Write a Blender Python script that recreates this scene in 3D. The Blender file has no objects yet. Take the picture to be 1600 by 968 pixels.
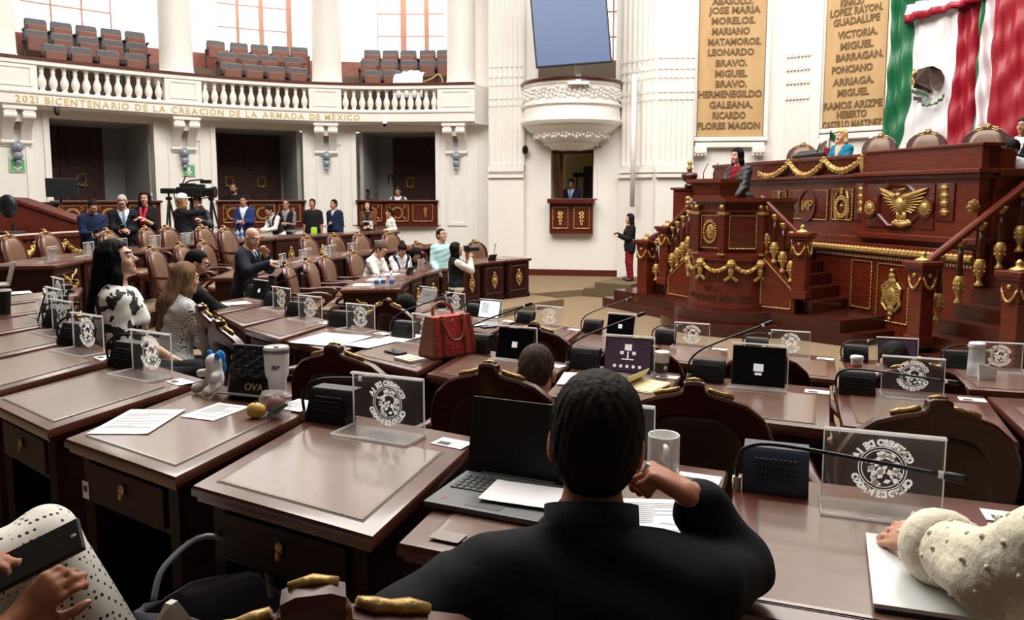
import bpy, bmesh, math, random
import numpy as np
from mathutils import Vector, Matrix
random.seed(7)
SC = bpy.context.scene
COL = SC.collection
# ------------------------------------------------------------------ camera
EYE = 2.13
FPX, CY0, HOR = 1200.0, 434.0, 308.0
PITCH = math.atan((CY0 - HOR) / FPX)
cam_d = bpy.data.cameras.new('camera'); cam = bpy.data.objects.new('camera', cam_d); COL.objects.link(cam)
cam_d.sensor_fit = 'HORIZONTAL'; cam_d.sensor_width = 36.0; cam_d.lens = 36.0 * FPX / 1600
cam_d.shift_y = -(484 - CY0) / 1600
cam_d.clip_start = 0.05; cam_d.clip_end = 200
cam.location = (0, 0, EYE); cam.rotation_euler = (math.pi / 2 - PITCH, 0, 0)
SC.camera = cam
# ------------------------------------------------------------------ light
SC.view_settings.view_transform = 'Standard'; SC.view_settings.look = 'None'
SC.view_settings.gamma = 1.0; SC.view_settings.use_curve_mapping = False
SC.view_settings.exposure = 0.12
W = bpy.data.worlds.new('sky'); SC.world = W; W.use_nodes = True
bg = W.node_tree.nodes['Background']; bg.inputs[0].default_value = (0.95, 0.98, 1.0, 1); bg.inputs[1].default_value = 3.0
def area(name, loc, size, power, col=(1, 0.96, 0.9), rot=(0, 0, 0), sy=None):
    l = bpy.data.lights.new(name, 'AREA'); l.energy = power; l.color = col
    l.shape = 'RECTANGLE'; l.size = size; l.size_y = sy or size
    o = bpy.data.objects.new(name, l); COL.objects.link(o); o.location = loc; o.rotation_euler = rot
    return o
area('skylight_front', (4.5, 11.5, 10.2), 9, 1400)
area('skylight_left', (-3.5, 11, 10.2), 7, 1500)
area('near_fill', (0.5, 4.0, 10.2), 4, 300)  # added fill light that brightens the near desk tops and papers
def lin(c):
    if isinstance(c, str): c = [int(c[i:i + 2], 16) for i in (0, 2, 4)]
    c = [x / 255 for x in c]
    return tuple(x / 12.92 if x <= .04045 else ((x + .055) / 1.055) ** 2.4 for x in c) + (1,)
MATS = {}
def mat(name, col, rough=.5, metal=0, var=.0, scale=8, coat=0, bump=0, stretch=(1, 1, 1), col2=None, emit=0, spec=.5, bscale=None):
    if name in MATS: return MATS[name]
    m = bpy.data.materials.new(name); m.use_nodes = True; nt = m.node_tree
    b = nt.nodes['Principled BSDF']; c = lin(col)
    b.inputs['Base Color'].default_value = c; b.inputs['Roughness'].default_value = rough; b.inputs['Metallic'].default_value = metal
    b.inputs['Specular IOR Level'].default_value = spec
    if coat: b.inputs['Coat Weight'].default_value = coat; b.inputs['Coat Roughness'].default_value = .12
    tc = nt.nodes.new('ShaderNodeTexCoord'); mp = nt.nodes.new('ShaderNodeMapping'); mp.inputs['Scale'].default_value = stretch
    nt.links.new(tc.outputs['Object'], mp.inputs['Vector'])
    nz = nt.nodes.new('ShaderNodeTexNoise'); nz.inputs['Scale'].default_value = scale; nz.inputs['Detail'].default_value = 4
    nt.links.new(mp.outputs[0], nz.inputs['Vector'])
    if var or col2:
        r = nt.nodes.new('ShaderNodeValToRGB'); nt.links.new(nz.outputs['Fac'], r.inputs['Fac'])
        e = r.color_ramp.elements; e[0].position = .3; e[1].position = .7
        if col2: e[0].color = c; e[1].color = lin(col2)
        else:
            e[0].color = tuple(max(0, x * (1 - var)) for x in c[:3]) + (1,); e[1].color = tuple(min(1, x * (1 + var)) for x in c[:3]) + (1,)
        nt.links.new(r.outputs['Color'], b.inputs['Base Color'])
    if bump:
        bp = nt.nodes.new('ShaderNodeBump'); bp.inputs['Strength'].default_value = bump; bp.inputs['Distance'].default_value = .01
        src = nz
        if bscale:
            src = nt.nodes.new('ShaderNodeTexNoise'); src.inputs['Scale'].default_value = bscale
            nt.links.new(tc.outputs['Object'], src.inputs['Vector'])
        nt.links.new(src.outputs['Fac'], bp.inputs['Height']); nt.links.new(bp.outputs[0], b.inputs['Normal'])
    if emit:
        b.inputs['Emission Color'].default_value = c; b.inputs['Emission Strength'].default_value = emit
    MATS[name] = m; return m
def wood(name, col, rough=.32, coat=.35): return mat(name, col, rough, 0, .35, 5, coat, .08, (1, 1, 7))
def clear_mat(name, tint=(1, 1, 1), fac=.88, rough=.03):
    if name in MATS: return MATS[name]
    m = bpy.data.materials.new(name); m.use_nodes = True; nt = m.node_tree; nt.nodes.clear()
    o = nt.nodes.new('ShaderNodeOutputMaterial'); mx = nt.nodes.new('ShaderNodeMixShader'); t = nt.nodes.new('ShaderNodeBsdfTransparent')
    g = nt.nodes.new('ShaderNodeBsdfPrincipled'); g.inputs['Base Color'].default_value = (*tint, 1); g.inputs['Roughness'].default_value = rough
    t.inputs[0].default_value = (.97, .98, .98, 1)
    mx.inputs[0].default_value = 1 - fac
    nt.links.new(t.outputs[0], mx.inputs[1]); nt.links.new(g.outputs[0], mx.inputs[2]); nt.links.new(mx.outputs[0], o.inputs[0])
    MATS[name] = m; return m
WALL = mat('white_plaster', (238, 235, 229), .55, var=.02, scale=3)
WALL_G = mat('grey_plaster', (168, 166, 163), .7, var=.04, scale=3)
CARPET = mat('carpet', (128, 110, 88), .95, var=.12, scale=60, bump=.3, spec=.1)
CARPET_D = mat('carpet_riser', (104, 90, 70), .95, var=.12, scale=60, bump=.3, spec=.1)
WOOD = wood('mahogany', (84, 29, 15))
WOOD_R = wood('red_mahogany', (96, 34, 17))
WOOD_D = wood('dark_mahogany', (64, 21, 12))
WOOD_DOOR = wood('door_wood', (74, 44, 34), .4, .25)
DESK_W = wood('desk_wood', (88, 45, 32), .3, .4)
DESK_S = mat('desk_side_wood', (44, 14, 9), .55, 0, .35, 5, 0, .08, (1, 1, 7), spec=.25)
LEATHER_T = mat('desk_leather', (114, 86, 72), .3, var=.06, scale=30, bump=.05, coat=.6)
LEATHER = mat('brown_leather', (110, 80, 60), .36, var=.12, scale=9, bump=.06, coat=.2)
LEATHER_DK = mat('dark_leather', (64, 44, 34), .4, var=.1, scale=9)
GOLD = mat('gilding', (188, 154, 92), .4, .6, .4, 40, bump=.5)
GOLD_P = mat('gold_paint', (206, 182, 126), .5, .2, .1, 20)
BLACK = mat('black_plastic', (20, 21, 23), .45)
BLACK_S = mat('black_satin', (14, 15, 17), .25)
WHITE = mat('white_matt', (240, 240, 240), .6)
PAPER = mat('paper', (244, 244, 246), .7)
SILVER = mat('silver_metal', (200, 200, 202), .3, .6)
ACRYL = clear_mat('clear_acrylic', (1, 1, 1), .945)
ACRYL_E = mat('acrylic_edge', (228, 228, 226), .25)
ETCH = mat('etched_white', (248, 248, 248), .8)
for _m in (ACRYL_E, ETCH):                      # frosted and edge-lit acrylic lets light through
    _n = _m.node_tree; _o = _n.nodes['Material Output']; _t = _n.nodes.new('ShaderNodeBsdfTranslucent'); _t.inputs[0].default_value = (.97, .97, .97, 1); _x = _n.nodes.new('ShaderNodeMixShader'); _x.inputs[0].default_value = .6
    _n.links.new(_n.nodes['Principled BSDF'].outputs[0], _x.inputs[1]); _n.links.new(_t.outputs[0], _x.inputs[2]); _n.links.new(_x.outputs[0], _o.inputs[0])
STEEL = mat('steel', (150, 150, 155), .35, .8)
# ------------------------------------------------------------------ projection helpers (photo measurement -> place in the hall)
_cp, _sp = math.cos(PITCH), math.sin(PITCH)
def ray(px, py):
    a = (px - 800) / FPX; b = (CY0 - py) / FPX
    return (a, _cp + b * _sp, -_sp + b * _cp)
def at_z(px, py, z):
    d = ray(px, py); t = (z - EYE) / d[2]; return Vector((d[0] * t, d[1] * t, z))
def at_y(px, py, y):
    d = ray(px, py); t = y / d[1]; return Vector((d[0] * t, y, EYE + d[2] * t))
def to_px(v):
    zz = v[2] - EYE; dep = v[1] * _cp - zz * _sp; up = v[1] * _sp + zz * _cp
    return (800 + FPX * v[0] / dep, CY0 - FPX * up / dep)
# ------------------------------------------------------------------ mesh builder
class MB:
    def __init__(s): s.v = []; s.f = []; s.m = []
    def add(s, vs, fs, mi=0):
        n = len(s.v); s.v += [tuple(p) for p in vs]
        s.f += [tuple(i + n for i in f) for f in fs]; s.m += [mi] * len(fs); return s
    def hexa(s, b, t, mi=0):  # bottom 4, top 4
        return s.add(list(b) + list(t), [(3, 2, 1, 0), (4, 5, 6, 7), (0, 1, 5, 4), (1, 2, 6, 5), (2, 3, 7, 6), (3, 0, 4, 7)], mi)
    def box(s, c, d, M=None, mi=0):
        x, y, z = d[0] / 2, d[1] / 2, d[2] / 2
        vs = [Vector(q) for q in ((-x, -y, -z), (x, -y, -z), (x, y, -z), (-x, y, -z), (-x, -y, z), (x, -y, z), (x, y, z), (-x, y, z))]
        if M is not None: vs = [M @ q for q in vs]
        c = Vector(c); vs = [q + c for q in vs]
        return s.hexa(vs[:4], vs[4:], mi)
    def bbox(s, c, d, bev=.01, M=None, mi=0):  # chamfered box
        x, y, z = d[0] / 2, d[1] / 2, d[2] / 2; b = min(bev, x * .9, y * .9, z * .9)
        bm = bmesh.new(); bmesh.ops.create_cube(bm, size=1)
        for q in bm.verts: q.co = Vector((q.co.x * d[0], q.co.y * d[1], q.co.z * d[2]))
        bmesh.ops.bevel(bm, geom=list(bm.edges), offset=b, segments=2, affect='EDGES', profile=.6)
        bm.verts.index_update(); c = Vector(c)
        vs = [(M @ q.co if M is not None else q.co) + c for q in bm.verts]; fs = [tuple(q.index for q in f.verts) for f in bm.faces]; bm.free()
        return s.add(vs, fs, mi)
    def prism(s, poly, z0, z1, mi=0, caps=True):
        n = len(poly); vs = [(p[0], p[1], z0) for p in poly] + [(p[0], p[1], z1) for p in poly]
        fs = [(i, (i + 1) % n, n + (i + 1) % n, n + i) for i in range(n)]
        if caps: fs += [tuple(range(n))[::-1], tuple(range(n, 2 * n))]
        return s.add(vs, fs, mi)
    def extrude(s, poly, a, b, fn, mi=0):  # 2d polygon, two offsets, fn(u,v,w)->point
        n = len(poly); vs = [fn(p[0], p[1], a) for p in poly] + [fn(p[0], p[1], b) for p in poly]
        fs = [(i, (i + 1) % n, n + (i + 1) % n, n + i) for i in range(n)] + [tuple(range(n))[::-1], tuple(range(n, 2 * n))]
        return s.add(vs, fs, mi)
    def rings(s, rs, closed=True, caps=True, mi=0):
        n = len(rs[0]); vs = [p for r in rs for p in r]; fs = []
        for k in range(len(rs) - 1):
            for i in range(n if closed else n - 1):
                j = (i + 1) % n; fs.append((k * n + i, k * n + j, (k + 1) * n + j, (k + 1) * n + i))
        if caps and closed: fs += [tuple(range(n))[::-1], tuple(range((len(rs) - 1) * n, len(rs) * n))]
        return s.add(vs, fs, mi)
    def lathe(s, prof, c=(0, 0, 0), n=16, a0=0, a1=2 * math.pi, mi=0, sx=1, sy=1):
        full = abs(a1 - a0 - 2 * math.pi) < 1e-6; k = n if full else n + 1
        rs = [[(c[0] + sx * r * math.cos(a0 + (a1 - a0) * i / n), c[1] + sy * r * math.sin(a0 + (a1 - a0) * i / n), c[2] + z) for i in range(k)] for r, z in prof]
        return s.rings(rs, full, full, mi)
    def tube(s, pts, r, n=8, mi=0, flat=1.0):
        pts = [Vector(p) for p in pts]; rs = []; m = len(pts)
        rr = r if isinstance(r, (list, tuple)) else [r] * m
        up = None
        for i, p in enumerate(pts):
            t = (pts[min(i + 1, m - 1)] - pts[max(i - 1, 0)]); t = t.normalized() if t.length > 1e-9 else Vector((0, 0, 1))
            if up is None: up = t.orthogonal().normalized()
            up = (up - t * up.dot(t)); up = up.normalized() if up.length > 1e-6 else t.orthogonal().normalized()
            bi = t.cross(up)
            rs.append([p + (up * math.cos(2 * math.pi * k / n) + bi * math.sin(2 * math.pi * k / n) * flat) * rr[i] for k in range(n)])
        return s.rings(rs, True, True, mi)
    def ball(s, c, r, n=10, mi=0, M=None):
        if not isinstance(r, (tuple, list)): r = (r, r, r)
        rs = []; h = max(4, n // 2)
        for i in range(h + 1):
            t = math.pi * i / h; q = []
            for k in range(n):
                a = 2 * math.pi * k / n; p = Vector((r[0] * max(math.sin(t), .02) * math.cos(a), r[1] * max(math.sin(t), .02) * math.sin(a), -r[2] * math.cos(t)))
                q.append((M @ p if M is not None else p) + Vector(c))
            rs.append(q)
        return s.rings(rs, True, True, mi)
    def xf(s, M):
        s.v = [tuple(M @ Vector(p)) for p in s.v]; return s
    def join(s, o, M=None, mi=0):
        vs = o.v if M is None else [tuple(M @ Vector(p)) for p in o.v]
        n = len(s.v); s.v += vs; s.f += [tuple(i + n for i in f) for f in o.f]; s.m += [q + mi for q in o.m]; return s
    def build(s, name, mats, parent=None, smooth=False, label=None, cat=None, group=None, kind=None, auto=False):
        me = bpy.data.meshes.new(name); me.from_pydata(s.v, [], s.f)
        for m in (mats if isinstance(mats, (list, tuple)) else [mats]): me.materials.append(m)
        me.polygons.foreach_set('material_index', s.m)
        bm = bmesh.new(); bm.from_mesh(me); bmesh.ops.recalc_face_normals(bm, faces=bm.faces)
        if auto:
            for e in bm.edges: e.smooth = not (len(e.link_faces) == 2 and e.calc_face_angle(0) > .6)
        bm.to_mesh(me); bm.free()
        if smooth or auto: me.polygons.foreach_set('use_smooth', [True] * len(me.polygons))
        me.update()
        o = bpy.data.objects.new(name, me); COL.objects.link(o)
        if parent is not None: o.parent = parent
        tag(o, label, cat, group, kind); return o
def tag(o, label=None, cat=None, group=None, kind=None):
    if label: o['label'] = label
    if cat: o['category'] = cat
    if group: o['group'] = group
    if kind: o['kind'] = kind
    return o
def thing(name, label, cat, loc=(0, 0, 0), rz=0, group=None):
    o = bpy.data.objects.new(name, None); COL.objects.link(o); o.empty_display_size = .05
    o.location = loc; o.rotation_euler = (0, 0, rz); return tag(o, label, cat, group)
def copy_tree(o, parent=None):
    c = o.copy(); COL.objects.link(c); c.parent = parent
    for ch in o.children: copy_tree(ch, c)
    return c
def struct(mb, name, m, **k): return mb.build(name, m, kind='structure', **k)
def rotz(a): return Matrix.Rotation(a, 4, 'Z')
def place(loc, rz=0, sc=1): return Matrix.Translation(Vector(loc)) @ Matrix.Rotation(rz, 4, 'Z') @ Matrix.Scale(sc, 4)
def catmull(P, n=8):
    P = [Vector(p) for p in P]; out = []
    for i in range(len(P) - 1):
        a, b, c, d = P[max(i - 1, 0)], P[i], P[i + 1], P[min(i + 2, len(P) - 1)]
        for k in range(n):
            t = k / n; out.append(.5 * (2 * b + (c - a) * t + (2 * a - 5 * b + 4 * c - d) * t * t + (3 * b - a - 3 * c + d) * t ** 3))
    out.append(P[-1]); return out
def text_mesh(txt, size=.1, ext=.004, bold=0, align='CENTER', res=2):
    c = bpy.data.curves.new('t', 'FONT'); c.body = txt; c.size = size; c.extrude = ext; c.offset = bold; c.align_x = align; c.resolution_u = res
    o = bpy.data.objects.new('t', c); COL.objects.link(o); dg = bpy.context.evaluated_depsgraph_get()
    me = bpy.data.meshes.new_from_object(o.evaluated_get(dg)); mb = MB()
    mb.add([tuple(v.co) for v in me.vertices], [tuple(p.vertices) for p in me.polygons])
    bpy.data.objects.remove(o); bpy.data.curves.remove(c); bpy.data.meshes.remove(me); return mb
_letters = {}
def letter(ch, size, ext, bold=0):
    k = (ch, size, ext, bold)
    if k not in _letters: _letters[k] = text_mesh(ch, size, ext, bold)
    return _letters[k]
def frame_mat(o, x, y, z):
    M = Matrix.Identity(4)
    for i, a in enumerate((x, y, z)):
        for j in range(3): M[j][i] = a[j]
    for j in range(3): M[j][3] = o[j]
    return M
# ------------------------------------------------------------------ the hall: curved outer wall, balcony, gallery
RC = Vector((4.5, 11.0))                      # centre of the seating rings
def ring_pt(R, deg, z=0): a = math.radians(deg); return Vector((RC.x + R * math.cos(a), RC.y + R * math.sin(a), z))
_F = [(-13.4, 11.0), (-12.5, 12.9), (-11.4, 14.75), (-10.55, 15.75), (-9.7, 16.6), (-8.75, 17.5), (-7.65, 18.4), (-6.4, 19.2), (-5.0, 19.8), (-3.3, 20.05), (-.95, 19.85)]
FL = catmull([(x, y, 0) for x, y in _F], 10)
_cum = [0]
for i in range(1, len(FL)): _cum.append(_cum[-1] + (FL[i] - FL[i - 1]).length)
SLEN = _cum[-1]
def fas(s, off=0, z=0):                       # point on the balcony front, off metres outward
    s = min(max(s, 0), SLEN); i = 0
    while i < len(FL) - 2 and _cum[i + 1] < s: i += 1
    t = (s - _cum[i]) / (_cum[i + 1] - _cum[i]); p = FL[i].lerp(FL[i + 1], t)
    d0 = (FL[min(i + 2, len(FL) - 1)] - FL[max(i - 1, 0)]).normalized(); n = Vector((-d0.y, d0.x, 0))
    q = p + n * off; q.z = z; return q
def fdir(s): d = (fas(s + .05) - fas(s - .05)).normalized(); return d, Vector((-d.y, d.x, 0))
def s_at(px, off=0):
    best = min((abs(to_px(fas(k * SLEN / 1500, off, 2.1))[0] - px), k) for k in range(1501)); return best[1] * SLEN / 1500
def sweep(prof, s0, s1, mb=None, step=.35, mi=0):
    mb = mb or MB(); n = max(2, int((s1 - s0) / step) + 1)
    mb.rings([[fas(s0 + (s1 - s0) * i / n, o, z) for o, z in prof] for i in range(n + 1)], True, True, mi); return mb
def rect(o0, o1, z0, z1): return [(o0, z0), (o1, z0), (o1, z1), (o0, z1)]
WO = .55
openings = [(s_at(a, WO), s_at(b, WO)) for a, b in ((83, 244), (340, 475), (558, 681))]
# floor and seating tiers
def sector(R0, R1, a0, a1, z0, z1, n=60):
    mb = MB(); mb.rings([[ring_pt(R0, a0 + (a1 - a0) * i / n, z0), ring_pt(R1, a0 + (a1 - a0) * i / n, z0), ring_pt(R1, a0 + (a1 - a0) * i / n, z1), ring_pt(R0, a0 + (a1 - a0) * i / n, z1)] for i in range(n + 1)], True, True); return mb
fl = MB(); fl.prism([(-18, -6), (17, -6), (17, 26), (-18, 26)], -.2, 0); struct(fl, 'floor', CARPET)
struct(sector(9.45, 19, 128, 330, -.02, .56), 'floor_tier_upper', CARPET)
struct(sector(7.45, 9.46, 130, 330, -.02, .36), 'floor_tier_middle', CARPET)
struct(sector(5.3, 7.46, 131, 330, -.02, .14), 'floor_tier_lower', CARPET)
struct(sector(6.3, 12, 98, 131.2, -.02, .14), 'floor_tier_side', CARPET)
# outer wall below the balcony
S0 = 0; pieces = []
wl = MB(); sweep(rect(WO, WO + .3, 0, 1.4), 0, SLEN, wl)
edges = [0] + [e for o in openings for e in o] + [SLEN]
for k in range(0, len(edges), 2): sweep(rect(WO, WO + .3, 1.4, 4.3), edges[k], edges[k + 1], wl)
for a, b in openings:
    sweep(rect(WO + .02, WO + .28, 3.86, 4.3), a, b, wl)
    for s, sg in ((a, -1), (b, 1)):           # raised casing round each box opening
        sweep(rect(WO - .04, WO + .02, 1.4, 3.95), min(s, s + sg * .12), max(s, s + sg * .12), wl)
# raised panels on the piers
for k in range(0, len(edges), 2):
    a, b = edges[k], edges[k + 1]
    if b - a < .8: continue
    w = [(a + .3, b - .3)] if b - a < 3 else [(a + .3 + j * (b - a - .6) / max(1, int((b - a) / 1.6)), a + .2 + (j + 1) * (b - a - .6) / max(1, int((b - a) / 1.6))) for j in range(max(1, int((b - a) / 1.6)))]
    for p, q in w:
        for (u0, u1, z0, z1) in ((p, p + .07, 1.45, 3.5), (q - .07, q, 1.45, 3.5), (p, q, 1.38, 1.45), (p, q, 3.5, 3.57)):
            sweep(rect(WO - .03, WO + .02, z0, z1), u0, u1, wl)
struct(wl, 'wall_outer', WALL)
sk = MB(); sweep(rect(WO - .04, WO + .01, .1, .28), 0, SLEN, sk); struct(sk, 'baseboard_outer', WOOD)
# box recesses with their doors
def local(s, off): d, n = fdir(s); return frame_mat(fas(s, off, 0), d, n, (0, 0, 1))
def disc_ring(mb, M, r0, r1, y, rx=1, n=24, h=.03):
    def P(r, a, yy): return M @ Vector((r * rx * math.cos(a), yy, r * math.sin(a)))
    rs = [[P(r0, 2 * math.pi * i / n, y), P(r1, 2 * math.pi * i / n, y), P(r1, 2 * math.pi * i / n, y - h), P(r0, 2 * math.pi * i / n, y - h)] for i in range(n)]
    rs.append(rs[0]); mb.rings(rs, True, False)
def gold_tube(mb, M, pts, r=.012): mb.tube([M @ Vector(p) for p in pts], r, 6)
def arc(cx, cz, r, a0, a1, y, n=12, rx=1): return [(cx + rx * r * math.cos(math.radians(a0 + (a1 - a0) * i / n)), y, cz + r * math.sin(math.radians(a0 + (a1 - a0) * i / n))) for i in range(n + 1)]
door_c = (125, 412, 642)
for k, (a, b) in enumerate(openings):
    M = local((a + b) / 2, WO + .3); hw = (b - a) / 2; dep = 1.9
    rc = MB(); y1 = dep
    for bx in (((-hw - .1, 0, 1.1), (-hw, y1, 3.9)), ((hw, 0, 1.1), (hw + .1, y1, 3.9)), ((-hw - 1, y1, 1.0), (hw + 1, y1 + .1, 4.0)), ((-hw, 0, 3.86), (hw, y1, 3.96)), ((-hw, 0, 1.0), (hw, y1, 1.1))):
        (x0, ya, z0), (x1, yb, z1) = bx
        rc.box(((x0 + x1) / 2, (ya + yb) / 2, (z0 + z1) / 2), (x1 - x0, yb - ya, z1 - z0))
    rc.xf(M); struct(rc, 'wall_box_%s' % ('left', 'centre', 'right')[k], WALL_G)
    # door centre from its own bearing
    dx = [-.42, -.05, .42][k]
    dr = MB(); W2 = .86
    dr.box((dx, y1 - .03, 2.5), (W2 * 2 + .2, .06, 2.85))
    for sx in (-1, 1):
        cx = dx + sx * .43
        dr.bbox((cx, y1 - .08, 2.48), (.82, .06, 2.76), .01)
        for (z0, z1) in ((2.95, 3.7), (1.2, 1.75)):
            for q in (((cx, y1 - .13, z0), (.56, .03, .05)), ((cx, y1 - .13, z1), (.56, .03, .05)), ((cx - .28, y1 - .13, (z0 + z1) / 2), (.05, .03, z1 - z0)), ((cx + .28, y1 - .13, (z0 + z1) / 2), (.05, .03, z1 - z0))): dr.box(*q)
        m2 = Matrix.Translation((cx, 0, 2.56)); disc_ring(dr, m2, .27, .33, y1 - .10); disc_ring(dr, m2, .0, .24, y1 - .10, h=.02)
        dr.tube(arc(cx, 2.75, .33, 20, 160, y1 - .12), .022, 6); dr.tube(arc(cx, 2.37, .33, 200, 340, y1 - .12), .022, 6)
    dr.box((dx, y1 - .1, 2.48), (.05, .08, 2.76))
    dr.xf(M); d = dr.build('door_%d' % (k + 1), WOOD_DOOR, kind='structure')
    g = MB()
    for sx in (-1, 1):
        cx = dx + sx * .43; z = 2.56; y = y1 - .15
        g.tube([(cx - .11, y, z - .13), (cx - .11, y, z + .13)], .017, 6); g.tube(arc(cx - .04, z, .13, 90, -90, y, 10), .017, 6)
        g.tube([(cx - .13, y, z + .13), (cx - .04, y, z + .13)], .017, 6); g.tube([(cx - .13, y, z - .13), (cx - .04, y, z - .13)], .017, 6)
        g.tube(arc(cx + .03, z, .15, 55, 305, y - .02, 14), .017, 6)
    g.xf(M); g.build('monogram', GOLD, parent=d, label='two gold interlaced letter monograms')
    h = MB(); h.tube([(dx + .07, y1 - .15, 2.0), (dx + .07, y1 - .15, 2.3)], .015, 6).xf(M); h.build('handle', STEEL, parent=d)
# wooden box fronts with gilded ornament
def wreath(mb, M, cx, cz, r, y, n=26, rx=1, t=.018):
    for i in range(n):
        a = 2 * math.pi * i / n
        for o in (-.5, .5): mb.ball(M @ Vector((cx + (r + o * t * 1.5) * rx * math.cos(a + o * .2), y - .008, cz + (r + o * t * 1.5) * math.sin(a + o * .2))), t, 5)
def border(mb, M, x0, x1, z0, z1, y, r=.009):
    for p, q in (((x0, z0), (x1, z0)), ((x1, z0), (x1, z1)), ((x1, z1), (x0, z1)), ((x0, z1), (x0, z0))):
        n = max(2, int(math.dist(p, q) / (r * 3)))
        mb.tube([M @ Vector((p[0] + (q[0] - p[0]) * i / n, y - (.004 if i % 2 else 0), p[1] + (q[1] - p[1]) * i / n)) for i in range(n + 1)], [r * (1.25 if i % 2 else .8) for i in range(n + 1)], 5)
def drop(mb, M, cx, z, y, s=1):               # hanging spray of leaves and a bud
    for dz, r in ((0, .05), (-.07, .045), (-.15, .035), (-.21, .025)):
        for a in range(6):
            mb.ball(M @ Vector((cx + s * r * .8 * math.cos(a * 1.05), y - .015, z + s * (dz + r * .6 * math.sin(a * 1.05)))), s * r * .5, 5)
box_names = ('wooden box front below the leftmost dark double door', 'wooden box front below the middle dark double door', 'wooden box front with gilded wreaths below the dark door nearest the fluted pier')
for k, (a, b) in enumerate(openings):
    M = local((a + b) / 2, WO); hw = (b - a) / 2 + .08
    t = thing('box_front', box_names[k], 'panel', group=None)
    p = MB(); p.bbox((0, -.07, 1.70), (2 * hw, .14, .68), .01).bbox((0, -.08, 2.03), (2 * hw + .06, .3, .06), .015).box((0, -.1, 1.4), (2 * hw, .18, .06))
    for x0, x1 in ((-hw + .1, -hw * .36), (-hw * .3, hw * .3), (hw * .36, hw - .1)):
        p.bbox(((x0 + x1) / 2, -.145, 1.72), (x1 - x0, .03, .5), .01)
    p.xf(M); p.build('panel', WOOD, parent=t)
    g = MB()
    for x0, x1 in ((-hw + .1, -hw * .36), (-hw * .3, hw * .3), (hw * .36, hw - .1)): border(g, M, x0 + .03, x1 - .03, 1.5, 1.94, -.165)
    wreath(g, M, -hw * .66, 1.72, .14, -.17); wreath(g, M, 0, 1.72, .14, -.17); drop(g, M, hw * .7, 1.82, -.165, .9)
    for sx in (-hw * .66, 0):
        for dx2 in (-1, 1):
            for dz in (-1, 1): g.tube([M @ Vector((sx + dx2 * .16, -.17, 1.72 + dz * .11)), M @ Vector((sx + dx2 * .23, -.17, 1.72 + dz * .16)), M @ Vector((sx + dx2 * .18, -.17, 1.72 + dz * .19))], .012, 5)
    g.build('gilded_ornament', GOLD, parent=t, label='gilded wreaths and borders')
# balcony slab, rail and lettering
prof = [(.6, 4.0), (.1, 4.01), (.06, 4.04), (0, 4.06), (0, 4.26), (-.03, 4.28), (-.04, 4.31), (0, 4.34), (.03, 4.36), (.6, 4.36)]
struct(sweep(prof, 0, SLEN), 'balcony_slab', WALL)
fe = MB(); e0, e1 = fas(SLEN, 0), fas(SLEN, .9)
struct(sweep([(-.03, 4.88), (.26, 4.88), (.26, 4.97), (-.03, 4.97)], 0, SLEN), 'trim_1', WALL)
struct(sweep([(-.06, 4.97), (.3, 4.97), (.3, 5.0), (.28, 5.03), (-.04, 5.03), (-.06, 5.0)], 0, SLEN), 'trim_2', WOOD)
bays = [(s_at(70), s_at(265)), (s_at(322), s_at(487)), (s_at(537), s_at(685))]
pe = MB(); ed = [0] + [e for o in bays for e in o] + [SLEN]
for k in range(0, len(ed), 2):
    a, b = ed[k], ed[k + 1]; sweep(rect(.0, .22, 4.34, 4.9), a, b, pe)
    if b - a > .5:
        for u0, u1, z0, z1 in ((a + .1, a + .14, 4.44, 4.8), (b - .14, b - .1, 4.44, 4.8), (a + .1, b - .1, 4.42, 4.45), (a + .1, b - .1, 4.79, 4.82)): sweep(rect(-.02, .01, z0, z1), u0, u1, pe)
struct(pe, 'balcony_pedestals', WALL)
bal = [(.035, 0), (.06, .0), (.06, .04), (.042, .05), (.05, .07), (.075, .13), (.085, .19), (.075, .25), (.045, .33), (.036, .38), (.05, .41), (.038, .43), (.045, .47), (.06, .5), (.06, .54)]
bname = ('leftmost white balustrade of the balcony above the left door', 'white balustrade of the balcony between the second and third columns', 'white balustrade of the balcony nearest the fluted pier')
bme = None
for k, (a, b) in enumerate(bays):
    t = thing('balustrade', bname[k], 'balustrade', group=None); n = 12
    for i in range(n):
        s = a + (b - a) * (i + .5) / n
        if bme is None:
            bo = MB().lathe(bal, (0, 0, 0), 12).build('baluster', WALL, parent=t, smooth=True); bme = bo
        else: bo = bme.copy(); COL.objects.link(bo); bo.parent = t
        bo.location = fas(s, .12, 4.35)
def letters_on(txt, fn, size, ext, bold=0, name='lettering', m=GOLD_P, parent=None, adv=None):
    mb = MB()
    ws = []
    for ch in txt:
        if ch == ' ': ws.append(size * .42); continue
        L = letter(ch, size, ext, bold); xs = [v[0] for v in L.v]; ws.append(max(xs) - min(xs) + size * .13)
    tot = sum(ws); u = 0
    for ch, w in zip(txt, ws):
        if ch != ' ': mb.join(letter(ch, size, ext, bold), fn((u + w / 2) / tot))
        u += w
    return mb.build(name, m, parent=parent)
sa, sb = s_at(33), s_at(566)
tx = thing('balcony_inscription', 'gold lettering along the white balcony front above the doors', 'lettering')
def fn(t):
    s = sa + (sb - sa) * t; d, n = fdir(s); return frame_mat(fas(s, -.006, 4.09), d, Vector((0, 0, 1)), -n)
letters_on('2021 BICENTENARIO DE LA CREACIÓN DE LA ARMADA DE MÉXICO', fn, .2, .006, .004, parent=tx)
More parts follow.
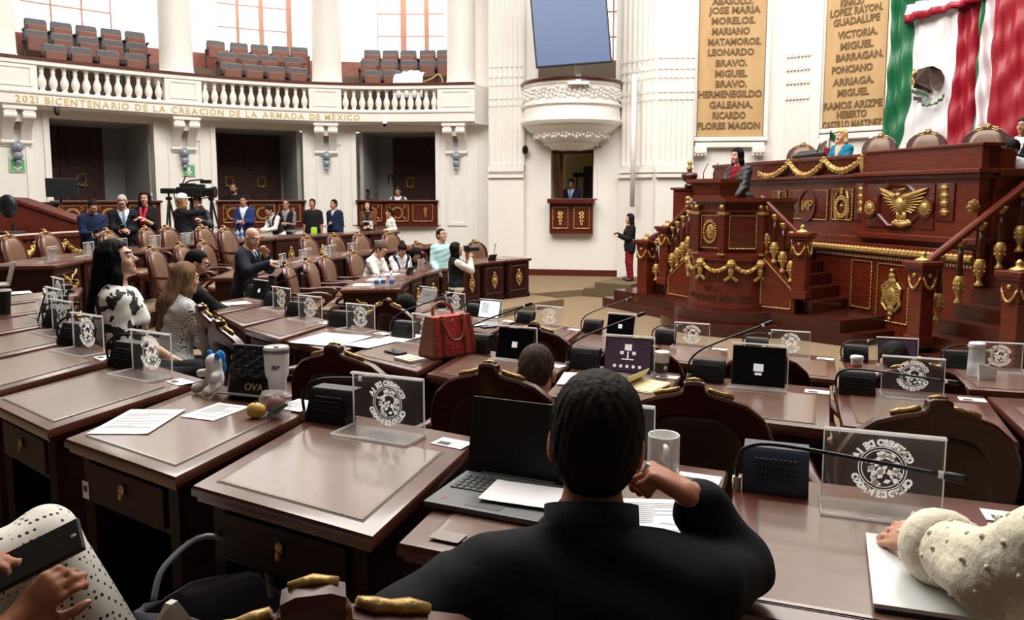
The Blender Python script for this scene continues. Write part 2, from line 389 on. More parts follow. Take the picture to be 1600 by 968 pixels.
# scrolled consoles with hanging globe lamps
def console(s, name, lab):
    M = local(s, .06); mb = MB()
    side = [(0, 0), (0, .1), (.06, .14), (.5, .14), (.5, -.62), (.46, -.66), (.4, -.55), (.3, -.3), (.1, -.14), (.03, -.1)]
    mb.bbox((0, .25, 3.98), (.62, .55, .07), .01)
    for x in (-.17, .17):
        mb.extrude([(p[0], p[1] + 3.86) for p in side], x - .1, x + .1, lambda u, v, w: (w, u, v))
        mb.tube([(x - .12, .07, 3.83), (x + .12, .07, 3.83)], .085, 12); mb.tube([(x - .12, .43, 3.3), (x + .12, .43, 3.3)], .05, 10)
    mb.box((0, .3, 3.86), (.2, .3, .3))
    mb.xf(M); o = mb.build(name, WALL, label=lab, cat='bracket', auto=True); return M
cl = ((35, 'white scrolled console above the left green sign'), (294, 'white scrolled console between the left and middle doors'), (512, 'white scrolled console between the middle and right doors'), (712, 'white scrolled console beside the fluted pier'))
ll = ('blue glass globe pendant over the left green sign', 'blue glass globe pendant between the left and middle doors', 'blue glass globe pendant between the middle and right doors', 'blue glass globe pendant beside the fluted pier')
GLOBE = mat('blue_globe_glass', (146, 156, 172), .25, .1, .4, 60, coat=.4)
for (px, lab), l2 in zip(cl, ll):
    s = s_at(px, .3); M = console(s, 'console', lab)
    t = thing('globe_lamp', l2, 'lamp', M @ Vector((0, .36, 3.2)))
    MB().tube([(0, 0, .1), (0, 0, -.35)], .012, 6).build('stem', STEEL, parent=t)
    for z, r in ((-.0, .105), (-.19, .085), (-.33, .045)):
        mb = MB().ball((0, 0, z), (r, r, r * 1.05), 14)
        for a in range(8): mb.tube([(r * 1.02 * math.cos(a * .785) * math.sin(t1), r * 1.02 * math.sin(a * .785) * math.sin(t1), z - r * 1.05 * math.cos(t1)) for t1 in [q * math.pi / 8 for q in range(1, 8)]], .008, 4)
        mb.build('globe', GLOBE, parent=t, smooth=True)
# columns
for k, px in enumerate((8, 285, 516, 722)):
    p = fas(s_at(px, .55), .55, 4.36)
    mb = MB().lathe([(.5, .4), (.5, .62), (.46, .64), (.44, .7), (.41, .72), (.38, .78), (.37, 1.2), (.355, 5.6)], p, 28)
    mb.build('column_%d' % (k + 1), WALL, kind='structure', auto=True)
# gallery steps, back wall with windows
BROWN = mat('gallery_step_wood', (104, 88, 74), .6, var=.1, scale=20)
gs = MB()
for o0, o1, z in ((.3, .62, 4.36), (.6, 1.7, 4.7), (1.7, 2.6, 5.13), (2.6, 4.05, 5.57)): sweep(rect(o0, o1, 4.2, z), 0, SLEN, gs)
struct(gs, 'gallery_floor', BROWN)
wa = MB(); sweep(rect(3.9, 4.02, 5.57, 6.2), 0, SLEN, wa); struct(wa, 'trim_3', wood('gallery_wood', (128, 72, 58)))
wins = [(s_at(52, 4.0), s_at(190, 4.0)), (s_at(348, 4.0), s_at(462, 4.0)), (s_at(594, 4.0), s_at(697, 4.0))]
bw = MB(); ed = [0] + [e for o in wins for e in o] + [SLEN]
for k in range(0, len(ed), 2): sweep(rect(4.0, 4.4, 4.3, 10.6), ed[k], ed[k + 1], bw)
for a, b in wins: sweep(rect(4.0, 4.4, 4.3, 6.35), a, b, bw); sweep(rect(4.0, 4.4, 9.7, 10.6), a, b, bw)
struct(bw, 'wall_gallery', WALL)
GLASS = clear_mat('window_glass', (1, 1, 1), .95)
MUN = mat('window_muntin', (168, 122, 100), .5)
for k, (a, b) in enumerate(wins):
    f = MB(); n = 3
    for i in range(n + 1):
        s = a + (b - a) * i / n; sweep(rect(4.1, 4.17, 6.35, 9.7), max(s - .02, a), min(s + .02, b), f)
    for j in range(6):
        z = 6.35 + j * .66; sweep(rect(4.1, 4.17, z, z + .032), a, b, f)
    w = f.build('window_%d' % (k + 1), MUN, kind='structure')
    sweep(rect(4.13, 4.14, 6.36, 9.69), a, b).build('pane', GLASS, parent=w)
# end return of the balcony towards the pier
er = MB(); d, n = fdir(SLEN); p = fas(SLEN, 0)
er.hexa([p + Vector((0, 0, 4.0)), p + d * .3 + n * .55 + Vector((0, 0, 4.0)), p + n * 4.2 + d * .3 + Vector((0, 0, 4.0)), p + n * 4.2 + Vector((0, 0, 4.0))], [p + Vector((0, 0, 4.97)), p + d * .3 + n * .55 + Vector((0, 0, 4.97)), p + n * 4.2 + d * .3 + Vector((0, 0, 4.97)), p + n * 4.2 + Vector((0, 0, 4.97))])
struct(er, 'balcony_end', WALL)
# ------------------------------------------------------------------ right-hand wall: piers, booth, tablets
def on_wall(px, py, p0, p1):
    d = ray(px, py); ex, ey = p1[0] - p0[0], p1[1] - p0[1]
    den = d[0] * ey - d[1] * ex; t = (p0[0] * ey - p0[1] * ex) / den
    return Vector((d[0] * t, d[1] * t, EYE + d[2] * t))
def wpt(px, dep): return Vector(((px - 800) / FPX * dep, dep, 0))
def wallbox(p0, p1, th, z0, z1, mb=None, out=0):
    mb = mb or MB(); d = (p1 - p0).normalized(); n = Vector((-d.y, d.x, 0)); a, b = p0 - n * out, p1 - n * out; c, e = p1 + n * th, p0 + n * th
    mb.hexa([Vector((q.x, q.y, z0)) for q in (a, b, c, e)], [Vector((q.x, q.y, z1)) for q in (a, b, c, e)]); return mb
def reeds(mb, p0, p1, n, z0, z1, out=0):
    d = (p1 - p0); L = d.length; d = d / L; nn = Vector((-d.y, d.x, 0)); r = L / n * .36
    for i in range(n):
        c = p0 + d * (L * (i + .5) / n) - nn * out
        mb.rings([[Vector((c.x, c.y, z)) + d * (r * math.cos(a)) - nn * (r * .8 * math.sin(a)) for a in [math.pi * q / 6 for q in range(7)]] for z in (z0, z1)], True, True)
def beadrows(mb, p0, p1, n, zs, out):
    d = (p1 - p0); L = d.length; d = d / L; nn = Vector((-d.y, d.x, 0)); M0 = frame_mat((0, 0, 0), d, nn, (0, 0, 1))
    for z in zs:
        for i in range(n):
            c = p0 + d * (L * (i + .5) / n) - nn * out; mb.box((c.x, c.y, z), (L / n * .6, .07, .09), M0.to_3x3())
struct(wallbox(fas(SLEN, WO) - fdir(SLEN)[0] * .1, Vector((.1, 20.6, 0)), .3, 0, 10.6), 'wall_outer_end', WALL)
a1, b1 = wpt(764, 19.75), wpt(819, 19.55)
m = MB(); wallbox(a1, b1, .9, 0, 2.62, m, .06); wallbox(a1, b1, .9, 2.62, 10.6, m); wallbox(a1, b1, .9, 2.62, 2.7, m, .12); wallbox(a1, b1, .9, 2.78, 2.92, m, .1)
reeds(m, a1, b1, 7, 2.95, 10.4); zs = [4.45, 4.62, 4.95, 5.15, 5.4]; beadrows(m, a1, b1, 7, zs, .02)
struct(m, 'pillar_1', WALL)
# wall with the round balcony and the booth window
c0, c1 = wpt(815, 19.7), wpt(990, 19.2)
o0, o1 = on_wall(861, 300, c0, c1), on_wall(927, 300, c0, c1); g0, g1 = on_wall(838, 60, c0, c1), on_wall(963, 60, c0, c1)
for q in (o0, o1, g0, g1): q.z = 0
m = MB(); wallbox(c0, c1, .35, 0, 1.3, m); wallbox(c0, o0, .35, 1.3, 3.32, m); wallbox(o1, c1, .35, 1.3, 3.32, m); wallbox(c0, c1, .35, 3.32, 4.75, m)
wallbox(c0, g0, .35, 4.75, 10.6, m); wallbox(g1, c1, .35, 4.75, 10.6, m)
for q, sg in ((o0, -1), (o1, 1)):
    dd = (c1 - c0).normalized(); wallbox(q + dd * min(0, sg * .1), q + dd * max(0, sg * .1), .05, 2.1, 3.38, m, .05)
wallbox(o0 - (c1 - c0).normalized() * .1, o1 + (c1 - c0).normalized() * .1, .05, 3.32, 3.42, m, .05)
struct(m, 'wall_booth', WALL)
m = MB(); wallbox(c0, c1, .05, .14, .3, m, .03); struct(m, 'baseboard_right', WOOD)
dB = (c1 - c0).normalized(); nB = Vector((-dB.y, dB.x, 0)); MBo = frame_mat((o0 + o1) / 2, dB, nB, (0, 0, 1)); hw = (o1 - o0).length / 2
m = MB()
for c, d in (((-hw - .05, 1.2, 2.4), (.1, 2.0, 2.4)), ((hw + .6, 1.2, 2.4), (.1, 2.0, 2.4)), ((0, 2.4, 2.4), (3, .1, 2.6)), ((0, 1.3, 3.36), (3, 2.2, .08)), ((0, 1.3, 1.2), (3, 2.2, .08))): m.box(c, d)
m.xf(MBo); struct(m, 'wall_booth_room', mat('booth_yellow', (226, 214, 168), .7))
m = MB().box((-hw + .22, .36, 2.72), (.08, .14, 1.24)).box((hw - .03, .36, 2.72), (.06, .14, 1.24)).box((0, .36, 3.28), (2 * hw, .14, .1)); m.xf(MBo); struct(m, 'trim_4', WOOD)
t = thing('booth_front', 'wooden booth front with two gilded drops under the interpreter window in the white wall', 'panel')
m = MB().bbox((0, -.1, 1.64), (2 * hw + .02, .2, .84), .01).bbox((0, -.14, 2.04), (2 * hw + .1, .42, .12), .015)
for sx in (-1, 1): m.bbox((sx * hw * .5, -.2, 1.62), (hw * .8, .03, .6), .01)
m.xf(MBo); m.build('panel', WOOD, parent=t)
m = MB()
for sx in (-1, 1): border(m, MBo, sx * hw * .5 - hw * .36, sx * hw * .5 + hw * .36, 1.36, 1.88, -.22, .008); drop(m, MBo, sx * hw * .5, 1.72, -.22, 1.2)
m.build('gilded_ornament', GOLD, parent=t, label='gilded borders and leaf drops')
# round balcony
m = MB(); cB = on_wall(893, 200, c0, c1); cB.z = 0; ang = math.atan2(-nB.y, -nB.x)
m.lathe([(.2, 3.28), (.5, 3.32), (.62, 3.42), (.66, 3.46), (.78, 3.55), (1.0, 3.72), (1.12, 3.8), (1.16, 3.86), (1.22, 3.88), (1.27, 3.95), (1.27, 4.0), (1.22, 4.03), (1.2, 4.3), (1.26, 4.33), (1.26, 4.37), (1.18, 4.42), (1.18, 4.76), (1.22, 4.8), (1.22, 4.86), (1.1, 4.86), (1.1, 4.3)], cB, 40, ang - 1.7, ang + 1.7)
struct(m, 'balcony_round', WALL, auto=True)
m = MB()
for i in range(34):                            # moulded leaf friezes
    a = ang - 1.5 + 3.0 * i / 33
    for r, z, s in ((1.2, 4.6, .05), (.93, 3.68, .045)):
        for k in range(3): m.ball((cB.x + r * math.cos(a + k * .02), cB.y + r * math.sin(a + k * .02), z + (k - 1) * .085 + .03 * math.sin(i * 1.9)), (s, s, s * .9), 6)
    m.ball((cB.x + .66 * math.cos(a), cB.y + .66 * math.sin(a), 3.44), .04, 6)
struct(m, 'trim_5', WALL)
m = MB().lathe([(1.08, 4.86), (1.26, 4.86), (1.28, 4.9), (1.24, 4.94), (1.08, 4.94)], cB, 40, ang - 1.7, ang + 1.7); struct(m, 'trim_6', WOOD)
# opening above it: steps, back wall with a window
Mg = frame_mat((g0 + g1) / 2, dB, nB, (0, 0, 1)); gw = (g1 - g0).length / 2
m = MB().box((0, .9, 4.7), (2 * gw + 1, 1.2, .1)).box((0, 1.9, 5.0), (2 * gw + 1, 1.0, .7)).box((0, 2.6, 5.3), (2 * gw + 1, .8, 1.1)); m.xf(Mg); struct(m, 'gallery_floor_right', BROWN)
m = MB().box((-.9, 3.4, 7.5), (1.9, .2, 6)).box((1.6, 3.4, 7.5), (1.0, .2, 6)).box((.5, 3.4, 5.2), (2.2, .2, 1.4)); m.xf(Mg); struct(m, 'wall_gallery_right', WALL)
m = MB()
for z in (6.0, 6.7, 7.4, 8.1, 8.8): m.box((.55, 3.35, z), (1.1, .06, .05))
for x in (.05, .35, .75, 1.07): m.box((x, 3.35, 7.6), (.05, .06, 4))
m.xf(Mg); w = struct(m, 'window_4', MUN); MB().box((.55, 3.38, 7.6), (1.0, .01, 4)).xf(Mg).build('pane', GLASS, parent=w)
# pier two, wrapping a corner
a2, b2, d2 = wpt(968, 19.2), wpt(1022, 18.4), wpt(1080, 18.35)
m = MB()
for p, q in ((a2, b2), (b2, d2)):
    wallbox(p, q, .7, 0, 2.6, m, .08); wallbox(p, q, .7, 2.6, 10.6, m); wallbox(p, q, .7, 2.6, 2.68, m, .16); wallbox(p, q, .7, 2.72, 2.86, m, .12)
    reeds(m, p, q, 7, 2.9, 10.4); beadrows(m, p, q, 7, zs, .02)
struct(m, 'pillar_2', WALL)
m = MB(); p = wpt(987, 18.45)
for x in (0,): m.tube([(p.x, p.y, 1.9), (p.x, p.y, 5.0)], .06, 10)
m.build('pipe', WALL, label='white vertical conduit pipe on the big fluted pier', cat='pipe', smooth=True)
w0, w1, w2, w3, w4 = wpt(1075, 18.6), wpt(1200, 18.35), wpt(1290, 17.6), wpt(1392, 16.6), wpt(1660, 14.0)
m = MB()
pass
for k, (p, q) in enumerate(((w0, w1), (w1, w2), (w2, w3), (w3, w4))): struct(wallbox(p, q, .4, 0, 10.6), 'wall_apse_%s' % 'abcd'[k], WALL)
m = MB(); q0, q1 = w1.lerp(w2, .08), w1.lerp(w2, .84); wallbox(q0, q1, .2, 0, 10.6, m, .14); reeds(m, q0.lerp(q1, .2), q0.lerp(q1, .8), 8, 2.9, 10.4, .14)
beadrows(m, q0.lerp(q1, .22), q0.lerp(q1, .78), 7, [4.4, 4.75, 5.05, 5.35], .16); struct(m, 'pillar_3', WALL)
STONE = mat('tan_tablet', (202, 168, 120), .65, 0, 0, 3, col2=(186, 150, 102), stretch=(1, 1, .3))
INK = mat('tablet_lettering', (120, 92, 58), .7)
def tablet(p0, p1, corners, lines, lab):
    (xl, xr, yb) = corners
    A = on_wall(xl, yb, p0, p1); B = on_wall(xr, yb, p0, p1); d = Vector((p1.x - p0.x, p1.y - p0.y, 0)).normalized(); n = Vector((-d.y, d.x, 0))
    L = (Vector((B.x, B.y, 0)) - Vector((A.x, A.y, 0))).length; z0 = A.z; H = 3.6
    M = frame_mat((A.x, A.y, 0), d, n, (0, 0, 1))
    t = thing('name_tablet', lab, 'tablet')
    MB().bbox((L / 2, -.05, z0 + H / 2), (L, .06, H), .006).xf(M).build('slab', STONE, parent=t)
    f = MB()
    for c, dd in (((L / 2, -.06, z0 - .06), (L + .26, .14, .1)), ((-.07, -.05, z0 + H / 2), (.1, .1, H)), ((L + .07, -.05, z0 + H / 2), (.1, .1, H)), ((L / 2, -.07, z0 - .2), (L + .1, .14, .12))): f.bbox(c, dd, .02)
    for sx in (.08, L - .08):
        f.bbox((sx, -.1, z0 - .32), (.3, .2, .16), .03)
        for k in range(4): f.ball((sx - .12 + k * .08, -.14, z0 - .42), .045, 6)
    f.xf(M).build('moulding', WALL, parent=t)
    for txt, x0, x1, yc in lines:
        if not txt: continue
        P0 = on_wall(x0, yc[0], p0, p1); P1 = on_wall(x1, yc[1], p0, p1)
        u0 = (P0 - Vector((A.x, A.y, 0))).dot(d); u1 = (P1 - Vector((A.x, A.y, 0))).dot(d); zc = (P0.z + P1.z) / 2
        tm = text_mesh(txt, .215, .008, .006); xs = [v[0] for v in tm.v]; w = max(xs) - min(xs)
        S = Matrix.Diagonal((((u1 - u0) / w), 1, 1, 1))
        tm.xf(frame_mat((A.x, A.y, 0), d, (0, 0, 1), -n) @ Matrix.Translation(((u0 + u1) / 2, zc - .078, .09)) @ S)
        tm.build('lettering', INK, parent=t, label='dark lettering "%s"' % txt if False else None)
c3 = lambda v: v / 4 + 800
c4 = lambda v: v / 4 + 1200
L1 = [('ABASOLO.', 1250, 1505, 10), ('JOSE MARIA', 1228, 1552, 66), ('MORELOS.', 1245, 1517, 131), ('MARIANO', 1247, 1482, 197), ('MATAMOROS.', 1222, 1552, 262), ('LEONARDO', 1222, 1508, 327), ('BRAVO.', 1270, 1466, 395), ('MIGUEL', 1265, 1465, 460), ('BRAVO.', 1268, 1465, 525), ('HERMENEGILDO', 1163, 1556, 588), ('GALEANA.', 1230, 1500, 654), ('RICARDO', 1250, 1455, 720), ('FLORES MAGON', 1157, 1545, 785)]
tablet(w0, w1, (1088.5, 1190, 214), [(t, c3(a), c3(b), (y / 4 + .5, y / 4 - .5)) for t, a, b, y in L1], 'tall tan tablet of names beside the big fluted pier behind the speaker')
L2 = [('IGNACIO', 465, 610, 18, 10), ('LOPEZ RAYON.', 400, 728, 92, 38), ('GUADALUPE', 420, 710, 152, 100), ('VICTORIA.', 448, 696, 225, 190), ('MIGUEL', 462, 668, 293, 268), ('BARRAGAN.', 435, 730, 368, 328), ('PONCIANO', 410, 663, 446, 412), ('ARRIAGA.', 417, 675, 520, 490), ('MIGUEL', 443, 640, 588, 562), ('RAMOS ARIZPE', 358, 722, 672, 632), ('HEBERTO', 440, 625, 722, 700), ('CASTILLO MARTINEZ', 350, 720, 790, 755)]
tablet(w2, w3, (1288, 1381, 201), [(t, c4(a), c4(b), (y / 4, y2 / 4)) for t, a, b, y, y2 in L2], 'tall tan tablet of names next to the big flag')
# rest of the shell, out of the picture
WALL_B = mat('darkened_wall', (34, 22, 17), .7)  # unseen walls coloured dark to keep bounced light off the near desks
for k, (a, b) in enumerate(wins):
    s = (a + b) / 2; d, n = fdir(s); p = fas(s, 4.7, 8.0); o = area('daylight_window_%d' % (k + 1), p, b - a, 1500, (1, .98, .95), sy=3.4)
    o2 = area('gallery_fill_%d' % (k + 1), fas(s, 2.2, 10.3), 3.2, 260, (1, .97, .92), sy=2.0); o2.rotation_euler = (Matrix.Rotation(math.atan2(d.y, d.x), 3, 'Z') @ Matrix.Rotation(math.radians(38), 3, 'X')).to_euler()  # added fill lights that brighten the gallery back wall between the windows
    o.rotation_euler = Matrix((d, (0, 0, 1), n)).transposed().to_euler()
m = MB(); wallbox(w4, Vector((15, 10, 0)), .4, 0, 10.6, m); wallbox(Vector((15, 10, 0)), Vector((15, -5, 0)), .4, 0, 10.6, m); struct(m, 'wall_right', WALL_B)
m = MB(); wallbox(Vector((15, -4, 0)), Vector((-16, -4, 0)), .4, 0, 10.6, m); struct(m, 'wall_back', WALL_B)
m = MB(); wallbox(Vector((-16, -4, 0)), Vector((-16, 12.5, 0)), .4, 0, 10.6, m); struct(m, 'wall_left', WALL_B)
m = MB(); m.prism([(-17, -5), (16, -5), (16, 25), (-17, 25)], 10.6, 10.8); struct(m, 'ceiling', WALL)
# ------------------------------------------------------------------ chairs
PROF = [(.215, .40), (.255, .55), (.28, .70), (.292, .83), (.284, .90), (.25, .972), (.185, 1.03), (.12, 1.055), (.07, 1.067), (.044, 1.078), (.036, 1.092), (.037, 1.108), (.02, 1.116)]
def outline(k=1.0, zc=.76): R_ = [(x * k, zc + (z - zc) * k) for x, z in PROF]; return R_ + [(-x, z) for x, z in reversed(R_)]
def lean(z): return -.25 - (z - .45) * .16
def make_chair():
    t = thing('chair', 'x', 'chair')
    ol = outline(); fn = lambda u, v, w: (u, lean(v) + w - .05 * (1 - (u / .3) ** 2), v)
    m = MB(); m.rings([[fn(u * s, .76 + (v - .76) * s, w) for u, v in ol] for s, w in ((.97, -.028), (1, -.018), (1, .018), (.97, .028))])
    m.build('back_frame', WOOD_D, parent=t, auto=True)
    def pad(zlo, zhi, wmax, bulge, y0, name, mm):
        pts = []
        for i in range(28):
            a = 2 * math.pi * i / 28; c, s = math.cos(a), math.sin(a); e = .62
            x = wmax * math.copysign(abs(c) ** e, c); z = (zlo + zhi) / 2 + (zhi - zlo) / 2 * math.copysign(abs(s) ** (.62 if s < 0 else .95), s); pts.append((x, z))
        cz = (zlo + zhi) / 2; rs = []
        for k, h in ((1, 0), (.99, .35), (.93, .7), (.75, .92), (.4, 1), (.05, 1.02)):
            rs.append([fn(x * k, cz + (z - cz) * k, y0 + bulge * h) for x, z in pts])
        MB().rings(rs).build(name, mm, parent=t, smooth=True)
    pad(.48, 1.035, .215, .06, .024, 'back_cushion', LEATHER)
    pad(.45, .99, .2, -.012, -.026, 'back_panel', LEATHER_DK)
    g = MB()
    for sx in (-1, 1):
        path = [(.14, 1.05), (.115, 1.058), (.09, 1.063), (.07, 1.069), (.05, 1.079)]
        g.tube([fn(sx * u, v + .004, .012) for u, v in path], [.007, .012, .01, .012, .007], 6)
        g.tube([fn(sx * u, v - .03, .03) for u, v in path], [.006, .009, .008, .010, .008], 6)
        g.ball(fn(sx * .024, 1.08, .026), .014, 7)
    g.ball(fn(0, 1.09, .026), (.018, .014, .024), 7); g.ball(fn(0, 1.07, .026), (.024, .014, .024), 7); g.tube([fn(-.028, 1.112, .012), fn(0, 1.12, .012), fn(.028, 1.112, .012)], .008, 6)
    g.build('crest_ornament', GOLD, parent=t, smooth=True, label='gilded crest')
    m = MB(); m.rings([[(s * x, y, z) for x, y in ((-.27, -.24), (.27, -.24), (.3, .24), (.22, .29), (-.22, .29), (-.3, .24))] for s, z in ((.95, .34), (1, .36), (1, .43), (.97, .44))]); m.build('seat_frame', WOOD_D, parent=t, auto=True)
    sq = [(-.25, -.22), (0, -.23), (.25, -.22), (.275, 0), (.27, .23), (.2, .275), (0, .28), (-.2, .275), (-.27, .23), (-.275, 0)]
    MB().rings([[(x * s, y * s, z) for x, y in sq] for s, z in ((.98, .43), (1.0, .455), (.96, .485), (.8, .505), (.4, .515), (.02, .517))]).build('seat', LEATHER, parent=t, smooth=True)
    for sx in (-1, 1):
        p = catmull([(sx * .275, lean(.7), .70), (sx * .30, -.1, .69), (sx * .305, .08, .70), (sx * .3, .2, .69), (sx * .29, .23, .65), (sx * .29, .2, .64)], 4)
        m = MB().tube(p, [.018 + .012 * min(1, i / 8) for i in range(len(p))], 8)
        m.tube(catmull([(sx * .295, .18, .67), (sx * .29, .2, .58), (sx * .275, .1, .5), (sx * .275, .12, .42)], 4), .022, 8)
        m.build('armrest', WOOD_D, parent=t, smooth=True)
    for sx, y in ((-1, .22), (1, .22), (-1, -.22), (1, -.22)):
        f = 1 if y > 0 else -1
        MB().tube(catmull([(sx * .24, y, .38), (sx * .265, y + .02 * f, .28), (sx * .245, y + .0 * f, .14), (sx * .265, y + .04 * f, .0)], 3), [.04, .04, .038, .034, .03, .026, .023, .022, .024, .03], 8).build('leg', WOOD_D, parent=t, smooth=True)
    return t
CHAIR0 = make_chair(); _used = [False]
def chair(x, y, z, face, label, group=None, sc=1):   # face = heading in degrees from +Y towards +X
    if not _used[0]: c = CHAIR0; _used[0] = True
    else: c = copy_tree(CHAIR0)
    c.location = (x, y, z); c.rotation_euler = (0, 0, -math.radians(face)); c.scale = (sc,) * 3
    c['label'] = label
    if group: c['group'] = group
    return c
def chair_at(px, py, z, face, label, **k):            # by the bearing of its crest
    p = at_z(px, py, z + 1.116); f = math.radians(face)
    return chair(p.x + .36 * math.sin(f), p.y + .36 * math.cos(f), z, face, label, **k)
# ------------------------------------------------------------------ desks
INSET_LINE = mat('inset_line', (52, 30, 24), .5)
DESKS = {}
def V2(p, z): return Vector((p[0], p[1], z))
def bil(c, u, v, z): a = c[0].lerp(c[1], u); b = c[3].lerp(c[2], u); p = a.lerp(b, v); return Vector((p.x, p.y, z))
def shrink(c, d):                               # quad moved inwards by d metres
    ctr = (c[0] + c[1] + c[2] + c[3]) / 4; out = []
    for i in range(4):
        e1 = (c[(i + 1) % 4] - c[i]).normalized(); e0 = (c[i - 1] - c[i]).normalized(); s = abs(e0.x * e1.y - e0.y * e1.x)
        out.append(c[i] + (e1 + e0) * (d / max(s, .3)))
    return out
def desk(key, NL, NR, FR, FL, zt, label, group=None, medal=True, full=True, drawer=True):
    zf = zt - .77; c = [V2(q, 0) for q in (NL, NR, FR, FL)]
    o = (c[0] + c[1] + c[2] + c[3]) / 4; c0 = [q - o for q in c]
    t = thing('desk', label, 'desk', (o.x, o.y, zf), group=group)
    H = .77; lv = lambda q, z: [Vector((p.x, p.y, z)) for p in q]
    m = MB(); m.rings([lv(shrink(c0, d), z) for d, z in ((.03, H - .055), (.012, H - .05), (.012, H - .04), (.0, H - .032), (.0, H - .014), (.005, H - .004), (.02, H))]); m.build('top', DESK_W, parent=t, auto=True)
    q = [bil(c0, u, v, 0) for u, v in ((.1, .07), (.9, .07), (.9, .74), (.1, .74))]
    MB().rings([lv(shrink(q, -.006), H + .0005), lv(shrink(q, -.006), H + .0012)]).build('inset_border', INSET_LINE, parent=t, label='dark line round the writing leather')
    MB().rings([lv(q, H + .0008), lv(q, H + .003), lv(shrink(q, .01), H + .0035)]).build('writing_leather', LEATHER_T, parent=t)
    b = shrink(c0, .045); m = MB()
    def panel(p, r, th, z0, z1):
        d = (r - p).normalized(); n = Vector((-d.y, d.x, 0)) * th
        m.hexa([Vector((s.x, s.y, z0)) for s in (p, r, r + n, p + n)], [Vector((s.x, s.y, z1)) for s in (p, r, r + n, p + n)])
    panel(b[1], b[2], .035, .03, H - .05); panel(b[3], b[0], .035, .03, H - .05)
    panel(b[2], b[3], .035, .03, H - .05)
    panel(b[0], b[1], .03, H - .22, H - .05)
    pl = shrink(c0, .03); m.rings([lv([pl[1], pl[2], pl[2].lerp(pl[3], .06), pl[1].lerp(pl[0], .06)], z) for z in (0, .05)]); m.rings([lv([pl[3], pl[0], pl[0].lerp(pl[1], .06), pl[3].lerp(pl[2], .06)], z) for z in (0, .05)])
    m.rings([lv([pl[2], pl[3], pl[3].lerp(pl[0], .08), pl[2].lerp(pl[1], .08)], z) for z in (0, .08)])
    m.build('body', DESK_S, parent=t)
    ex = (c0[1] - c0[0]).normalized(); ny = Vector((ex.y, -ex.x, 0))
    if drawer:
        Md = frame_mat((b[0] + b[1]) / 2, ex, -ny, (0, 0, 1)); L = (b[1] - b[0]).length
        d = MB().bbox((0, -.008, H - .135), (L * .8, .02, .13), .006).xf(Md).build('drawer', DESK_S, parent=t)
        MB().ball((0, -.024, H - .12), (.014, .008, .02), 8).ball((0, -.03, H - .14), (.008, .006, .014), 8).xf(Md).build('keyhole', GOLD, parent=d, label='brass keyhole plate')
    if medal:
        fx = (c0[3] - c0[2]).normalized(); n = Vector((-fx.y, fx.x, 0)); L = (b[3] - b[2]).length; Mf = frame_mat((b[2] + b[3]) / 2, fx, n, (0, 0, 1))
        g = MB(); wreath(g, Mf, 0, .40, .1, -.012, 14, .7, .014); g.ball(Mf @ Vector((0, -.012, .40)), (.045, .03, .06), 8); g.ball(Mf @ Vector((0, -.012, .54)), (.03, .02, .035), 7); g.ball(Mf @ Vector((0, -.012, .27)), (.03, .02, .035), 7)
        g.build('medallion', GOLD, parent=t, smooth=True, label='gilded front medallion')
        f = MB()
        for sx in (-.36, .36):
            for z in (.2, .6): f.ball(Mf @ Vector((sx * L, -.005, z)), .012, 6)
        border(f, Mf, -L * .38, L * .38, .16, .64, -.004, .005); f.build('front_moulding', WOOD_R, parent=t)
    DESKS[key] = dict(c=c, z=zt, f=zf, ang=math.atan2(ex.y, ex.x), yaw=None)
    sd = ((c[3] - c[0]) + (c[2] - c[1])).normalized(); DESKS[key]['side'] = sd
    return t
def near_desk(key, NL, NR, side, zt, label, w=.02, L=.8, **k):
    s = math.radians(side); v = (L * math.sin(s), L * math.cos(s))
    ex = (NR[0] - NL[0], NR[1] - NL[1]); l = math.hypot(*ex); ex = (ex[0] / l * w, ex[1] / l * w)
    desk(key, NL, NR, (NR[0] + v[0] + ex[0], NR[1] + v[1] + ex[1]), (NL[0] + v[0] - ex[0], NL[1] + v[1] - ex[1]), zt, label, **k)
ZA, ZB, ZC = 1.33, 1.13, .91
near_desk('A0', (.40, 1.43), (1.07, 1.19), 20, ZA, 'dark wooden desk in front holding the closed silver laptop')
near_desk('A1', (-.27, 1.72), (.36, 1.45), 19, ZA, 'dark wooden desk of the man in black with the open laptop and mug')
near_desk('A2', (-.90, 2.08), (-.33, 1.75), 15, ZA, 'empty dark wooden desk with bare writing leather between tumbler desk and laptop desk')
near_desk('A3', (-1.50, 2.50), (-.97, 2.14), 15, ZA, 'dark wooden desk with the white tumbler, plush toy and papers')
near_desk('A4', (-2.09, 2.98), (-1.61, 2.59), 17, ZA, 'bare dark wooden desk left of the tumbler desk')
near_desk('A5', (-2.60, 3.52), (-2.16, 3.08), 13, ZA, 'bare dark wooden desk, second to the left of the tumbler desk')
near_desk('A6', (-3.06, 4.10), (-2.66, 3.60), 16, ZA, 'bare dark wooden desk, third to the left of the tumbler desk')
near_desk('A7', (-3.46, 4.74), (-3.12, 4.20), 18, ZA, 'dark wooden desk at the left edge, fourth from the tumbler desk')
near_desk('A8', (-3.82, 5.42), (-3.52, 4.85), 20, ZA, 'dark wooden desk at the left edge with a white laptop and black cup')
near_desk('A9', (-4.15, 6.1), (-3.88, 5.55), 22, ZA, 'last dark wooden desk before the aisle at the left edge')
near_desk('B-1', (2.15, 3.05), (2.8, 2.9), 20, ZB, 'dark wooden desk cut by the right edge, second row')
near_desk('B0', (1.46, 3.31), (2.09, 3.07), 21, ZB, 'second-row desk with the etched plate standing before the rightmost dark chair back')
near_desk('B1', (.76, 3.52), (1.38, 3.24), 21, ZB, 'second-row desk with the tablet that reflects white light')
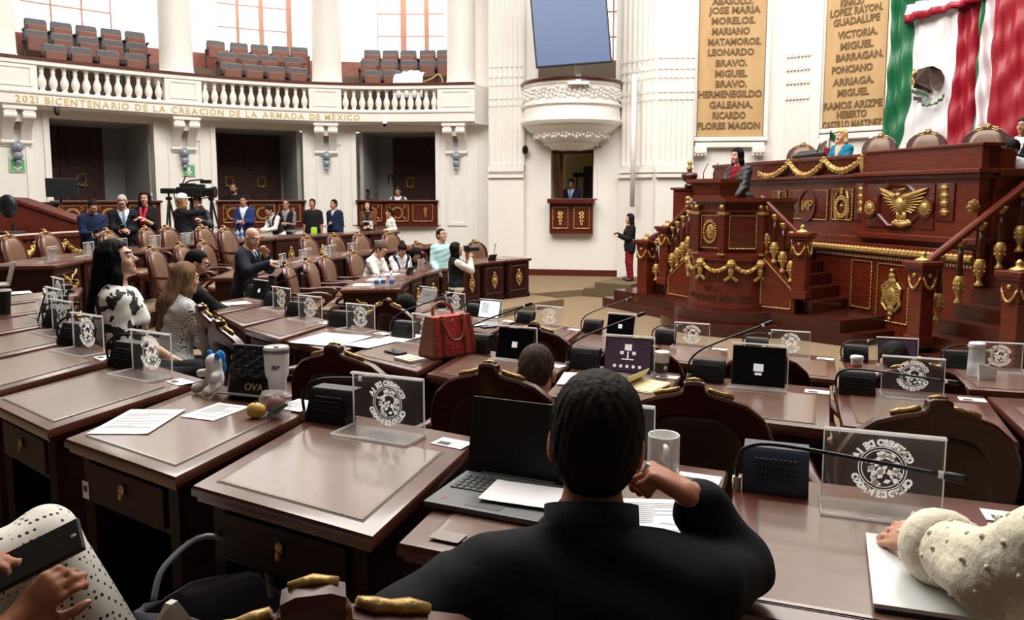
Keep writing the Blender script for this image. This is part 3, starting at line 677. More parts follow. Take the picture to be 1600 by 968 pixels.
near_desk('B2', (.16, 3.82), (.70, 3.56), 18, ZB, 'second-row desk with the purple-screen tablet and black-sleeved coffee cup')
near_desk('B3', (-.49, 4.31), (.10, 3.83), 17, ZB, 'second-row desk just right of the red handbag with a dark tablet')
near_desk('B4', (-1.05, 4.84), (-.55, 4.36), 18, ZB, 'second-row desk under the red handbag')
near_desk('B5', (-1.60, 5.33), (-1.12, 4.90), 17, ZB, 'second-row desk covered by large white papers')
near_desk('B6', (-2.07, 5.84), (-1.65, 5.38), 16, ZB, 'second-row desk with bare pale leather left of the big white papers')
near_desk('B7', (-2.50, 6.50), (-2.11, 5.94), 19, ZB, 'second-row bare desk beside the desk with the black thermos')
near_desk('B8', (-2.90, 7.15), (-2.54, 6.56), 20, ZB, 'second-row desk where the man in sunglasses rests his arms')
near_desk('C-1', (2.93, 4.82), (3.6, 4.62), 16, ZC, 'front-row desk with the glass water jug at the right edge')
near_desk('C0', (2.27, 5.03), (2.87, 4.85), 20, ZC, 'front-row desk with the red and white paper cup')
near_desk('C1', (1.62, 5.36), (2.19, 5.07), 20, ZC, 'front-row bare desk left of the red paper cup desk')
near_desk('C2', (1.08, 5.72), (1.57, 5.41), 12, ZC, 'front-row bare desk in front of the speaker rostrum')
near_desk('C3', (.47, 6.27), (1.02, 5.78), 17, ZC, 'front-row desk with the black tablet showing one small square')
near_desk('C4', (-.14, 6.80), (.42, 6.33), 17, ZC, 'front-row desk with an etched plate standing out against the carpet')
near_desk('C5', (-.64, 7.3), (-.2, 6.84), 17, ZC, 'front-row desk with two phones and the lit tablet')
near_desk('C6', (-1.02, 7.85), (-.68, 7.34), 20, ZC, 'front-row desk with an etched plate behind the red handbag')
near_desk('C7', (-1.38, 8.45), (-1.06, 7.9), 22, ZC, 'front-row desk at the far end with the leaning grey tablet')
def ring_desk(key, a0, a1, Rf, Rn, zt, label, **k):    # users sit outside the ring
    P = lambda R, a: tuple(ring_pt(R, a))[:2]
    desk(key, P(Rn, a0), P(Rn, a1), P(Rf, a1), P(Rf, a0), zt, label, **k)
ordn = ('first', 'second', 'third', 'fourth', 'fifth', 'sixth', 'seventh', 'eighth', 'ninth', 'tenth', 'eleventh', 'twelfth', 'thirteenth')
da = 55.0 / 8
for i in range(8):
    a1 = 187.5 - i * da
    ring_desk('D%d' % i, a1 - da + .15, a1 - .15, 6.05, 6.85, ZC, ['far front-row desk with the end panel and gilded scroll where the woman in white leans', 'far front-row desk where the papers and bottles stand'][i] if i < 2 else 'far front-row desk with gilded medallion, %s from the scrolled end panel' % ordn[i], drawer=False)
for i in range(8):
    a1 = 190 - i * 6.6
    ring_desk('E%d' % i, a1 - 6.5, a1, 7.65, 8.4, ZB, 'far middle-row desk with gilded medallion, %s from the aisle on the left' % ordn[i], drawer=False)
for i in range(11):
    a1 = 191 - i * 5.1
    ring_desk('G%d' % i, a1 - 5.0, a1, 10.1, 10.9, ZA, 'far back-row desk before the standing people, %s from the aisle on the left' % ordn[i], drawer=False)
# gilded scroll ornaments on the open ends
def scroll(M, name, lab, s=1):
    g = MB()
    g.tube([M @ Vector(p) for p in catmull([(-.18 * s, -.02, .03 * s), (-.12 * s, -.03, -.06 * s), (0, -.04, -.03 * s), (.08 * s, -.03, .05 * s), (.15 * s, -.02, .12 * s)], 5)], [.02 * s + .014 * s * math.sin(i * .9) for i in range(21)], 7)
    g.tube([M @ Vector(p) for p in catmull([(-.02 * s, -.03, .0), (-.06 * s, -.03, .09 * s), (-.14 * s, -.02, .1 * s), (-.2 * s, -.02, .15 * s)], 4)], .013 * s, 6)
    g.tube([M @ Vector(p) for p in catmull([(.02 * s, -.03, 0), (.08 * s, -.03, -.1 * s), (.1 * s, -.02, -.16 * s)], 4)], .012 * s, 6)
    return g
# the open end of the far front row, and the back-row end with its arch
for key, dz, s in (('D0', .5, .9), ('A9', .45, .8)):
    D = DESKS[key]; c = D['c']; a, b = (c[1], c[2]) if key == 'D0' else (c[3], c[2])
    d = (b - a).normalized(); n = Vector((-d.y, d.x, 0))
    if n.dot(((c[0] + c[1] + c[2] + c[3]) / 4) - a) < 0: n = -n; 
    par = [o for o in bpy.data.objects if o.get('label', '').startswith('far front-row desk with the end panel' if key == 'D0' else 'last dark wooden desk')][0]
    M = frame_mat((a + b) / 2 + n * .04 - par.location + Vector((0, 0, D['f'] + dz)), d, n, (0, 0, 1))
    scroll(M, 'x', 'x', s).build('scroll_ornament', GOLD, parent=par, smooth=True, label='gilded scroll on the end panel')
# chairs ---------------------------------------------------------------
chair_at(490, 889, .56, -14, 'dark wooden chair with a gilded crest in the foreground before the bare desk')
chair(.2, 1.0, .56, 19, 'dark chair the man in black sits on')
chair(1.2, .72, .56, 10, 'dark chair of the person in the cream cardigan')
chair_at(530, 535, .36, 22, 'dark chair back behind the tumbler and the etched plate')
chair_at(770, 563, .36, 19, 'dark chair back just left of the grey-haired man')
chair_at(1085, 590, .36, 14, 'large dark chair back right behind the white mug')
chair_at(1460, 617, .36, 10, 'large dark chair back behind the etched plate at the right')
chair_at(353, 497, .36, 50, 'dark chair turned edge-on, the one nearer the tufted folder')
chair_at(325, 474, .36, 55, 'dark chair turned edge-on, touching the tweed jacket')
chair_at(1193, 541, .14, 12, 'dark chair back peeking out behind the tablet with white reflections')
chair_at(1433, 557, .14, 8, 'dark chair back behind the red paper cup')
chair_at(997, 527, .14, 16, 'dark chair back behind the purple-screen tablet')
chair_at(838, 502, .14, 24, 'dark chair back behind the dark tablet near the bag')
chair_at(612, 466, .14, 40, 'dark chair back of the dark-haired person beside the handbag')
def ring_chair(px, py, z, label, group=None, da=0, sc=1):
    p = at_z(px, py, z + 1.116 * sc); v = Vector((RC.x - p.x, RC.y - p.y)); f = math.degrees(math.atan2(v.x, v.y)) + da; a = math.radians(f)
    return chair(p.x + .36 * math.sin(a), p.y + .36 * math.cos(a), z, f, label, group, sc)
# far-side chairs
for k, (px, py) in enumerate(((450, 408), (483, 402), (508, 395), (552, 389))):
    ring_chair(px, py, .14, ('leftmost', 'second', 'third', 'rightmost and largest')[k] + ' of the four brown leather armchairs facing the desk with the scrolled end')
for k, (px, py) in enumerate(((240, 383), (284, 378), (319, 374), (355, 370))):
    ring_chair(px, py, .36, ('brown leather armchair behind the long-haired woman', 'brown leather armchair above the man in sunglasses', 'brown leather armchair right of the man in sunglasses', 'brown leather armchair beside the bald man')[k])
for k, (px, py) in enumerate(((480, 366), (523, 363))):
    ring_chair(px, py, .36, ('brown leather armchair in front of the man in the dark polo', 'brown leather armchair in front of the man in the navy jacket')[k])
for k, (px, py) in enumerate(((562, 362), (609, 360), (653, 376), (743, 374))):
    ring_chair(px, py, .36 if k < 2 else .14, ('brown leather armchair in front of the woman in the brown coat', 'brown leather armchair in front of the woman in the white blouse', 'brown leather armchair next to the man in the mint shirt', 'brown leather armchair behind the photographer with the camera')[k])
for k, (px, py) in enumerate(((169, 356), (229, 352), (262, 351), (317, 350), (352, 352))):
    ring_chair(px, py, .56, ('brown leather armchair between the man in the sweater and the grey-haired man', 'brown leather armchair right of the grey-haired man in the suit', 'brown leather armchair in front of the woman with the red scarf', 'brown leather armchair below the television camera', 'brown leather armchair in front of the man in the blue blazer')[k])
ring_chair(14, 362, .56, 'brown leather armchair at the left edge before the garlanded barrier')
ring_chair(72, 358, .56, 'brown leather armchair, second from the left edge before the garlanded barrier')
# ------------------------------------------------------------------ desk fittings
GRILL = mat('grille_grey', (46, 48, 50), .6)
NAVY = mat('console_navy', (38, 50, 70), .4)
def spot(key, u, v, dz=.0):
    D = DESKS[key]; return bil(D['c'], u, v, D['z'] + dz)
def heading(key): s = DESKS[key]['side']; return math.atan2(-s.x, s.y)
def edge_heading(key, f=.6): c = DESKS[key]['c']; e = (c[2] - c[3]); return math.atan2(e.y, e.x)
# etched seal shared by all plates (lettering faces the rostrum, so it reads mirrored from behind)
def seal_mesh():
    m = MB(); n = 40
    def ring(r0, r1): m.rings([[(r0 * math.cos(a), 0, r0 * math.sin(a)), (r1 * math.cos(a), 0, r1 * math.sin(a))] for a in [2 * math.pi * i / n for i in range(n + 1)]], False, False)
    ring(.043, .0445); ring(.0375, .039)
    rnd = random.Random(3)
    for i in range(46):                     # engraved eagle, cactus and wreath as many small flakes
        a = rnd.uniform(0, 2 * math.pi); r = .034 * math.sqrt(rnd.random()); w, h = rnd.uniform(.003, .009), rnd.uniform(.003, .008); x, z = r * math.cos(a), r * math.sin(a); b = rnd.uniform(0, 3)
        m.add([(x + w * math.cos(b), 0, z + w * math.sin(b)), (x - h * math.sin(b), 0, z + h * math.cos(b)), (x - w * math.cos(b), 0, z - w * math.sin(b)), (x + h * math.sin(b), 0, z - h * math.cos(b))], [(0, 1, 2, 3)])
    for txt, a0, a1, up in (('CONGRESO DE LA', 155, 25, 1), ('CIUDAD DE MEXICO', 205, 335, -1)):
        for i, ch in enumerate(txt):
            if ch == ' ': continue
            a = math.radians(a0 + (a1 - a0) * i / (len(txt) - 1)); L = letter(ch, .0178, 0, .0013); rad = .047 if up > 0 else .0595
            # seen from the front (+y side), x mirrored
            o = Vector((rad * math.cos(a), 0, rad * math.sin(a))); zz = Vector((math.cos(a), 0, math.sin(a))) * up; xx = Vector((math.sin(a), 0, -math.cos(a))) * up
            M = frame_mat(o, xx, zz, (0, 1, 0))
            q = MB().join(L, M); q.v = [(-p[0], p[1], p[2]) for p in q.v]; m.join(q)
    return m
_np = [None]
def nameplate(key, u, v, label, rz=None, sc=1):
    p = spot(key, u, v, .0006); rz = edge_heading(key) * .6 + heading(key) * .4 if rz is None else rz
    if _np[0] is None:
        t = thing('nameplate', label, 'nameplate')
        MB().bbox((0, .0, .1), (.285, .006, .19), .002).build('sheet', ACRYL, parent=t)
        MB().bbox((0, -.06, .004), (.3, .13, .008), .003).build('base', ACRYL, parent=t)
        e = MB().bbox((0, -.006, .194), (.287, .02, .007), .002).bbox((-.1425, 0, .1), (.003, .007, .19), .001).bbox((.1425, 0, .1), (.003, .007, .19), .001).bbox((0, -.124, .006), (.3, .004, .01), .001).box((-.148, -.06, .006), (.003, .12, .01)).box((.148, -.06, .006), (.003, .12, .01))
        e.build('bright_edge', ACRYL_E, parent=t, label='bright polished edges')
        s = seal_mesh(); s.v = [(p2[0] * 1.3, -.0045, p2[2] * 1.3 + .1) for p2 in s.v]; s.build('etched_seal', ETCH, parent=t, label='white etched round seal')
        _np[0] = t
    else: t = copy_tree(_np[0]); t['label'] = label
    t.location = p; t.rotation_euler = (0, 0, rz); t.scale = (sc,) * 3; return t
_mc = {}
def mic(key, u, v, label, bend='low', rz=None, col=BLACK):
    p = spot(key, u, v, .0006); rz = heading(key) * .5 + edge_heading(key) * .5 if rz is None else rz
    if (bend, col) not in _mc:
        t = thing('microphone', label, 'microphone')
        m = MB(); m.rings([[(x, y + k, z) for x, y in ((-.085, -.035), (.085, -.035), (.085, .03), (-.085, .03))] for z, k in ((0, -.01), (.02, -.01), (.105, .025), (.115, .035))]); m.build('console', col, parent=t, auto=True)
        g = MB()
        for r in range(4):
            for q in range(9): g.box((-.05 + q * .0125, -.022 + r * .006 - .018, .045 + r * .014), (.008, .006, .008))
        g.build('keypad', GRILL, parent=t)
        MB().tube([(-.1, -.03, 0), (-.1, -.03, .035)], .012, 10).build('socket', SILVER, parent=t)
        path = {'low': [(-.1, -.03, .03), (-.105, -.03, .09), (-.08, -.02, .13), (-.03, .0, .15), (.08, .05, .15)],
                'high': [(-.1, -.03, .03), (-.1, -.03, .1), (-.04, -.01, .17), (.1, .06, .235), (.26, .14, .30)],
                'long': [(-.1, -.03, .03), (-.1, -.03, .08), (-.075, -.03, .12), (.0, -.03, .135), (.2, -.06, .13), (.38, -.08, .118)],
                'up': [(-.1, -.03, .03), (-.1, -.03, .11), (-.07, .0, .2), (-.02, .06, .26), (.05, .12, .3)]}[bend]
        pp = catmull(path, 6); MB().tube(pp, .0055, 8).build('gooseneck', BLACK_S, parent=t, smooth=True)
        d = (pp[-1] - pp[-2]).normalized(); e = pp[-1]
        MB().tube([e, e + d * .012], .0095, 10).build('ring', ACRYL_E, parent=t, label='white ring')
        MB().tube([e + d * .012, e + d * .02, e + d * .055, e + d * .062], [.008, .0115, .0115, .008], 10).build('capsule', BLACK, parent=t, smooth=True)
        _mc[(bend, col)] = t
    else: t = copy_tree(_mc[(bend, col)]); t['label'] = label
    t.location = p; t.rotation_euler = (0, 0, rz); return t
_st = [None]
SQ = mat('print_grey', (70, 70, 72), .7)
def sticker(key, u, v, label):
    p = spot(key, u, v, .0006)
    if _st[0] is None:
        t = thing('desk_card', label, 'card'); MB().bbox((0, 0, .0008), (.12, .075, .0014), .0003).build('card', PAPER, parent=t)
        MB().box((-.02, -.014, .0018), (.045, .028, .0006)).build('printed_block', SQ, parent=t, label='dark printed block')
        m = MB(); m.rings([[(.02 + r * math.cos(a), .018 + r * .5 * math.sin(a), .0016) for a in [k * .5236 for k in range(12)]] for r in (.012, .016)], True, False); m.build('printed_emblem', mat('print_light', (180, 180, 182), .7), parent=t); _st[0] = t
    else: t = copy_tree(_st[0]); t['label'] = label
    t.location = p; t.rotation_euler = (0, 0, edge_heading(key)); return t
# tablets on clear stands
SCR_DK = mat('screen_dark', (16, 17, 20), .12, coat=.5)
SCR_PURPLE = mat('screen_purple', (70, 52, 66), .3, 0, 0, 9, col2=(40, 34, 46), emit=.35)
SCR_LIT = mat('screen_lit', (214, 230, 236), .3, emit=.9)
ICON = mat('screen_icon', (228, 228, 230), .5, emit=.5)
def tablet_on_stand(key, u, v, label, screen='dark', rz=None, tilt=16, back=False, w=.25, h=.18):
    p = spot(key, u, v, .0006); rz = heading(key) * .5 + edge_heading(key) * .5 if rz is None else rz
    t = thing('tablet', label, 'tablet', p, rz); R_ = Matrix.Rotation(-math.radians(tilt), 4, 'X'); M = Matrix.Translation((0, -.02, .012)) @ R_
    MB().bbox((0, 0, h / 2), (w, .008, h), .004).xf(M).build('case', SILVER if back else BLACK, parent=t)
    if not back:
        MB().box((0, -.0048, h / 2), (w - .012, .001, h - .014)).xf(M).build('screen', {'dark': SCR_DK, 'purple': SCR_PURPLE, 'lit': SCR_LIT, 'glare': SCR_DK}[screen], parent=t)
        ic = MB(); y = -.006
        if screen == 'purple':
            ic.box((0, y, h * .72), (.04, .001, .035)).box((-.035, y, h * .56), (.02, .001, .018)).box((.035, y, h * .56), (.02, .001, .018)).box((0, y, h * .5), (.008, .001, .04)).box((0, y, h * .38), (.07, .001, .006))
            for k in range(5): ic.ball((-.072 + k * .036, y, h * .18), (.0095, .001, .0095), 10)
        elif screen == 'dark': ic.box((-.0, y, h * .46), (.036, .001, .036))
        elif screen == 'glare': ic.box((.0, y, h * .46), (.05, .001, .04)).box((.0, y - .0003, h * .3), (.035, .001, .012))
        else:
            for k in range(7): ic.box((-.05, y, h * (.8 - k * .08)), (.08, .001, .004))
        ic.xf(M).build('screen_content', ICON if screen != 'lit' else SQ, parent=t, label='shapes shown on the screen')
        if screen == 'lit': MB().box((0, -.0044, h / 2), (w - .005, .0008, h - .006)).xf(M).build('bezel', BLACK_S, parent=t)
    else: MB().box((0, -.0048, h * .55), (.05, .001, .012)).xf(M).build('emblem', STEEL, parent=t)
    e = MB().bbox((0, -.03, .006), (w + .03, .11, .01), .003).bbox((0, .035, h * .55), (w + .02, .006, h * 1.05), .002); e.build('stand', ACRYL, parent=t, label='clear acrylic stand')
    MB().box((0, .03, h * 1.08), (w + .02, .014, .006)).box((w / 2 + .01, .035, h * .55), (.004, .007, h * 1.05)).box((0, -.084, .008), (w + .03, .004, .012)).build('stand_edge', ACRYL_E, parent=t, label='bright acrylic edges')
    return t
kit = [('A1', 'the desk of the man in black', 1), ('A2', 'the empty desk beside the tumbler desk', 1), ('A4', 'the bare desk left of the tumbler', 1), ('A5', 'the second bare desk left of the tumbler', 1), ('A6', 'the third bare desk left of the tumbler', 1), ('A7', 'the fourth desk left of the tumbler', 1), ('A8', 'the left-edge desk with the white laptop', 1), ('A0', 'the closed silver laptop desk', 1),
       ('B0', 'the second-row desk at the right edge', 1), ('B4', 'the handbag desk', 1), ('B5', 'the desk of big white papers', 1), ('B6', 'the second-row desk left of the big papers', 1), ('B7', 'the second-row desk by the thermos', 1),
       ('C-1', 'the water jug desk', 1), ('C1', 'the bare front-row desk beside the red cup desk', 1), ('C2', 'the front-row desk before the rostrum', 1), ('C4', 'the front-row desk against open carpet', 1), ('C6', 'the front-row desk behind the handbag', 1)]
for key, ph, _ in kit:
    if key == 'A0': nameplate(key, .5, .83, 'clear acrylic nameplate with round seal on ' + ph, sc=1.0)
    else: nameplate(key, .52, .86, 'clear acrylic nameplate with round seal on ' + ph)
    mic(key, .15, .76 if key == 'B0' else .86, 'black gooseneck microphone on ' + ph, 'long' if key in ('A0', 'B0') else ('high' if key in ('B4', 'B7') else 'low'), col=NAVY if key == 'A0' else BLACK)
    sticker(key, .9, .86, 'small printed card on ' + ph)
for key, ph, b in (('B1', 'the desk whose tablet reflects white light', 'high'), ('B2', 'the purple-screen tablet desk', 'high'), ('B3', 'the desk with the dark tablet right of the handbag', 'high'), ('C3', 'the front-row desk with the black tablet', 'high'), ('C0', 'the red paper cup desk', 'low'), ('C5', 'the two-phone desk', 'low'), ('B8', 'the desk of the man in sunglasses', 'high')):
    mic(key, .13, .86, 'black gooseneck microphone on ' + ph, b)
    if key not in ('B8',): sticker(key, .91, .84, 'small printed card on ' + ph)
tablet_on_stand('B1', .5, .80, 'tablet with black screen reflecting white light on a clear stand', 'glare', w=.27, h=.21)
tablet_on_stand('B2', .55, .80, 'tablet with purple call screen beside the black-sleeved coffee cup', 'purple', w=.27, h=.2)
tablet_on_stand('B3', .54, .80, 'dark tablet with one pale square just right of the red handbag', 'dark', w=.25, h=.19)
tablet_on_stand('C3', .52, .82, 'black tablet with one grey square standing before the rostrum carpet', 'dark', w=.25, h=.19)
tablet_on_stand('C0', .55, .8, 'tablet with purple call screen behind the red paper cup', 'purple', w=.26, h=.18)
tablet_on_stand('C5', .52, .78, 'lit tablet with a pale document screen behind the two phones', 'lit', w=.25, h=.18)
tablet_on_stand('C7', .5, .78, 'grey tablet leaning with its back towards us at the far front row', back=True, tilt=28)
tablet_on_stand('B8', .55, .84, 'dark tablet on a stand beside the black thermos', 'dark')
# far-side desks: plates, tablets and microphones
for key, ph in (('D2', 'third'), ('D6', 'seventh')): mic(key, .3, .75, 'black gooseneck microphone on the %s far front-row desk' % ph, 'up')
nameplate('D5', .5, .8, 'clear acrylic nameplate on the far front-row desk beside the photographer')
nameplate('D0', .55, .82, 'clear acrylic nameplate among the papers before the woman in white')
for i, key in enumerate(('E1', 'E2', 'E3', 'E4', 'E5')): nameplate(key, .5, .8, 'clear acrylic nameplate on the %s far middle-row desk' % ordn[i + 1])
for i, key in enumerate(('E2', 'E3')): tablet_on_stand(key, .15, .7, 'grey tablet seen from behind on the %s far middle-row desk' % ordn[i + 2], back=True, tilt=26)
for i, key in enumerate(('G1', 'G2', 'G3', 'G4', 'G6')): nameplate(key, .5, .8, 'clear acrylic nameplate on the %s far back-row desk' % ordn[(1, 2, 3, 4, 6)[i]])
for i, key in enumerate(('G0', 'G4', 'G5')): tablet_on_stand(key, .5, .7, 'grey tablet seen from behind on the %s far back-row desk' % ordn[(0, 4, 5)[i]], back=True, tilt=26)
# ------------------------------------------------------------------ gallery seats
SEATC = mat('gallery_seat_grey', (92, 92, 96), .5, var=.1)
SEATB = mat('gallery_seat_brown', (120, 74, 58), .5, var=.1)
def gallery_seat():
    t = thing('gallery_seat', 'x', 'seat')
    m = MB(); m.rings([[(x * s, -.02 + d, .62 + (z - .62) * s) for x, z in ((-.23, .42), (.23, .42), (.245, .6), (.24, .8), (.21, .85), (-.21, .85), (-.24, .8), (-.245, .6))] for s, d in ((.96, .0), (1, .01), (1, .05), (.94, .07))]); m.build('backrest', SEATC, parent=t, auto=True)
    MB().bbox((0, .12, .52), (.43, .1, .34), .03).build('seat', SEATB, parent=t, label='tipped-up brown seat')
    for sx in (-1, 1): MB().bbox((sx * .265, .08, .56), (.04, .3, .05), .01).bbox((sx * .265, .03, .28), (.04, .06, .56), .01).build('armrest', BLACK, parent=t)
    return t
gs0 = None; bayn = ('left', 'middle', 'right'); rown = ('front', 'middle', 'back')
bay_px = [((92, 132, 174, 215), (66, 105, 145, 182, 218), (66, 105, 143, 181, 217)), ((370, 403, 437, 470, 0), (363, 395, 428, 464), (346, 382, 413, 445, 474)), ((586, 616, 646), (580, 612, 642, 672, 698), (586, 614, 642, 671, 697))]
for bi, bay in enumerate(bay_px):
    for r, row in enumerate(bay):
        row = [p for p in row if p]
        off, z = ((1.25, 4.7), (2.2, 5.13), (3.1, 5.57))[r]
        for i, px in enumerate(row):
            s = s_at(px + (0 if bi else 6), off); d, n = fdir(s)
            if gs0 is None: gs0 = gallery_seat(); o = gs0
            else: o = copy_tree(gs0)
            p = fas(s, off, z); o.location = p; o.rotation_euler = (0, 0, math.atan2(-d.y, -d.x) )
            o['group'] = 'tip-up seats of the %s gallery bay' % bayn[bi]
            o['label'] = 'grey tip-up gallery seat, %s from the left in the %s row of the %s bay' % (ordn[i], rown[r], bayn[bi])
# ------------------------------------------------------------------ rostrum (tribune)
TO = Vector((3.62, 12.6, 0)); Tn = Vector((-.8, -.6, 0)); Td = Vector((.6, -.8, 0))
def T(a, b, z): return TO + Tn * a + Td * b + Vector((0, 0, z))
def tpoly(pts, z0, z1, mb, mi=0): return mb.extrude(pts, z0, z1, lambda a, b, w: T(a, b, w), mi)
OCT = [(-.7, -.65), (.15, -.65), (.55, -.25), (.55, .25), (.15, .65), (-.7, .65)]
def tshell(poly, th, z0, z1, mb):
    q = [(a, b) for a, b in poly if True]; inn = [(a - th if a > -.6 else a, b - math.copysign(th, b)) for a, b in q]; q2 = q + inn[::-1]; tpoly(q2, z0, z1, mb)
def grow(poly, d): return [(a + (d if a > 0 else 0), b + (d if b > 0 else -d)) for a, b in poly]
def arcpoly(r, ca=-.1, n=20, back=-.9): return [(back, -r)] + [(ca + r * math.cos(t), r * math.sin(t)) for t in [-math.pi / 2 + math.pi * i / n for i in range(n + 1)]] + [(back, r)]
tri = thing('rostrum', 'carved red mahogany speaker rostrum with gilded garland in front of the dais', 'rostrum')
m = MB()
tshell(OCT, .1, 1.2, 2.02, m); tshell(grow(OCT, .04), .2, 2.02, 2.06, m); tshell(grow(OCT, .08), .26, 2.06, 2.12, m); tpoly(OCT, 1.2, 1.3, m); tpoly(grow(OCT, .05), 1.2, 1.26, m); tpoly(grow(OCT, .03), 1.9, 1.93, m)
tpoly(arcpoly(.72), .36, 1.2, m); tpoly(arcpoly(.77), .36, .46, m); tpoly(arcpoly(.76), 1.14, 1.22, m)
m.build('drum', WOOD_R, parent=tri, auto=True)
def face_frame(p, q): a, b = T(*p, 0), T(*q, 0); d = (b - a).normalized(); return frame_mat((a + b) / 2, d, Vector((-d.y, d.x, 0)), (0, 0, 1)), (b - a).length
g = MB(); pm = MB()
Mf, Lf = face_frame((.55, -.25), (.55, .25)); Mr, Lr = face_frame((.55, .25), (.15, .65)); Ml, Ll = face_frame((.15, -.65), (.55, -.25))
for Mx, L in ((Mf, Lf), (Mr, Lr), (Ml, Ll)):
    border(g, Mx, -L * .36, L * .36, 1.33, 1.84, -.02, .008)
    pm.bbox((0, -.008, 1.585), (L * .66, .02, .48), .008, Mx.to_3x3()) if False else pm.join(MB().bbox((0, -.008, 1.585), (L * .66, .02, .48), .008).xf(Mx))
wreath(g, Mf, 0, 1.585, .17, -.03, 26, .72, .014); g.join(MB().ball((0, -.02, 1.585), (.085, .025, .125), 12).xf(Mf))
for k in range(16): g.ball(Mf @ Vector((.06 * math.cos(k * 1.7) * (k / 16), -.045, 1.585 + .1 * math.sin(k * 1.7) * (k / 16))), .018, 6)
for p in ((.57, -.25), (.57, .25), (.16, .67), (.16, -.67)):
    c = T(*p, 0)
    pm.box((c.x, c.y, 1.6), (.11, .11, .78), frame_mat((0, 0, 0), Td, -Tn, (0, 0, 1)).to_3x3())
    g.box((c.x, c.y, 1.88), (.14, .14, .045), frame_mat((0, 0, 0), Td, -Tn, (0, 0, 1)).to_3x3()); g.box((c.x, c.y, 1.24), (.13, .13, .03), frame_mat((0, 0, 0), Td, -Tn, (0, 0, 1)).to_3x3())
    g.ball((c.x + Tn.x * .05, c.y + Tn.y * .05, 1.98), .04, 8)
    for k in range(3): pm.tube([c + (Tn * .05) + Td * (k - 1) * .03 + Vector((0, 0, 1.28)), c + Tn * .05 + Td * (k - 1) * .03 + Vector((0, 0, 1.85))], .011, 6)
pm.build('panel', WOOD, parent=tri, auto=True)
def swag(mb, p, q, sag, r=.03, n=18, out=Vector((0, 0, 0))):
    pts = []
    for i in range(n + 1):
        t = i / n; v = p.lerp(q, t) + Vector((0, 0, -sag * 4 * t * (1 - t))) + out * (4 * t * (1 - t)); pts.append(v)
    mb.tube(pts, [r * (.75 + .35 * math.sin(math.pi * i / n)) for i in range(n + 1)], 6)
    for i in range(n + 1):
        for k in range(3): mb.ball(pts[i] + Vector((math.cos(k * 2.1 + i) * r * .6, -abs(math.sin(i + k)) * r * .5, math.sin(k * 2.1 + i) * r * .8)), r * .5, 5)
def cyl(t, z, r=.75): return T(-.1 + r * math.cos(math.radians(t)), r * math.sin(math.radians(t)), z)
for a, b in ((-88, -48), (-48, -8), (-8, 32), (32, 66)):
    k = 6; pts = []
    for i in range(k):
        t0, t1 = a + (b - a) * i / k, a + (b - a) * (i + 1) / k; h = lambda u: 1.12 - .15 * 4 * u * (1 - u)
        swag(g, cyl(t0, h(i / k)), cyl(t1, h((i + 1) / k)), 0, .03, 4)
for t in (-48, -8, 32, 66):
    g.ball(cyl(t, 1.1, .77), (.075, .075, .07), 9); g.ball(cyl(t, .98, .765), (.05, .05, .09), 8)
    for k in range(5): g.ball(cyl(t + (k - 2) * 3, .9 - .03 * abs(k - 2), .765), .03, 6)
g.build('gilded_ornament', GOLD, parent=tri, label='gilded wreath, borders and garland')
def cyl_text(txt, tc, z, size, name):
    mb = MB(); adv = [(.32 if c == ' ' else .62) * size for c in txt]; tot = sum(adv); u = 0
    for ch, w in zip(txt, adv):
        if ch != ' ':
            t = math.radians(tc + math.degrees((u + w / 2 - tot / 2) / .73)); o = T(-.1 + .725 * math.cos(t), .725 * math.sin(t), z); nn = (Tn * math.cos(t) + Td * math.sin(t)); xx = Td * math.cos(t) - Tn * math.sin(t)
            mb.join(letter(ch, size, .006, .002), frame_mat(o, xx, (0, 0, 1), nn))
        u += w
    mb.build(name, mat('dark_bronze', (88, 52, 30), .35, .4), parent=tri)
cyl_text('CONGRESO', 8, .8, .13, 'lettering'); cyl_text('DE LA', 8, .66, .1, 'lettering'); cyl_text('CIUDAD DE MÉXICO', 8, .5, .13, 'lettering')
# lectern
m = MB(); tpoly([(.2, -.35), (.62, -.32), (.62, .25), (.2, .25)], 2.12, 2.16, m)
m.hexa([T(.24, -.28, 2.12), T(.6, -.28, 2.12), T(.6, .18, 2.12), T(.24, .18, 2.12)], [T(.2, -.36, 2.36), T(.66, -.36, 2.36), T(.66, .22, 2.36), T(.2, .22, 2.36)])
m.hexa([T(.16, -.42, 2.36), T(.7, -.42, 2.36), T(.7, .28, 2.36), T(.16, .28, 2.36)], [T(.16, -.42, 2.40), T(.7, -.42, 2.42), T(.7, .28, 2.42), T(.16, .28, 2.40)])
m.build('lectern', WOOD_R, parent=tri)
for b in (-.12, .08):
    c = T(.5, b - .1, 2.41); MB().tube(catmull([c, c + Vector((0, 0, .12)), c - Tn * .1 + Vector((0, 0, .26))], 5), .008, 6).build('microphone', BLACK_S, parent=tri, smooth=True)
# platform and curved steps
st = MB()
for i in range(7):
    z = .18 * (i + 1); br = 1.78 - .19 * i; bl = -(2.75 - .31 * i)
    if i < 2:
        r = 1.2 - .2 * i; pl = [(-1.75, bl - .25), (.05, bl - .25), (.25, -r - .2)] + [(-.1 + r * math.cos(t), r * math.sin(t)) for t in [-1.2 + 2.4 * k / 18 for k in range(19)]] + [(.2, 1.35), (.1, br + .4), (-1.75, br + .75)]
    else: pl = [(-1.75, bl), (-.12, bl), (-.12, br), (-1.75, br)]
    tpoly(pl, .0 if i == 0 else z - .18, z, st)
st.build('rostrum_steps', WOOD_D, kind='structure', auto=True)
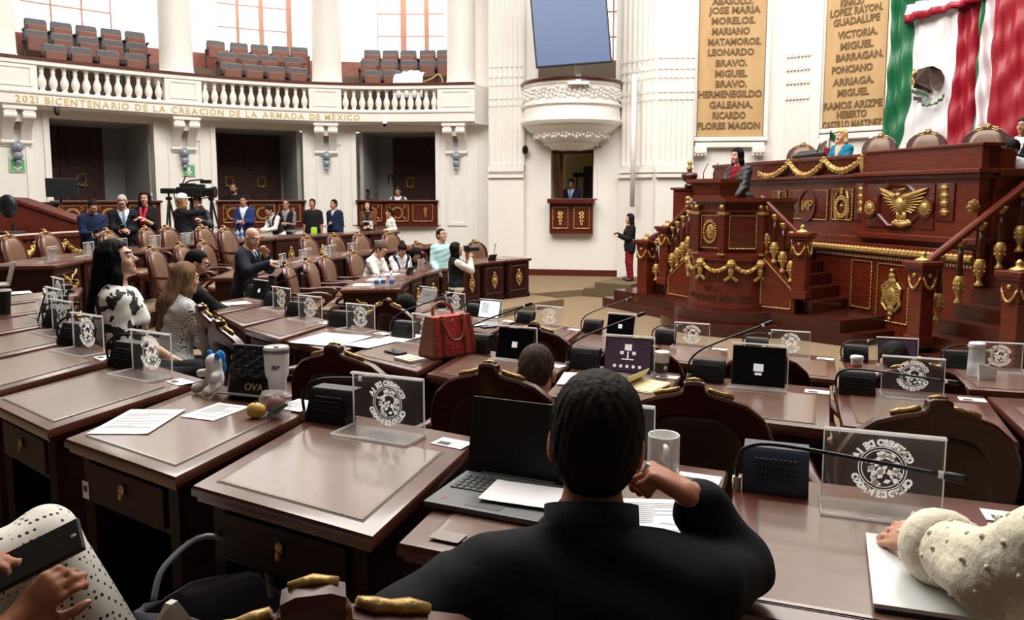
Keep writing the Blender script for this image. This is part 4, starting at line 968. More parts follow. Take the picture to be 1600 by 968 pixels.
# stringers, newels, balusters and rails of the rostrum stairs
BALP = [(.05, 0, 1), (.055, .02, 1), (.03, .05, 1), (.025, .09, 1), (.05, .13, 1), (.068, .2, 1), (.066, .26, 1), (.045, .3, 1), (.04, .31, 0), (.042, .34, 0), (.032, .5, 0), (.026, .62, 0), (.03, .63, 1), (.04, .66, 1), (.06, .69, 1), (.062, .72, 1)]
def baluster(parent, p, h=.72):
    for k in (0, 1):
        m = MB(); segs = [q for q in BALP]
        if k: m.lathe([(r, z * h / .72) for r, z, c in segs if c == 0] , p, 10); m.build('baluster_stem', WOOD_D, parent=parent, smooth=True, label='dark wooden stem')
        else:
            lo = [(r, z * h / .72) for r, z, c in segs[:9]]; hi = [(r, z * h / .72) for r, z, c in segs[12:]]
            m.lathe(lo, p, 10); MB().lathe(hi, p, 10).build('baluster_capital', GOLD, parent=parent, smooth=True)
            for a in range(6):
                for zz in (.17, .22): m.ball((p[0] + .062 * math.cos(a * 1.047), p[1] + .062 * math.sin(a * 1.047), p[2] + zz * h / .72), .018, 5)
            m.build('baluster', GOLD, parent=parent, smooth=True, label='gilded urn baluster')
def newel(parent, p, z0, z1, d, n, w=.22):
    R_ = frame_mat((0, 0, 0), d, n, (0, 0, 1)).to_3x3(); m = MB()
    for c, s, h0, h1 in ((0, w * 1.15, z0, z0 + .12), (0, w * .92, z0 + .12, z1 - .34), (0, w * 1.02, z1 - .34, z1 - .1), (0, w * 1.3, z1 - .1, z1 - .06), (0, w * 1.5, z1 - .06, z1)):
        m.bbox((p[0], p[1], (h0 + h1) / 2), (s, s, h1 - h0), .012, R_)
    m.build('newel', WOOD_R, parent=parent)
    g = MB().lathe([(.1, 0), (.09, .02), (.05, .04), (.03, .05), (.04, .075), (.03, .1), (.012, .12)], (p[0], p[1], z1), 12); g.build('finial', GOLD, parent=parent, smooth=True); g = MB()
    for dd in (d, -d, n, -n):
        e = Vector((p[0], p[1], 0)) + dd * (w * .53); s = Vector((-dd.y, dd.x, 0)) * w * .42
        swag(g, e + s + Vector((0, 0, z1 - .2)), e - s + Vector((0, 0, z1 - .2)), .13, .017, 10, dd * .015); g.ball(e + Vector((0, 0, z1 - .17)), .03, 7)
    g.build('gilded_ornament', GOLD, parent=parent, smooth=True)
def rail(parent, pts, w=.1, h=.09):
    pts = [Vector(p) for p in pts]; d = (pts[-1] - pts[0]); d.z = 0; d.normalize(); s = Vector((-d.y, d.x, 0)) * w / 2; u = Vector((0, 0, h / 2))
    MB().rings([[p - s - u, p + s - u, p + s + u * .4, p + s * .6 + u, p - s * .6 + u, p - s + u * .4] for p in pts]).build('handrail', WOOD_R, parent=parent)
def flight(name, lab, pA, zA, pB, zB, nb, base_lo, base_hi, newels=True, sring=True, d=None):   # B is the foot with the newel
    t = thing(name, lab, 'railing'); dd = (pB - pA).normalized(); n = Vector((-dd.y, dd.x, 0))
    rail(t, [(pA.x, pA.y, zA), (pB.x, pB.y, zB)])
    if newels: newel(t, pB + dd * .06, base_lo - .14, zB + .02, dd, n)
    for i in range(nb):
        f = (i + .6) / (nb + .25); p = pA.lerp(pB, f); zt = zA + (zB - zA) * f - .05; zb = base_hi + (base_lo - base_hi) * f
        baluster(t, (p.x, p.y, zb), zt - zb)
    if sring:
        q = MB(); w = n * .06
        lo = [(pA, base_hi), (pB, base_lo), (pB, sring), (pA, sring)]
        q.rings([[Vector((p.x, p.y, z)) + w * s for p, z in lo] for s in (-1, 1)]); q.build('stringer', WOOD_R, parent=t)
        b = MB(); c0_ = Vector((0, 0, 0)); out = n if (n.dot(Vector((0, -1, 0))) > 0) else -n
        cs = [Vector((p.x, p.y, z)) for p, z in lo]; ce = sum(cs, Vector()) / 4; cs = [c + (ce - c) * .2 + out * .065 for c in cs]
        for i in range(4): b.tube([cs[i], cs[(i + 1) % 4]], .011, 6)
        b.build('gilded_border', GOLD, parent=t)
    return t
flight('stair_railing', 'right stair railing of the rostrum with gilded urn balusters', T(.12, .62, 0), 2.12, T(.0, 1.2, 0), 1.58, 4, .74, 1.34, sring=.36)
flight('stair_railing', 'left stair railing of the rostrum beside the woman in red trousers', T(.12, -.62, 0), 2.12, T(.0, -1.36, 0), 1.6, 5, .72, 1.3, sring=.36)
f2 = thing('stair_railing', 'low outer newel and railing at the far left foot of the rostrum stairs', 'railing')
rail(f2, [T(.0, -1.42, 1.55), T(.0, -1.86, 1.36)]); newel(f2, T(.0, -1.9, 0), .18, 1.36, Td, -Tn, .26)
for b in (-1.65,): p = T(0, b, 0); baluster(f2, (p.x, p.y, .62), .72)
# ------------------------------------------------------------------ dais
DLp, DRp = Vector((4.18, 16.2, 0)), Vector((6.0, 9.9, 0)); Dd = (DRp - DLp).normalized(); Dn = Vector((-Dd.y, Dd.x, 0))
MD = frame_mat(DLp, Dd, Dn, (0, 0, 1))
def duz(px, py, out=0): P = on_wall(px, py, DLp - Dn * out, DRp - Dn * out); return ((P - DLp).dot(Dd), P.z)
LD = (DRp - DLp).length; uB = duz(1351, 260)[0]; uM = duz(1185, 260)[0]
dais = thing('dais', 'long red mahogany dais front with gilded eagle, wreaths and garland', 'dais')
m = MB()
def dbox(u0, u1, y0, y1, z0, z1, mb=None, bev=.01): (mb or m).bbox(((u0 + u1) / 2, (y0 + y1) / 2, (z0 + z1) / 2), (u1 - u0, y1 - y0, z1 - z0), bev)
dbox(-.1, LD, .0, .5, 0, 1.36); dbox(-.1, LD, .12, .6, 1.36, 2.4); dbox(uB, LD, -.02, .6, 1.5, 2.4)
dbox(-.1, LD, -.06, .6, 1.36, 1.44); dbox(-.1, LD, .04, .6, 1.44, 1.52); dbox(uB - .05, LD + .05, -.08, .6, 1.52, 1.6)
dbox(-.1, LD, .06, .65, 2.38, 2.44); dbox(-.1, LD, .0, .65, 2.44, 2.49); dbox(uB - .05, LD + .06, -.08, .65, 2.38, 2.44); dbox(uB - .08, LD + .1, -.14, .65, 2.44, 2.5)
dbox(-.1, LD, .1, .55, 2.49, 2.76); dbox(uB, LD, .0, .3, 2.5, 2.8); dbox(-.1, uB, .06, .6, 2.74, 2.8); dbox(uB - .03, LD + .03, -.03, .34, 2.79, 2.83)
# the return at the right end
m.bbox((LD - .1, 1.2, 1.2), (.3, 2.0, 2.4), .01); m.bbox((LD - .1, 1.2, 2.45), (.45, 2.0, .09), .01)
for k in range(70): u = uM + (uB - uM) * k / 70; m.bbox((u, .1, 2.62), (.018, .03, .22), .004)
m.xf(MD); m.build('body', WOOD_R, parent=dais)
pn = MB(); g = MB()
def dpanel(x0, y0, x1, y1, gold=True, out=.0, th=.02, inner=True):
    u0, z1 = duz((x0 + x1) / 2 - (x1 - x0) / 2, (y0 + y1) / 2); u1, _ = duz(x1, (y0 + y1) / 2); _, za = duz((x0 + x1) / 2, y0); _, zb = duz((x0 + x1) / 2, y1)
    yo = .12 if (u0 + u1) / 2 < uB else -.02
    if za < 1.36: yo = 0
    pn.bbox(((u0 + u1) / 2, yo - th / 2, (za + zb) / 2), (u1 - u0, th, za - zb), .008)
    if gold: border(g, Matrix.Identity(4), u0 + .02, u1 - .02, zb + .02, za - .02, yo - th - .004, .008)
    return (u0 + u1) / 2, (za + zb) / 2, yo - th, u1 - u0, za - zb
I4 = Matrix.Identity(4)
u, z, y, w, h = dpanel(1226, 296, 1286, 344)
rg = MB(); disc_ring(rg, Matrix.Translation((u, 0, z)), .24, .28, y - .005, .8); disc_ring(rg, Matrix.Translation((u, 0, z)), 0, .24, y - .002, .8, h=.01); pn.join(rg)
for txt, dx, s in (('H', -.05, .26), ('P', .1, .26), ('A', -.02, .22), ('M', .0, .2)):
    L = text_mesh(txt, s, .01, .0); L.xf(frame_mat((u + dx, y - .03, z - s * .36), (1, 0, 0), (0, 0, 1), (0, -1, 0))); g.join(L)
u, z, y, w, h = dpanel(1291, 294, 1325, 345)
wreath(g, I4, u, z - .04, .15, y - .01, 22, .9, .024); drop(g, I4, u, z + .24, y - .005, .7); g.ball((u, y, z - .02), .035, 7)
for s in (-1, 1): g.tube([(u + s * .1, y - .01, z + .22), (u + s * .16, y - .02, z + .1), (u + s * .17, y - .01, z - .1), (u + s * .12, y - .01, z - .25)], .016, 6)
u, z, y, w, h = dpanel(1200, 297, 1221, 345); wreath(g, I4, u, z - .03, .14, y - .01, 18, .8, .022); drop(g, I4, u, z + .24, y - .005, .6)
for px, ys in ((1338, (295, 306, 317, 328)), (1480, (293, 305, 317, 331))):
    for py in ys:
        u, z = duz(px, py); yo = .1 if px < 1351 else -.04
        g.ball((u, yo, z), (.06, .04, .05), 9)
        for a in range(6): g.ball((u + .045 * math.cos(a * 1.047), yo - .01, z + .04 * math.sin(a * 1.047)), .024, 5)
    u0, za = duz(px - 8, 286); u1, zb = duz(px + 8, 345); yo = .1 if px < 1351 else -.04; pn.bbox(((u0 + u1) / 2, yo + .01, (za + zb) / 2), (.3, .03, za - zb), .008)
# big eagle field with octagonal moulding
u, z, y, w, h = dpanel(1358, 287, 1463, 356, gold=False)
oc = [(u + w * .30 * math.copysign(1, c) * (1 if abs(c) > .5 else .45), z + h * .46 * math.copysign(1, s) * (1 if abs(s) > .5 else .45)) for c, s in [(math.cos(math.radians(a)), math.sin(math.radians(a))) for a in range(22, 382, 45)]]
pn.tube([(a, y - .01, b) for a, b in oc + oc[:1]], .03, 6)
for px, py in ((1364, 324), (1450, 324)):
    a, b = duz(px, py); g.ball((a, y - .02, b), (.07, .04, .07), 12); wreath(g, I4, a, b, .09, y - .015, 14, 1, .016); disc_ring(pn, Matrix.Translation((a, 0, b)), .11, .15, y, 1)
pn.xf(MD); pn.build('panel', WOOD, parent=dais, auto=True)
# eagle: spread wings from feather blades
E = MB()
def eq(cx, cy, o=.0): a, b = duz(cx / 4 + 1200, cy / 4 + 242, .1); return Vector((a, -.06 - o, b))
def blade(p, q, w0, w1, o=0):
    p, q = eq(*p, o), eq(*q, o); E.tube([p, p.lerp(q, .5), p.lerp(q, .85), q], [w0, (w0 + w1) / 2 * 1.2, w1, w1 * .3], 6, flat=.45)
tipsL = [(690, 207), (697, 235), (708, 262), (720, 287), (733, 310), (746, 332), (758, 352), (770, 368)]; baseL = [(770, 258), (775, 270), (780, 282), (785, 293), (790, 303), (795, 313), (798, 325), (802, 338)]
tipsR = [(984, 208), (978, 235), (968, 262), (955, 287), (940, 310), (925, 330), (908, 348), (892, 362)]; baseR = [(868, 258), (866, 270), (862, 282), (858, 293), (855, 303), (850, 313), (848, 325), (845, 338)]
for tp, bs in ((tipsL, baseL), (tipsR, baseR)):
    for i, (a, b) in enumerate(zip(bs, tp)): blade(a, b, .03, .022, .002 * (8 - i))
    E.tube([eq(822, 300), eq((bs[0][0] + 822) / 2, 262), eq(*bs[0]), eq(bs[0][0] * .35 + tp[0][0] * .65, bs[0][1] * .35 + tp[0][1] * .65), eq(*tp[0])], [.05, .06, .05, .035, .012], 7)
    for i in range(6): E.ball(eq(bs[i][0] * .8 + 822 * .2, bs[i][1] + 4, .01), .035, 6)
E.tube([eq(818, 262), eq(822, 290), eq(824, 330), eq(822, 365)], [.05, .095, .09, .05], 9); E.ball(eq(812, 252, .03), (.05, .05, .045), 8); E.tube([eq(806, 252, .06), eq(795, 256, .08), eq(793, 264, .07)], [.025, .018, .006], 6)
E.tube([eq(818, 240), eq(800, 235, .03), (eq(812, 218, .03)), eq(840, 212, .02), eq(848, 207)], [.012] * 5, 6)
for s in (-1, 1):
    E.tube([eq(822 + s * 14, 360), eq(822 + s * 22, 385), eq(822 + s * 14, 408)], [.045, .035, .025], 7)
    for k in range(4): E.ball(eq(822 + s * (12 + k * 12), 415 + (k % 2) * 10), (.05, .03, .035), 7)
for k in range(5): blade((822, 365), (800 + k * 11, 405), .025, .03)
E.tube([eq(780, 428), eq(822, 436), eq(866, 428)], [.03, .05, .03], 8)
E.xf(MD); E.build('eagle', GOLD, parent=dais, smooth=True, label='gilded spread eagle with a snake in its beak')
# garland, gold band, lower panels
for x0, y0, x1, y1, dx, dy in ((1186, 272, 1232, 254, 1207, 274), (1232, 254, 1287, 250, 1257, 274), (1287, 250, 1346, 247, 1310, 267)):
    a, b, c = Vector((duz(x0, y0)[0], .02, duz(x0, y0)[1])), Vector((duz(x1, y1)[0], .02, duz(x1, y1)[1])), duz(dx, dy)
    sag = max(.08, (a.z + b.z) / 2 - c[1]); swag(g, a, b, sag, .05, 20)
a = duz(1346, 247); g.tube([(a[0], .02, a[1]), (a[0] + .02, .02, a[1] - .16), (a[0] + .02, .02, a[1] - .24)], [.05, .045, .02], 7)
u0, _ = duz(1262, 378); n = 90
g.tube([(u0 + (LD - u0) * i / n, -.06, 1.33) for i in range(n + 1)], [.045 + .012 * (i % 2) for i in range(n + 1)], 7)
dn = MB()
for i in range(64): dn.box((u0 + (LD - u0) * i / 64, -.015, 1.23), (.03, .03, .045))
dn.xf(MD); dn.build('dentils', mat('pale_dentil', (190, 160, 130), .5), parent=dais, label='row of pale dentils')
for (x0, y0, x1, y1) in ((1331, 407, 1362, 480), (1371, 413, 1420, 505)):
    a, za = duz(x0, (y0 + y1) / 2); b, _ = duz(x1, (y0 + y1) / 2); _, zt = duz((x0 + x1) / 2, y0); _, zb = duz((x0 + x1) / 2, y1); border(g, I4, a, b, max(zb, .3), zt, -.012, .01)
cu, cz = duz(1395, 460); g.ball((cu, -.02, cz), (.11, .05, .13), 12); wreath(g, I4, cu, cz, .15, -.03, 20, .8, .022)
for dz, r in ((.2, .08), (.28, .06), (.36, .035), (-.2, .07), (-.28, .05), (-.35, .03)): g.ball((cu, -.03, cz + dz), (r, .04, r * .9), 8)
for s in (-1, 1):
    g.tube([(cu + s * .1, -.03, cz + .18), (cu + s * .17, -.03, cz + .1), (cu + s * .15, -.03, cz - .02), (cu + s * .17, -.03, cz - .14), (cu + s * .08, -.03, cz - .24)], [.02, .03, .022, .03, .018], 6)
u9, z9 = LD + .05, 0
a = on_wall(1516, 323, DRp - Dd * 0 - Dn * .1, DRp + Dn * 2); g2 = MD.inverted() @ a
g.ball((LD + .05, g2.y, g2.z), (.04, .08, .08), 10)
for k in range(8): g.ball((LD + .05, g2.y + .07 * math.cos(k * .785), g2.z + .07 * math.sin(k * .785)), .03, 5)
g.xf(MD); g.build('gilded_ornament', GOLD, parent=dais, label='gilded garlands, wreaths, monogram and borders')
# dais floor and the low side block with the urn
pf = MB(); pf.extrude([(-.2, .5), (LD - .2, .5), (LD - .2, 4.2), (-.2, 4.2)], 0, 1.72, lambda a, b, w: MD @ Vector((a, b, w))); struct(pf, 'floor_dais', WOOD_D)
m = MB(); c = at_y(1085, 300, 16.3)
sb = thing('side_pedestal', 'low mahogany pedestal with a gilded urn left of the rostrum', 'pedestal')
m.bbox((c.x, c.y + .2, 1.15), (.62, .7, 2.3), .02, Matrix.Rotation(-.5, 3, 'Z')).bbox((c.x, c.y + .2, 2.31), (.72, .8, .06), .02, Matrix.Rotation(-.5, 3, 'Z')); m.build('body', WOOD_R, parent=sb)
q = at_y(1077, 292, 16.1); MB().lathe([(.1, 0), (.1, .05), (.05, .08), (.14, .14), (.17, .22), (.16, .28), (.06, .3), (.05, .34)], (q.x, q.y, 2.34), 14).build('urn', WOOD_D, parent=sb, smooth=True)
MB().lathe([(.05, 0), (.07, .05), (.03, .09), (.055, .14), (.04, .2), (.01, .22)], (q.x, q.y, 2.68), 12).build('finial', GOLD, parent=sb, smooth=True)
g = MB(); c2 = at_y(1075, 315, 15.85)
for k in range(5): g.ball((c2.x, c2.y, 1.75 + k * .09), (.06, .05, .05), 7)
g.build('gilded_drop', GOLD, parent=sb, smooth=True)
# ------------------------------------------------------------------ great right-hand stair
N1 = Vector((5.0, 9.4, 0)); N2 = Vector((5.36, 8.15, 0)); Ee = Vector((.96, .28, 0)); Ep = Vector((.28, -.96, 0))
sm = MB()
for i in range(9):
    p = N1 + Ee * (-.35 + .27 * i); L = 3.2 - .27 * i; q = p + Ep * 1.5; p = p - Ep * .15
    sm.hexa([Vector((s.x, s.y, .0)) for s in (p, p + Ee * L, q + Ee * L, q)], [Vector((s.x, s.y, .18 * (i + 1) - .12)) for s in (p, p + Ee * L, q + Ee * L, q)])
sm.build('stairs_right', WOOD_D, kind='structure')
flight('stair_railing', 'big right-hand stair railing climbing to the dais with gilded urn balusters', N1 + Ee * 3.0, 3.2, N1 + Ee * .12, 1.33, 9, .45, 2.4, sring=None)
t2 = flight('stair_railing', 'railing at the right edge of the picture with a gilded newel garland', N2 + Ee * 3.0, 3.2, N2 + Ee * .12, 1.33, 9, .45, 2.4, sring=None)
sb = MB(); sb.bbox((N1.x, N1.y, .12), (.4, .4, .24), .02, frame_mat((0, 0, 0), Ee, Ep, (0, 0, 1)).to_3x3()); sb.bbox((N2.x, N2.y, .12), (.4, .4, .24), .02, frame_mat((0, 0, 0), Ee, Ep, (0, 0, 1)).to_3x3())
sb.build('stair_plinths', WOOD_D, kind='structure')
# ------------------------------------------------------------------ chairs on the dais
for k, (px, py, dep, sc) in enumerate(((1243, 221, 15.0, 1.0), (1293, 211, 14.6, 1.0), (1366, 206, 13.6, 1.0), (1440, 199, 12.6, 1.05), (1534, 190, 11.2, 1.1))):
    p = at_y(px, py, dep); c = chair(p.x, p.y, p.z - 1.116 * sc, 222, ('leftmost brown leather armchair on the dais under the tan tablet', 'brown leather armchair behind the woman in teal on the dais', 'brown leather armchair on the dais right of the woman in teal', 'brown leather armchair on the dais in front of the flag eagle', 'biggest brown leather armchair on the dais at the right')[k], sc=sc)
# ------------------------------------------------------------------ flags
FG, FW, FR_ = mat('flag_green', (22, 104, 64), .45, coat=.15), mat('flag_white', (238, 236, 238), .5, coat=.1), mat('flag_red', (156, 16, 40), .45, coat=.15)
FE = mat('flag_brown', (58, 32, 22), .6)
nW = Vector((-(w4 - w3).y, (w4 - w3).x, 0)).normalized(); K0, K1 = w2 - nW * .3, w2 - nW * .3 + (w4 - w3)
K0 = w3 - nW * .35; K1 = w4 - nW * .35
def fold(px, py, sd):
    return .07 * math.sin(px * .24 + py * .012 + sd) + .035 * math.sin(px * .55 - py * .03 + sd * 2) + .02 * math.sin(py * .12 + px * .1)
def cloth(px, py, o=0, sd=0): return on_wall(px, py, K0, K1) - nW * (fold(px, py, sd) + o)
def lerp_tab(tab, y):
    if y <= tab[0][0]: return tab[0][1]
    for (y0, x0), (y1, x1) in zip(tab, tab[1:]):
        if y <= y1: return x0 + (x1 - x0) * (y - y0) / (y1 - y0)
    return tab[-1][1]
def sheet(cols, y0, y1, mats, name, label, sd, dy=4, o=0, sub=10):
    t = thing(name, label, 'flag'); mb = MB(); ny = int((y1 - y0) / dy); rows = []
    for j in range(ny + 1):
        y = y0 + (y1 - y0) * j / ny; xs = [lerp_tab(c, y) for c in cols]; row = []
        for k in range(len(xs) - 1):
            for i in range(sub + (k == len(xs) - 2)): row.append(xs[k] + (xs[k + 1] - xs[k]) * i / sub)
        rows.append([cloth(x, y, o, sd) for x in row])
    n = len(rows[0]); vs = [p for r in rows for p in r]
    for k in range(len(cols) - 1):
        mb.add([], [], 0)
    base = len(mb.v); mb.v += [tuple(p) for p in vs]
    for j in range(ny):
        for i in range(n - 1): mb.f.append((j * n + i, j * n + i + 1, (j + 1) * n + i + 1, (j + 1) * n + i)); mb.m.append(min(i // sub, len(cols) - 2))
    ob = mb.build('cloth', mats, parent=t, smooth=True); md = ob.modifiers.new('thick', 'SOLIDIFY'); md.thickness = .012
    return t
fl1 = sheet([[(-60, 1397), (0, 1396), (100, 1391), (160, 1386), (236, 1379)], [(-60, 1421), (0, 1422), (40, 1426), (130, 1424), (190, 1416), (236, 1407)], [(-60, 1504), (10, 1501), (75, 1496), (120, 1494), (170, 1484), (236, 1476)], [(-60, 1545), (0, 1542), (100, 1534), (236, 1527)]], -60, 240, [FG, FW, FR_], 'flag', 'huge draped green, white and red flag with an eagle emblem behind the dais', .4)
fl2 = sheet([[(-60, 1544), (0, 1541), (100, 1533), (190, 1528), (240, 1526)], [(-60, 1550), (0, 1547), (100, 1536), (190, 1531), (240, 1529)], [(-60, 1560), (0, 1557), (100, 1552), (190, 1546), (240, 1543)], [(-60, 1640), (0, 1640), (240, 1640)]], -60, 300, [FG, FW, FR_], 'flag', 'second draped flag with a wide red fold at the right edge', 2.0, o=.12)
sw = MB(); rows = []
for j in range(15):
    f = j / 14
    y0 = lambda px: -22 - (px - 1420) * .14
    y1 = lambda px: 38 - (px - 1425) * .30
    rows.append([cloth(x, y0(x) + (y1(x) - y0(x)) * f, .16 + .05 * math.sin(f * 9), 1) for x in [1421 + 130 * i / 24 for i in range(25)]])
n = 25; sw.v = [tuple(p) for r in rows for p in r]
for j in range(14):
    for i in range(n - 1): sw.f.append((j * n + i, j * n + i + 1, (j + 1) * n + i + 1, (j + 1) * n + i)); sw.m.append(0 if j < 7 else (1 if j < 11 else 2))
so = sw.build('swag', [FG, FW, FR_], parent=fl1, smooth=True); md = so.modifiers.new('thick', 'SOLIDIFY'); md.thickness = .012
# emblem on the white band
def patch(pts, m, name, o=.14, lab=None):
    q = [cloth(x / 4 + 1200, y / 4, o, .4) for x, y in pts]; c = sum(q, Vector()) / len(q); b = MB(); b.rings([[p - nW * .0 for p in q], [p - nW * .012 for p in q]]); return b
em = MB(); O = .14
for pts in ([(955, 520), (950, 480), (965, 440), (1000, 425), (1030, 420), (1070, 420), (1095, 440), (1108, 480), (1108, 520), (1095, 560), (1075, 572), (1060, 545), (1040, 520), (1030, 535), (1050, 565), (1060, 580), (1030, 588), (1000, 570), (975, 560), (945, 555)],): em.join(patch(pts, FE, ''))
em.build('emblem_eagle', FE, parent=fl1, label='brown eagle of the emblem')
gn = MB()
for i in range(9):
    a = math.radians(200 + i * 17.5); cx, cy = 1020 + 95 * math.cos(a), 570 - 95 * math.sin(a)
    if i < 3: continue
    dx, dy = -math.sin(a) * 18, -math.cos(a) * 18; gn.join(patch([(cx - dx, cy - dy), (cx + dy * .5, cy - dx * .5), (cx + dx, cy + dy), (cx - dy * .5, cy + dx * .5)], FG, '', .15))
for cx, cy in ((935, 575), (960, 585), (990, 595), (1025, 602)): gn.join(patch([(cx - 22, cy), (cx, cy - 14), (cx + 22, cy), (cx, cy + 14)], FG, '', .15))
gn.build('emblem_leaves', mat('emblem_green', (78, 112, 60), .6), parent=fl1, label='green leaves of the emblem')
sn = MB(); sn.tube([cloth(x / 4 + 1200, y / 4, .15, .4) for x, y in ((945, 440), (960, 455), (930, 470), (925, 495), (945, 510), (940, 535), (918, 525))], .022, 6); sn.build('emblem_snake', mat('emblem_tan', (206, 160, 90), .6), parent=fl1, label='tan snake of the emblem')
bs = MB().join(patch([(930, 605), (975, 612), (975, 632), (932, 630)], FE, '', .15)); bs.build('emblem_stone', FE, parent=fl1)
bs = MB().join(patch([(980, 620), (1005, 612), (1000, 630), (985, 636)], FE, '', .15)); bs.build('emblem_water', mat('emblem_blue', (110, 160, 190), .6), parent=fl1)
# small table flag on the dais
p = at_y(1292, 235, 13.6); t = thing('table_flag', 'small green, white and red table flag beside the woman in teal', 'flag', p)
MB().tube([(0, 0, -.45), (.06, 0, .35)], .008, 6).build('staff', WOOD_D, parent=t)
for k, mm in enumerate((FG, FW, FR_)):
    m = MB(); m.rings([[(.06 - (k * .08 + 0) * .5 + x * .2 - .02, .02 * math.sin(x * 4 + k), .33 - k * .13 - .13 * f - x * .12) for x in (0, .4, .8)] for f in (0, .5, 1)], False, False); o = m.build('cloth', mm, parent=t); o.modifiers.new('thick', 'SOLIDIFY').thickness = .006
# ------------------------------------------------------------------ people: implicit surfaces -> one continuous skin
def smin(a, b, k): h = np.clip(.5 + .5 * (b - a) / k, 0, 1); return b + (a - b) * h - k * h * (1 - h)
class SDF:
    def __init__(s): s.p = []
    def cap(s, a, b, ra, rb=None, k=.03, sq=None, q=None): s.p.append(('c', np.array(a, float), np.array(b, float), ra, ra if rb is None else rb, k, sq, None if q is None else np.array(q, float))); return s
    def ell(s, c, r, R=None, k=.02): s.p.append(('e', np.array(c, float), np.array(r, float), None if R is None else np.array(R, float), k)); return s
    def sub(s, c, r, R=None, k=.015): s.p.append(('s', np.array(c, float), np.array(r, float), None if R is None else np.array(R, float), k)); return s
    def cut(s, fn): s.p.append(('f', fn)); return s
    def bounds(s):
        lo, hi = np.full(3, 1e9), np.full(3, -1e9)
        for p in s.p:
            if p[0] == 'c':
                r = max(p[3], p[4])
                for q in (p[1], p[2]): lo = np.minimum(lo, q - r); hi = np.maximum(hi, q + r)
            elif p[0] == 'e': r = max(p[2]); lo = np.minimum(lo, p[1] - r); hi = np.maximum(hi, p[1] + r)
        return lo, hi
    def ev(s, P):
        d = None
        for p in s.p:
            if p[0] == 'c':
                _, a, b, ra, rb, k, sq, q = p; ab = b - a; t = np.clip(((P - a) @ ab) / max(ab @ ab, 1e-9), 0, 1)
                w = P - a - t[:, None] * ab
                if sq: w = w + ((sq - 1) * (w @ q))[:, None] * q
                e = np.sqrt((w * w).sum(1)) - (ra + (rb - ra) * t); d = e if d is None else smin(d, e, k)
            elif p[0] in 'es':
                w = P - p[1]; w = w @ p[3] if p[3] is not None else w
                k0 = np.sqrt(((w / p[2]) ** 2).sum(1)); k1 = np.sqrt(((w / p[2] ** 2) ** 2).sum(1)) + 1e-9; e = k0 * (k0 - 1) / k1
                if p[0] == 'e': d = e if d is None else smin(d, e, p[4])
                else: d = -smin(-d, e, p[4])
            else: d = p[1](P, d)
        return d
    def mesh(s, h, disp=None):
        lo, hi = s.bounds(); lo = lo - 3 * h; hi = hi + 3 * h; n = np.ceil((hi - lo) / h).astype(int) + 1
        ax = [lo[i] + h * np.arange(n[i]) for i in range(3)]
        G = np.stack(np.meshgrid(*ax, indexing='ij'), -1).reshape(-1, 3); f = s.ev(G)
        if disp: f = f + disp(G)
        f = f.reshape(n); return snet(f, lo, h)
def snet(f, lo, h):
    sg = f < 0; nx, ny, nz = f.shape
    C = [(i, j, k) for i in (0, 1) for j in (0, 1) for k in (0, 1)]
    sl = lambda a, o: a[o[0]:nx - 1 + o[0], o[1]:ny - 1 + o[1], o[2]:nz - 1 + o[2]]
    cnt = sum(sl(sg, o).astype(np.int8) for o in C); act = (cnt > 0) & (cnt < 8)
    idx = np.argwhere(act); 
    if len(idx) == 0: return [], []
    vid = np.full(act.shape, -1, np.int64); vid[act] = np.arange(len(idx))
    acc = np.zeros((len(idx), 3)); num = np.zeros(len(idx))
    val = {o: f[idx[:, 0] + o[0], idx[:, 1] + o[1], idx[:, 2] + o[2]] for o in C}
    for a in C:
        for ax in range(3):
            if a[ax] == 0:
                b = list(a); b[ax] = 1; b = tuple(b); fa, fb = val[a], val[b]; m = (fa < 0) != (fb < 0)
                t = np.where(m, fa / np.where(m, fa - fb, 1), 0); p = np.tile(np.array(a, float), (len(idx), 1)); p[:, ax] += t
                acc += np.where(m[:, None], p, 0); num += m
    V = lo + (idx + acc / num[:, None]) * h; F = []
    for ax in range(3):
        o1, o2 = [i for i in range(3) if i != ax]
        s0 = [slice(None)] * 3; s1 = [slice(None)] * 3; s0[ax] = slice(0, -1); s1[ax] = slice(1, None)
        for q in (o1, o2): s0[q] = slice(1, -1); s1[q] = slice(1, -1)
        A, B = sg[tuple(s0)], sg[tuple(s1)]; e = np.argwhere(A != B)
        if not len(e): continue
        base = e.copy(); base[:, o1] += 1; base[:, o2] += 1; flip = A[tuple(e.T)]
        def g(d1, d2): q = base.copy(); q[:, o1] -= d1; q[:, o2] -= d2; return vid[tuple(q.T)]
        q = np.stack([g(1, 1), g(0, 1), g(0, 0), g(1, 0)], 1)
        if ax == 1: flip = ~flip
        q[~flip] = q[~flip][:, ::-1]; F.append(q)
    return V, np.concatenate(F)
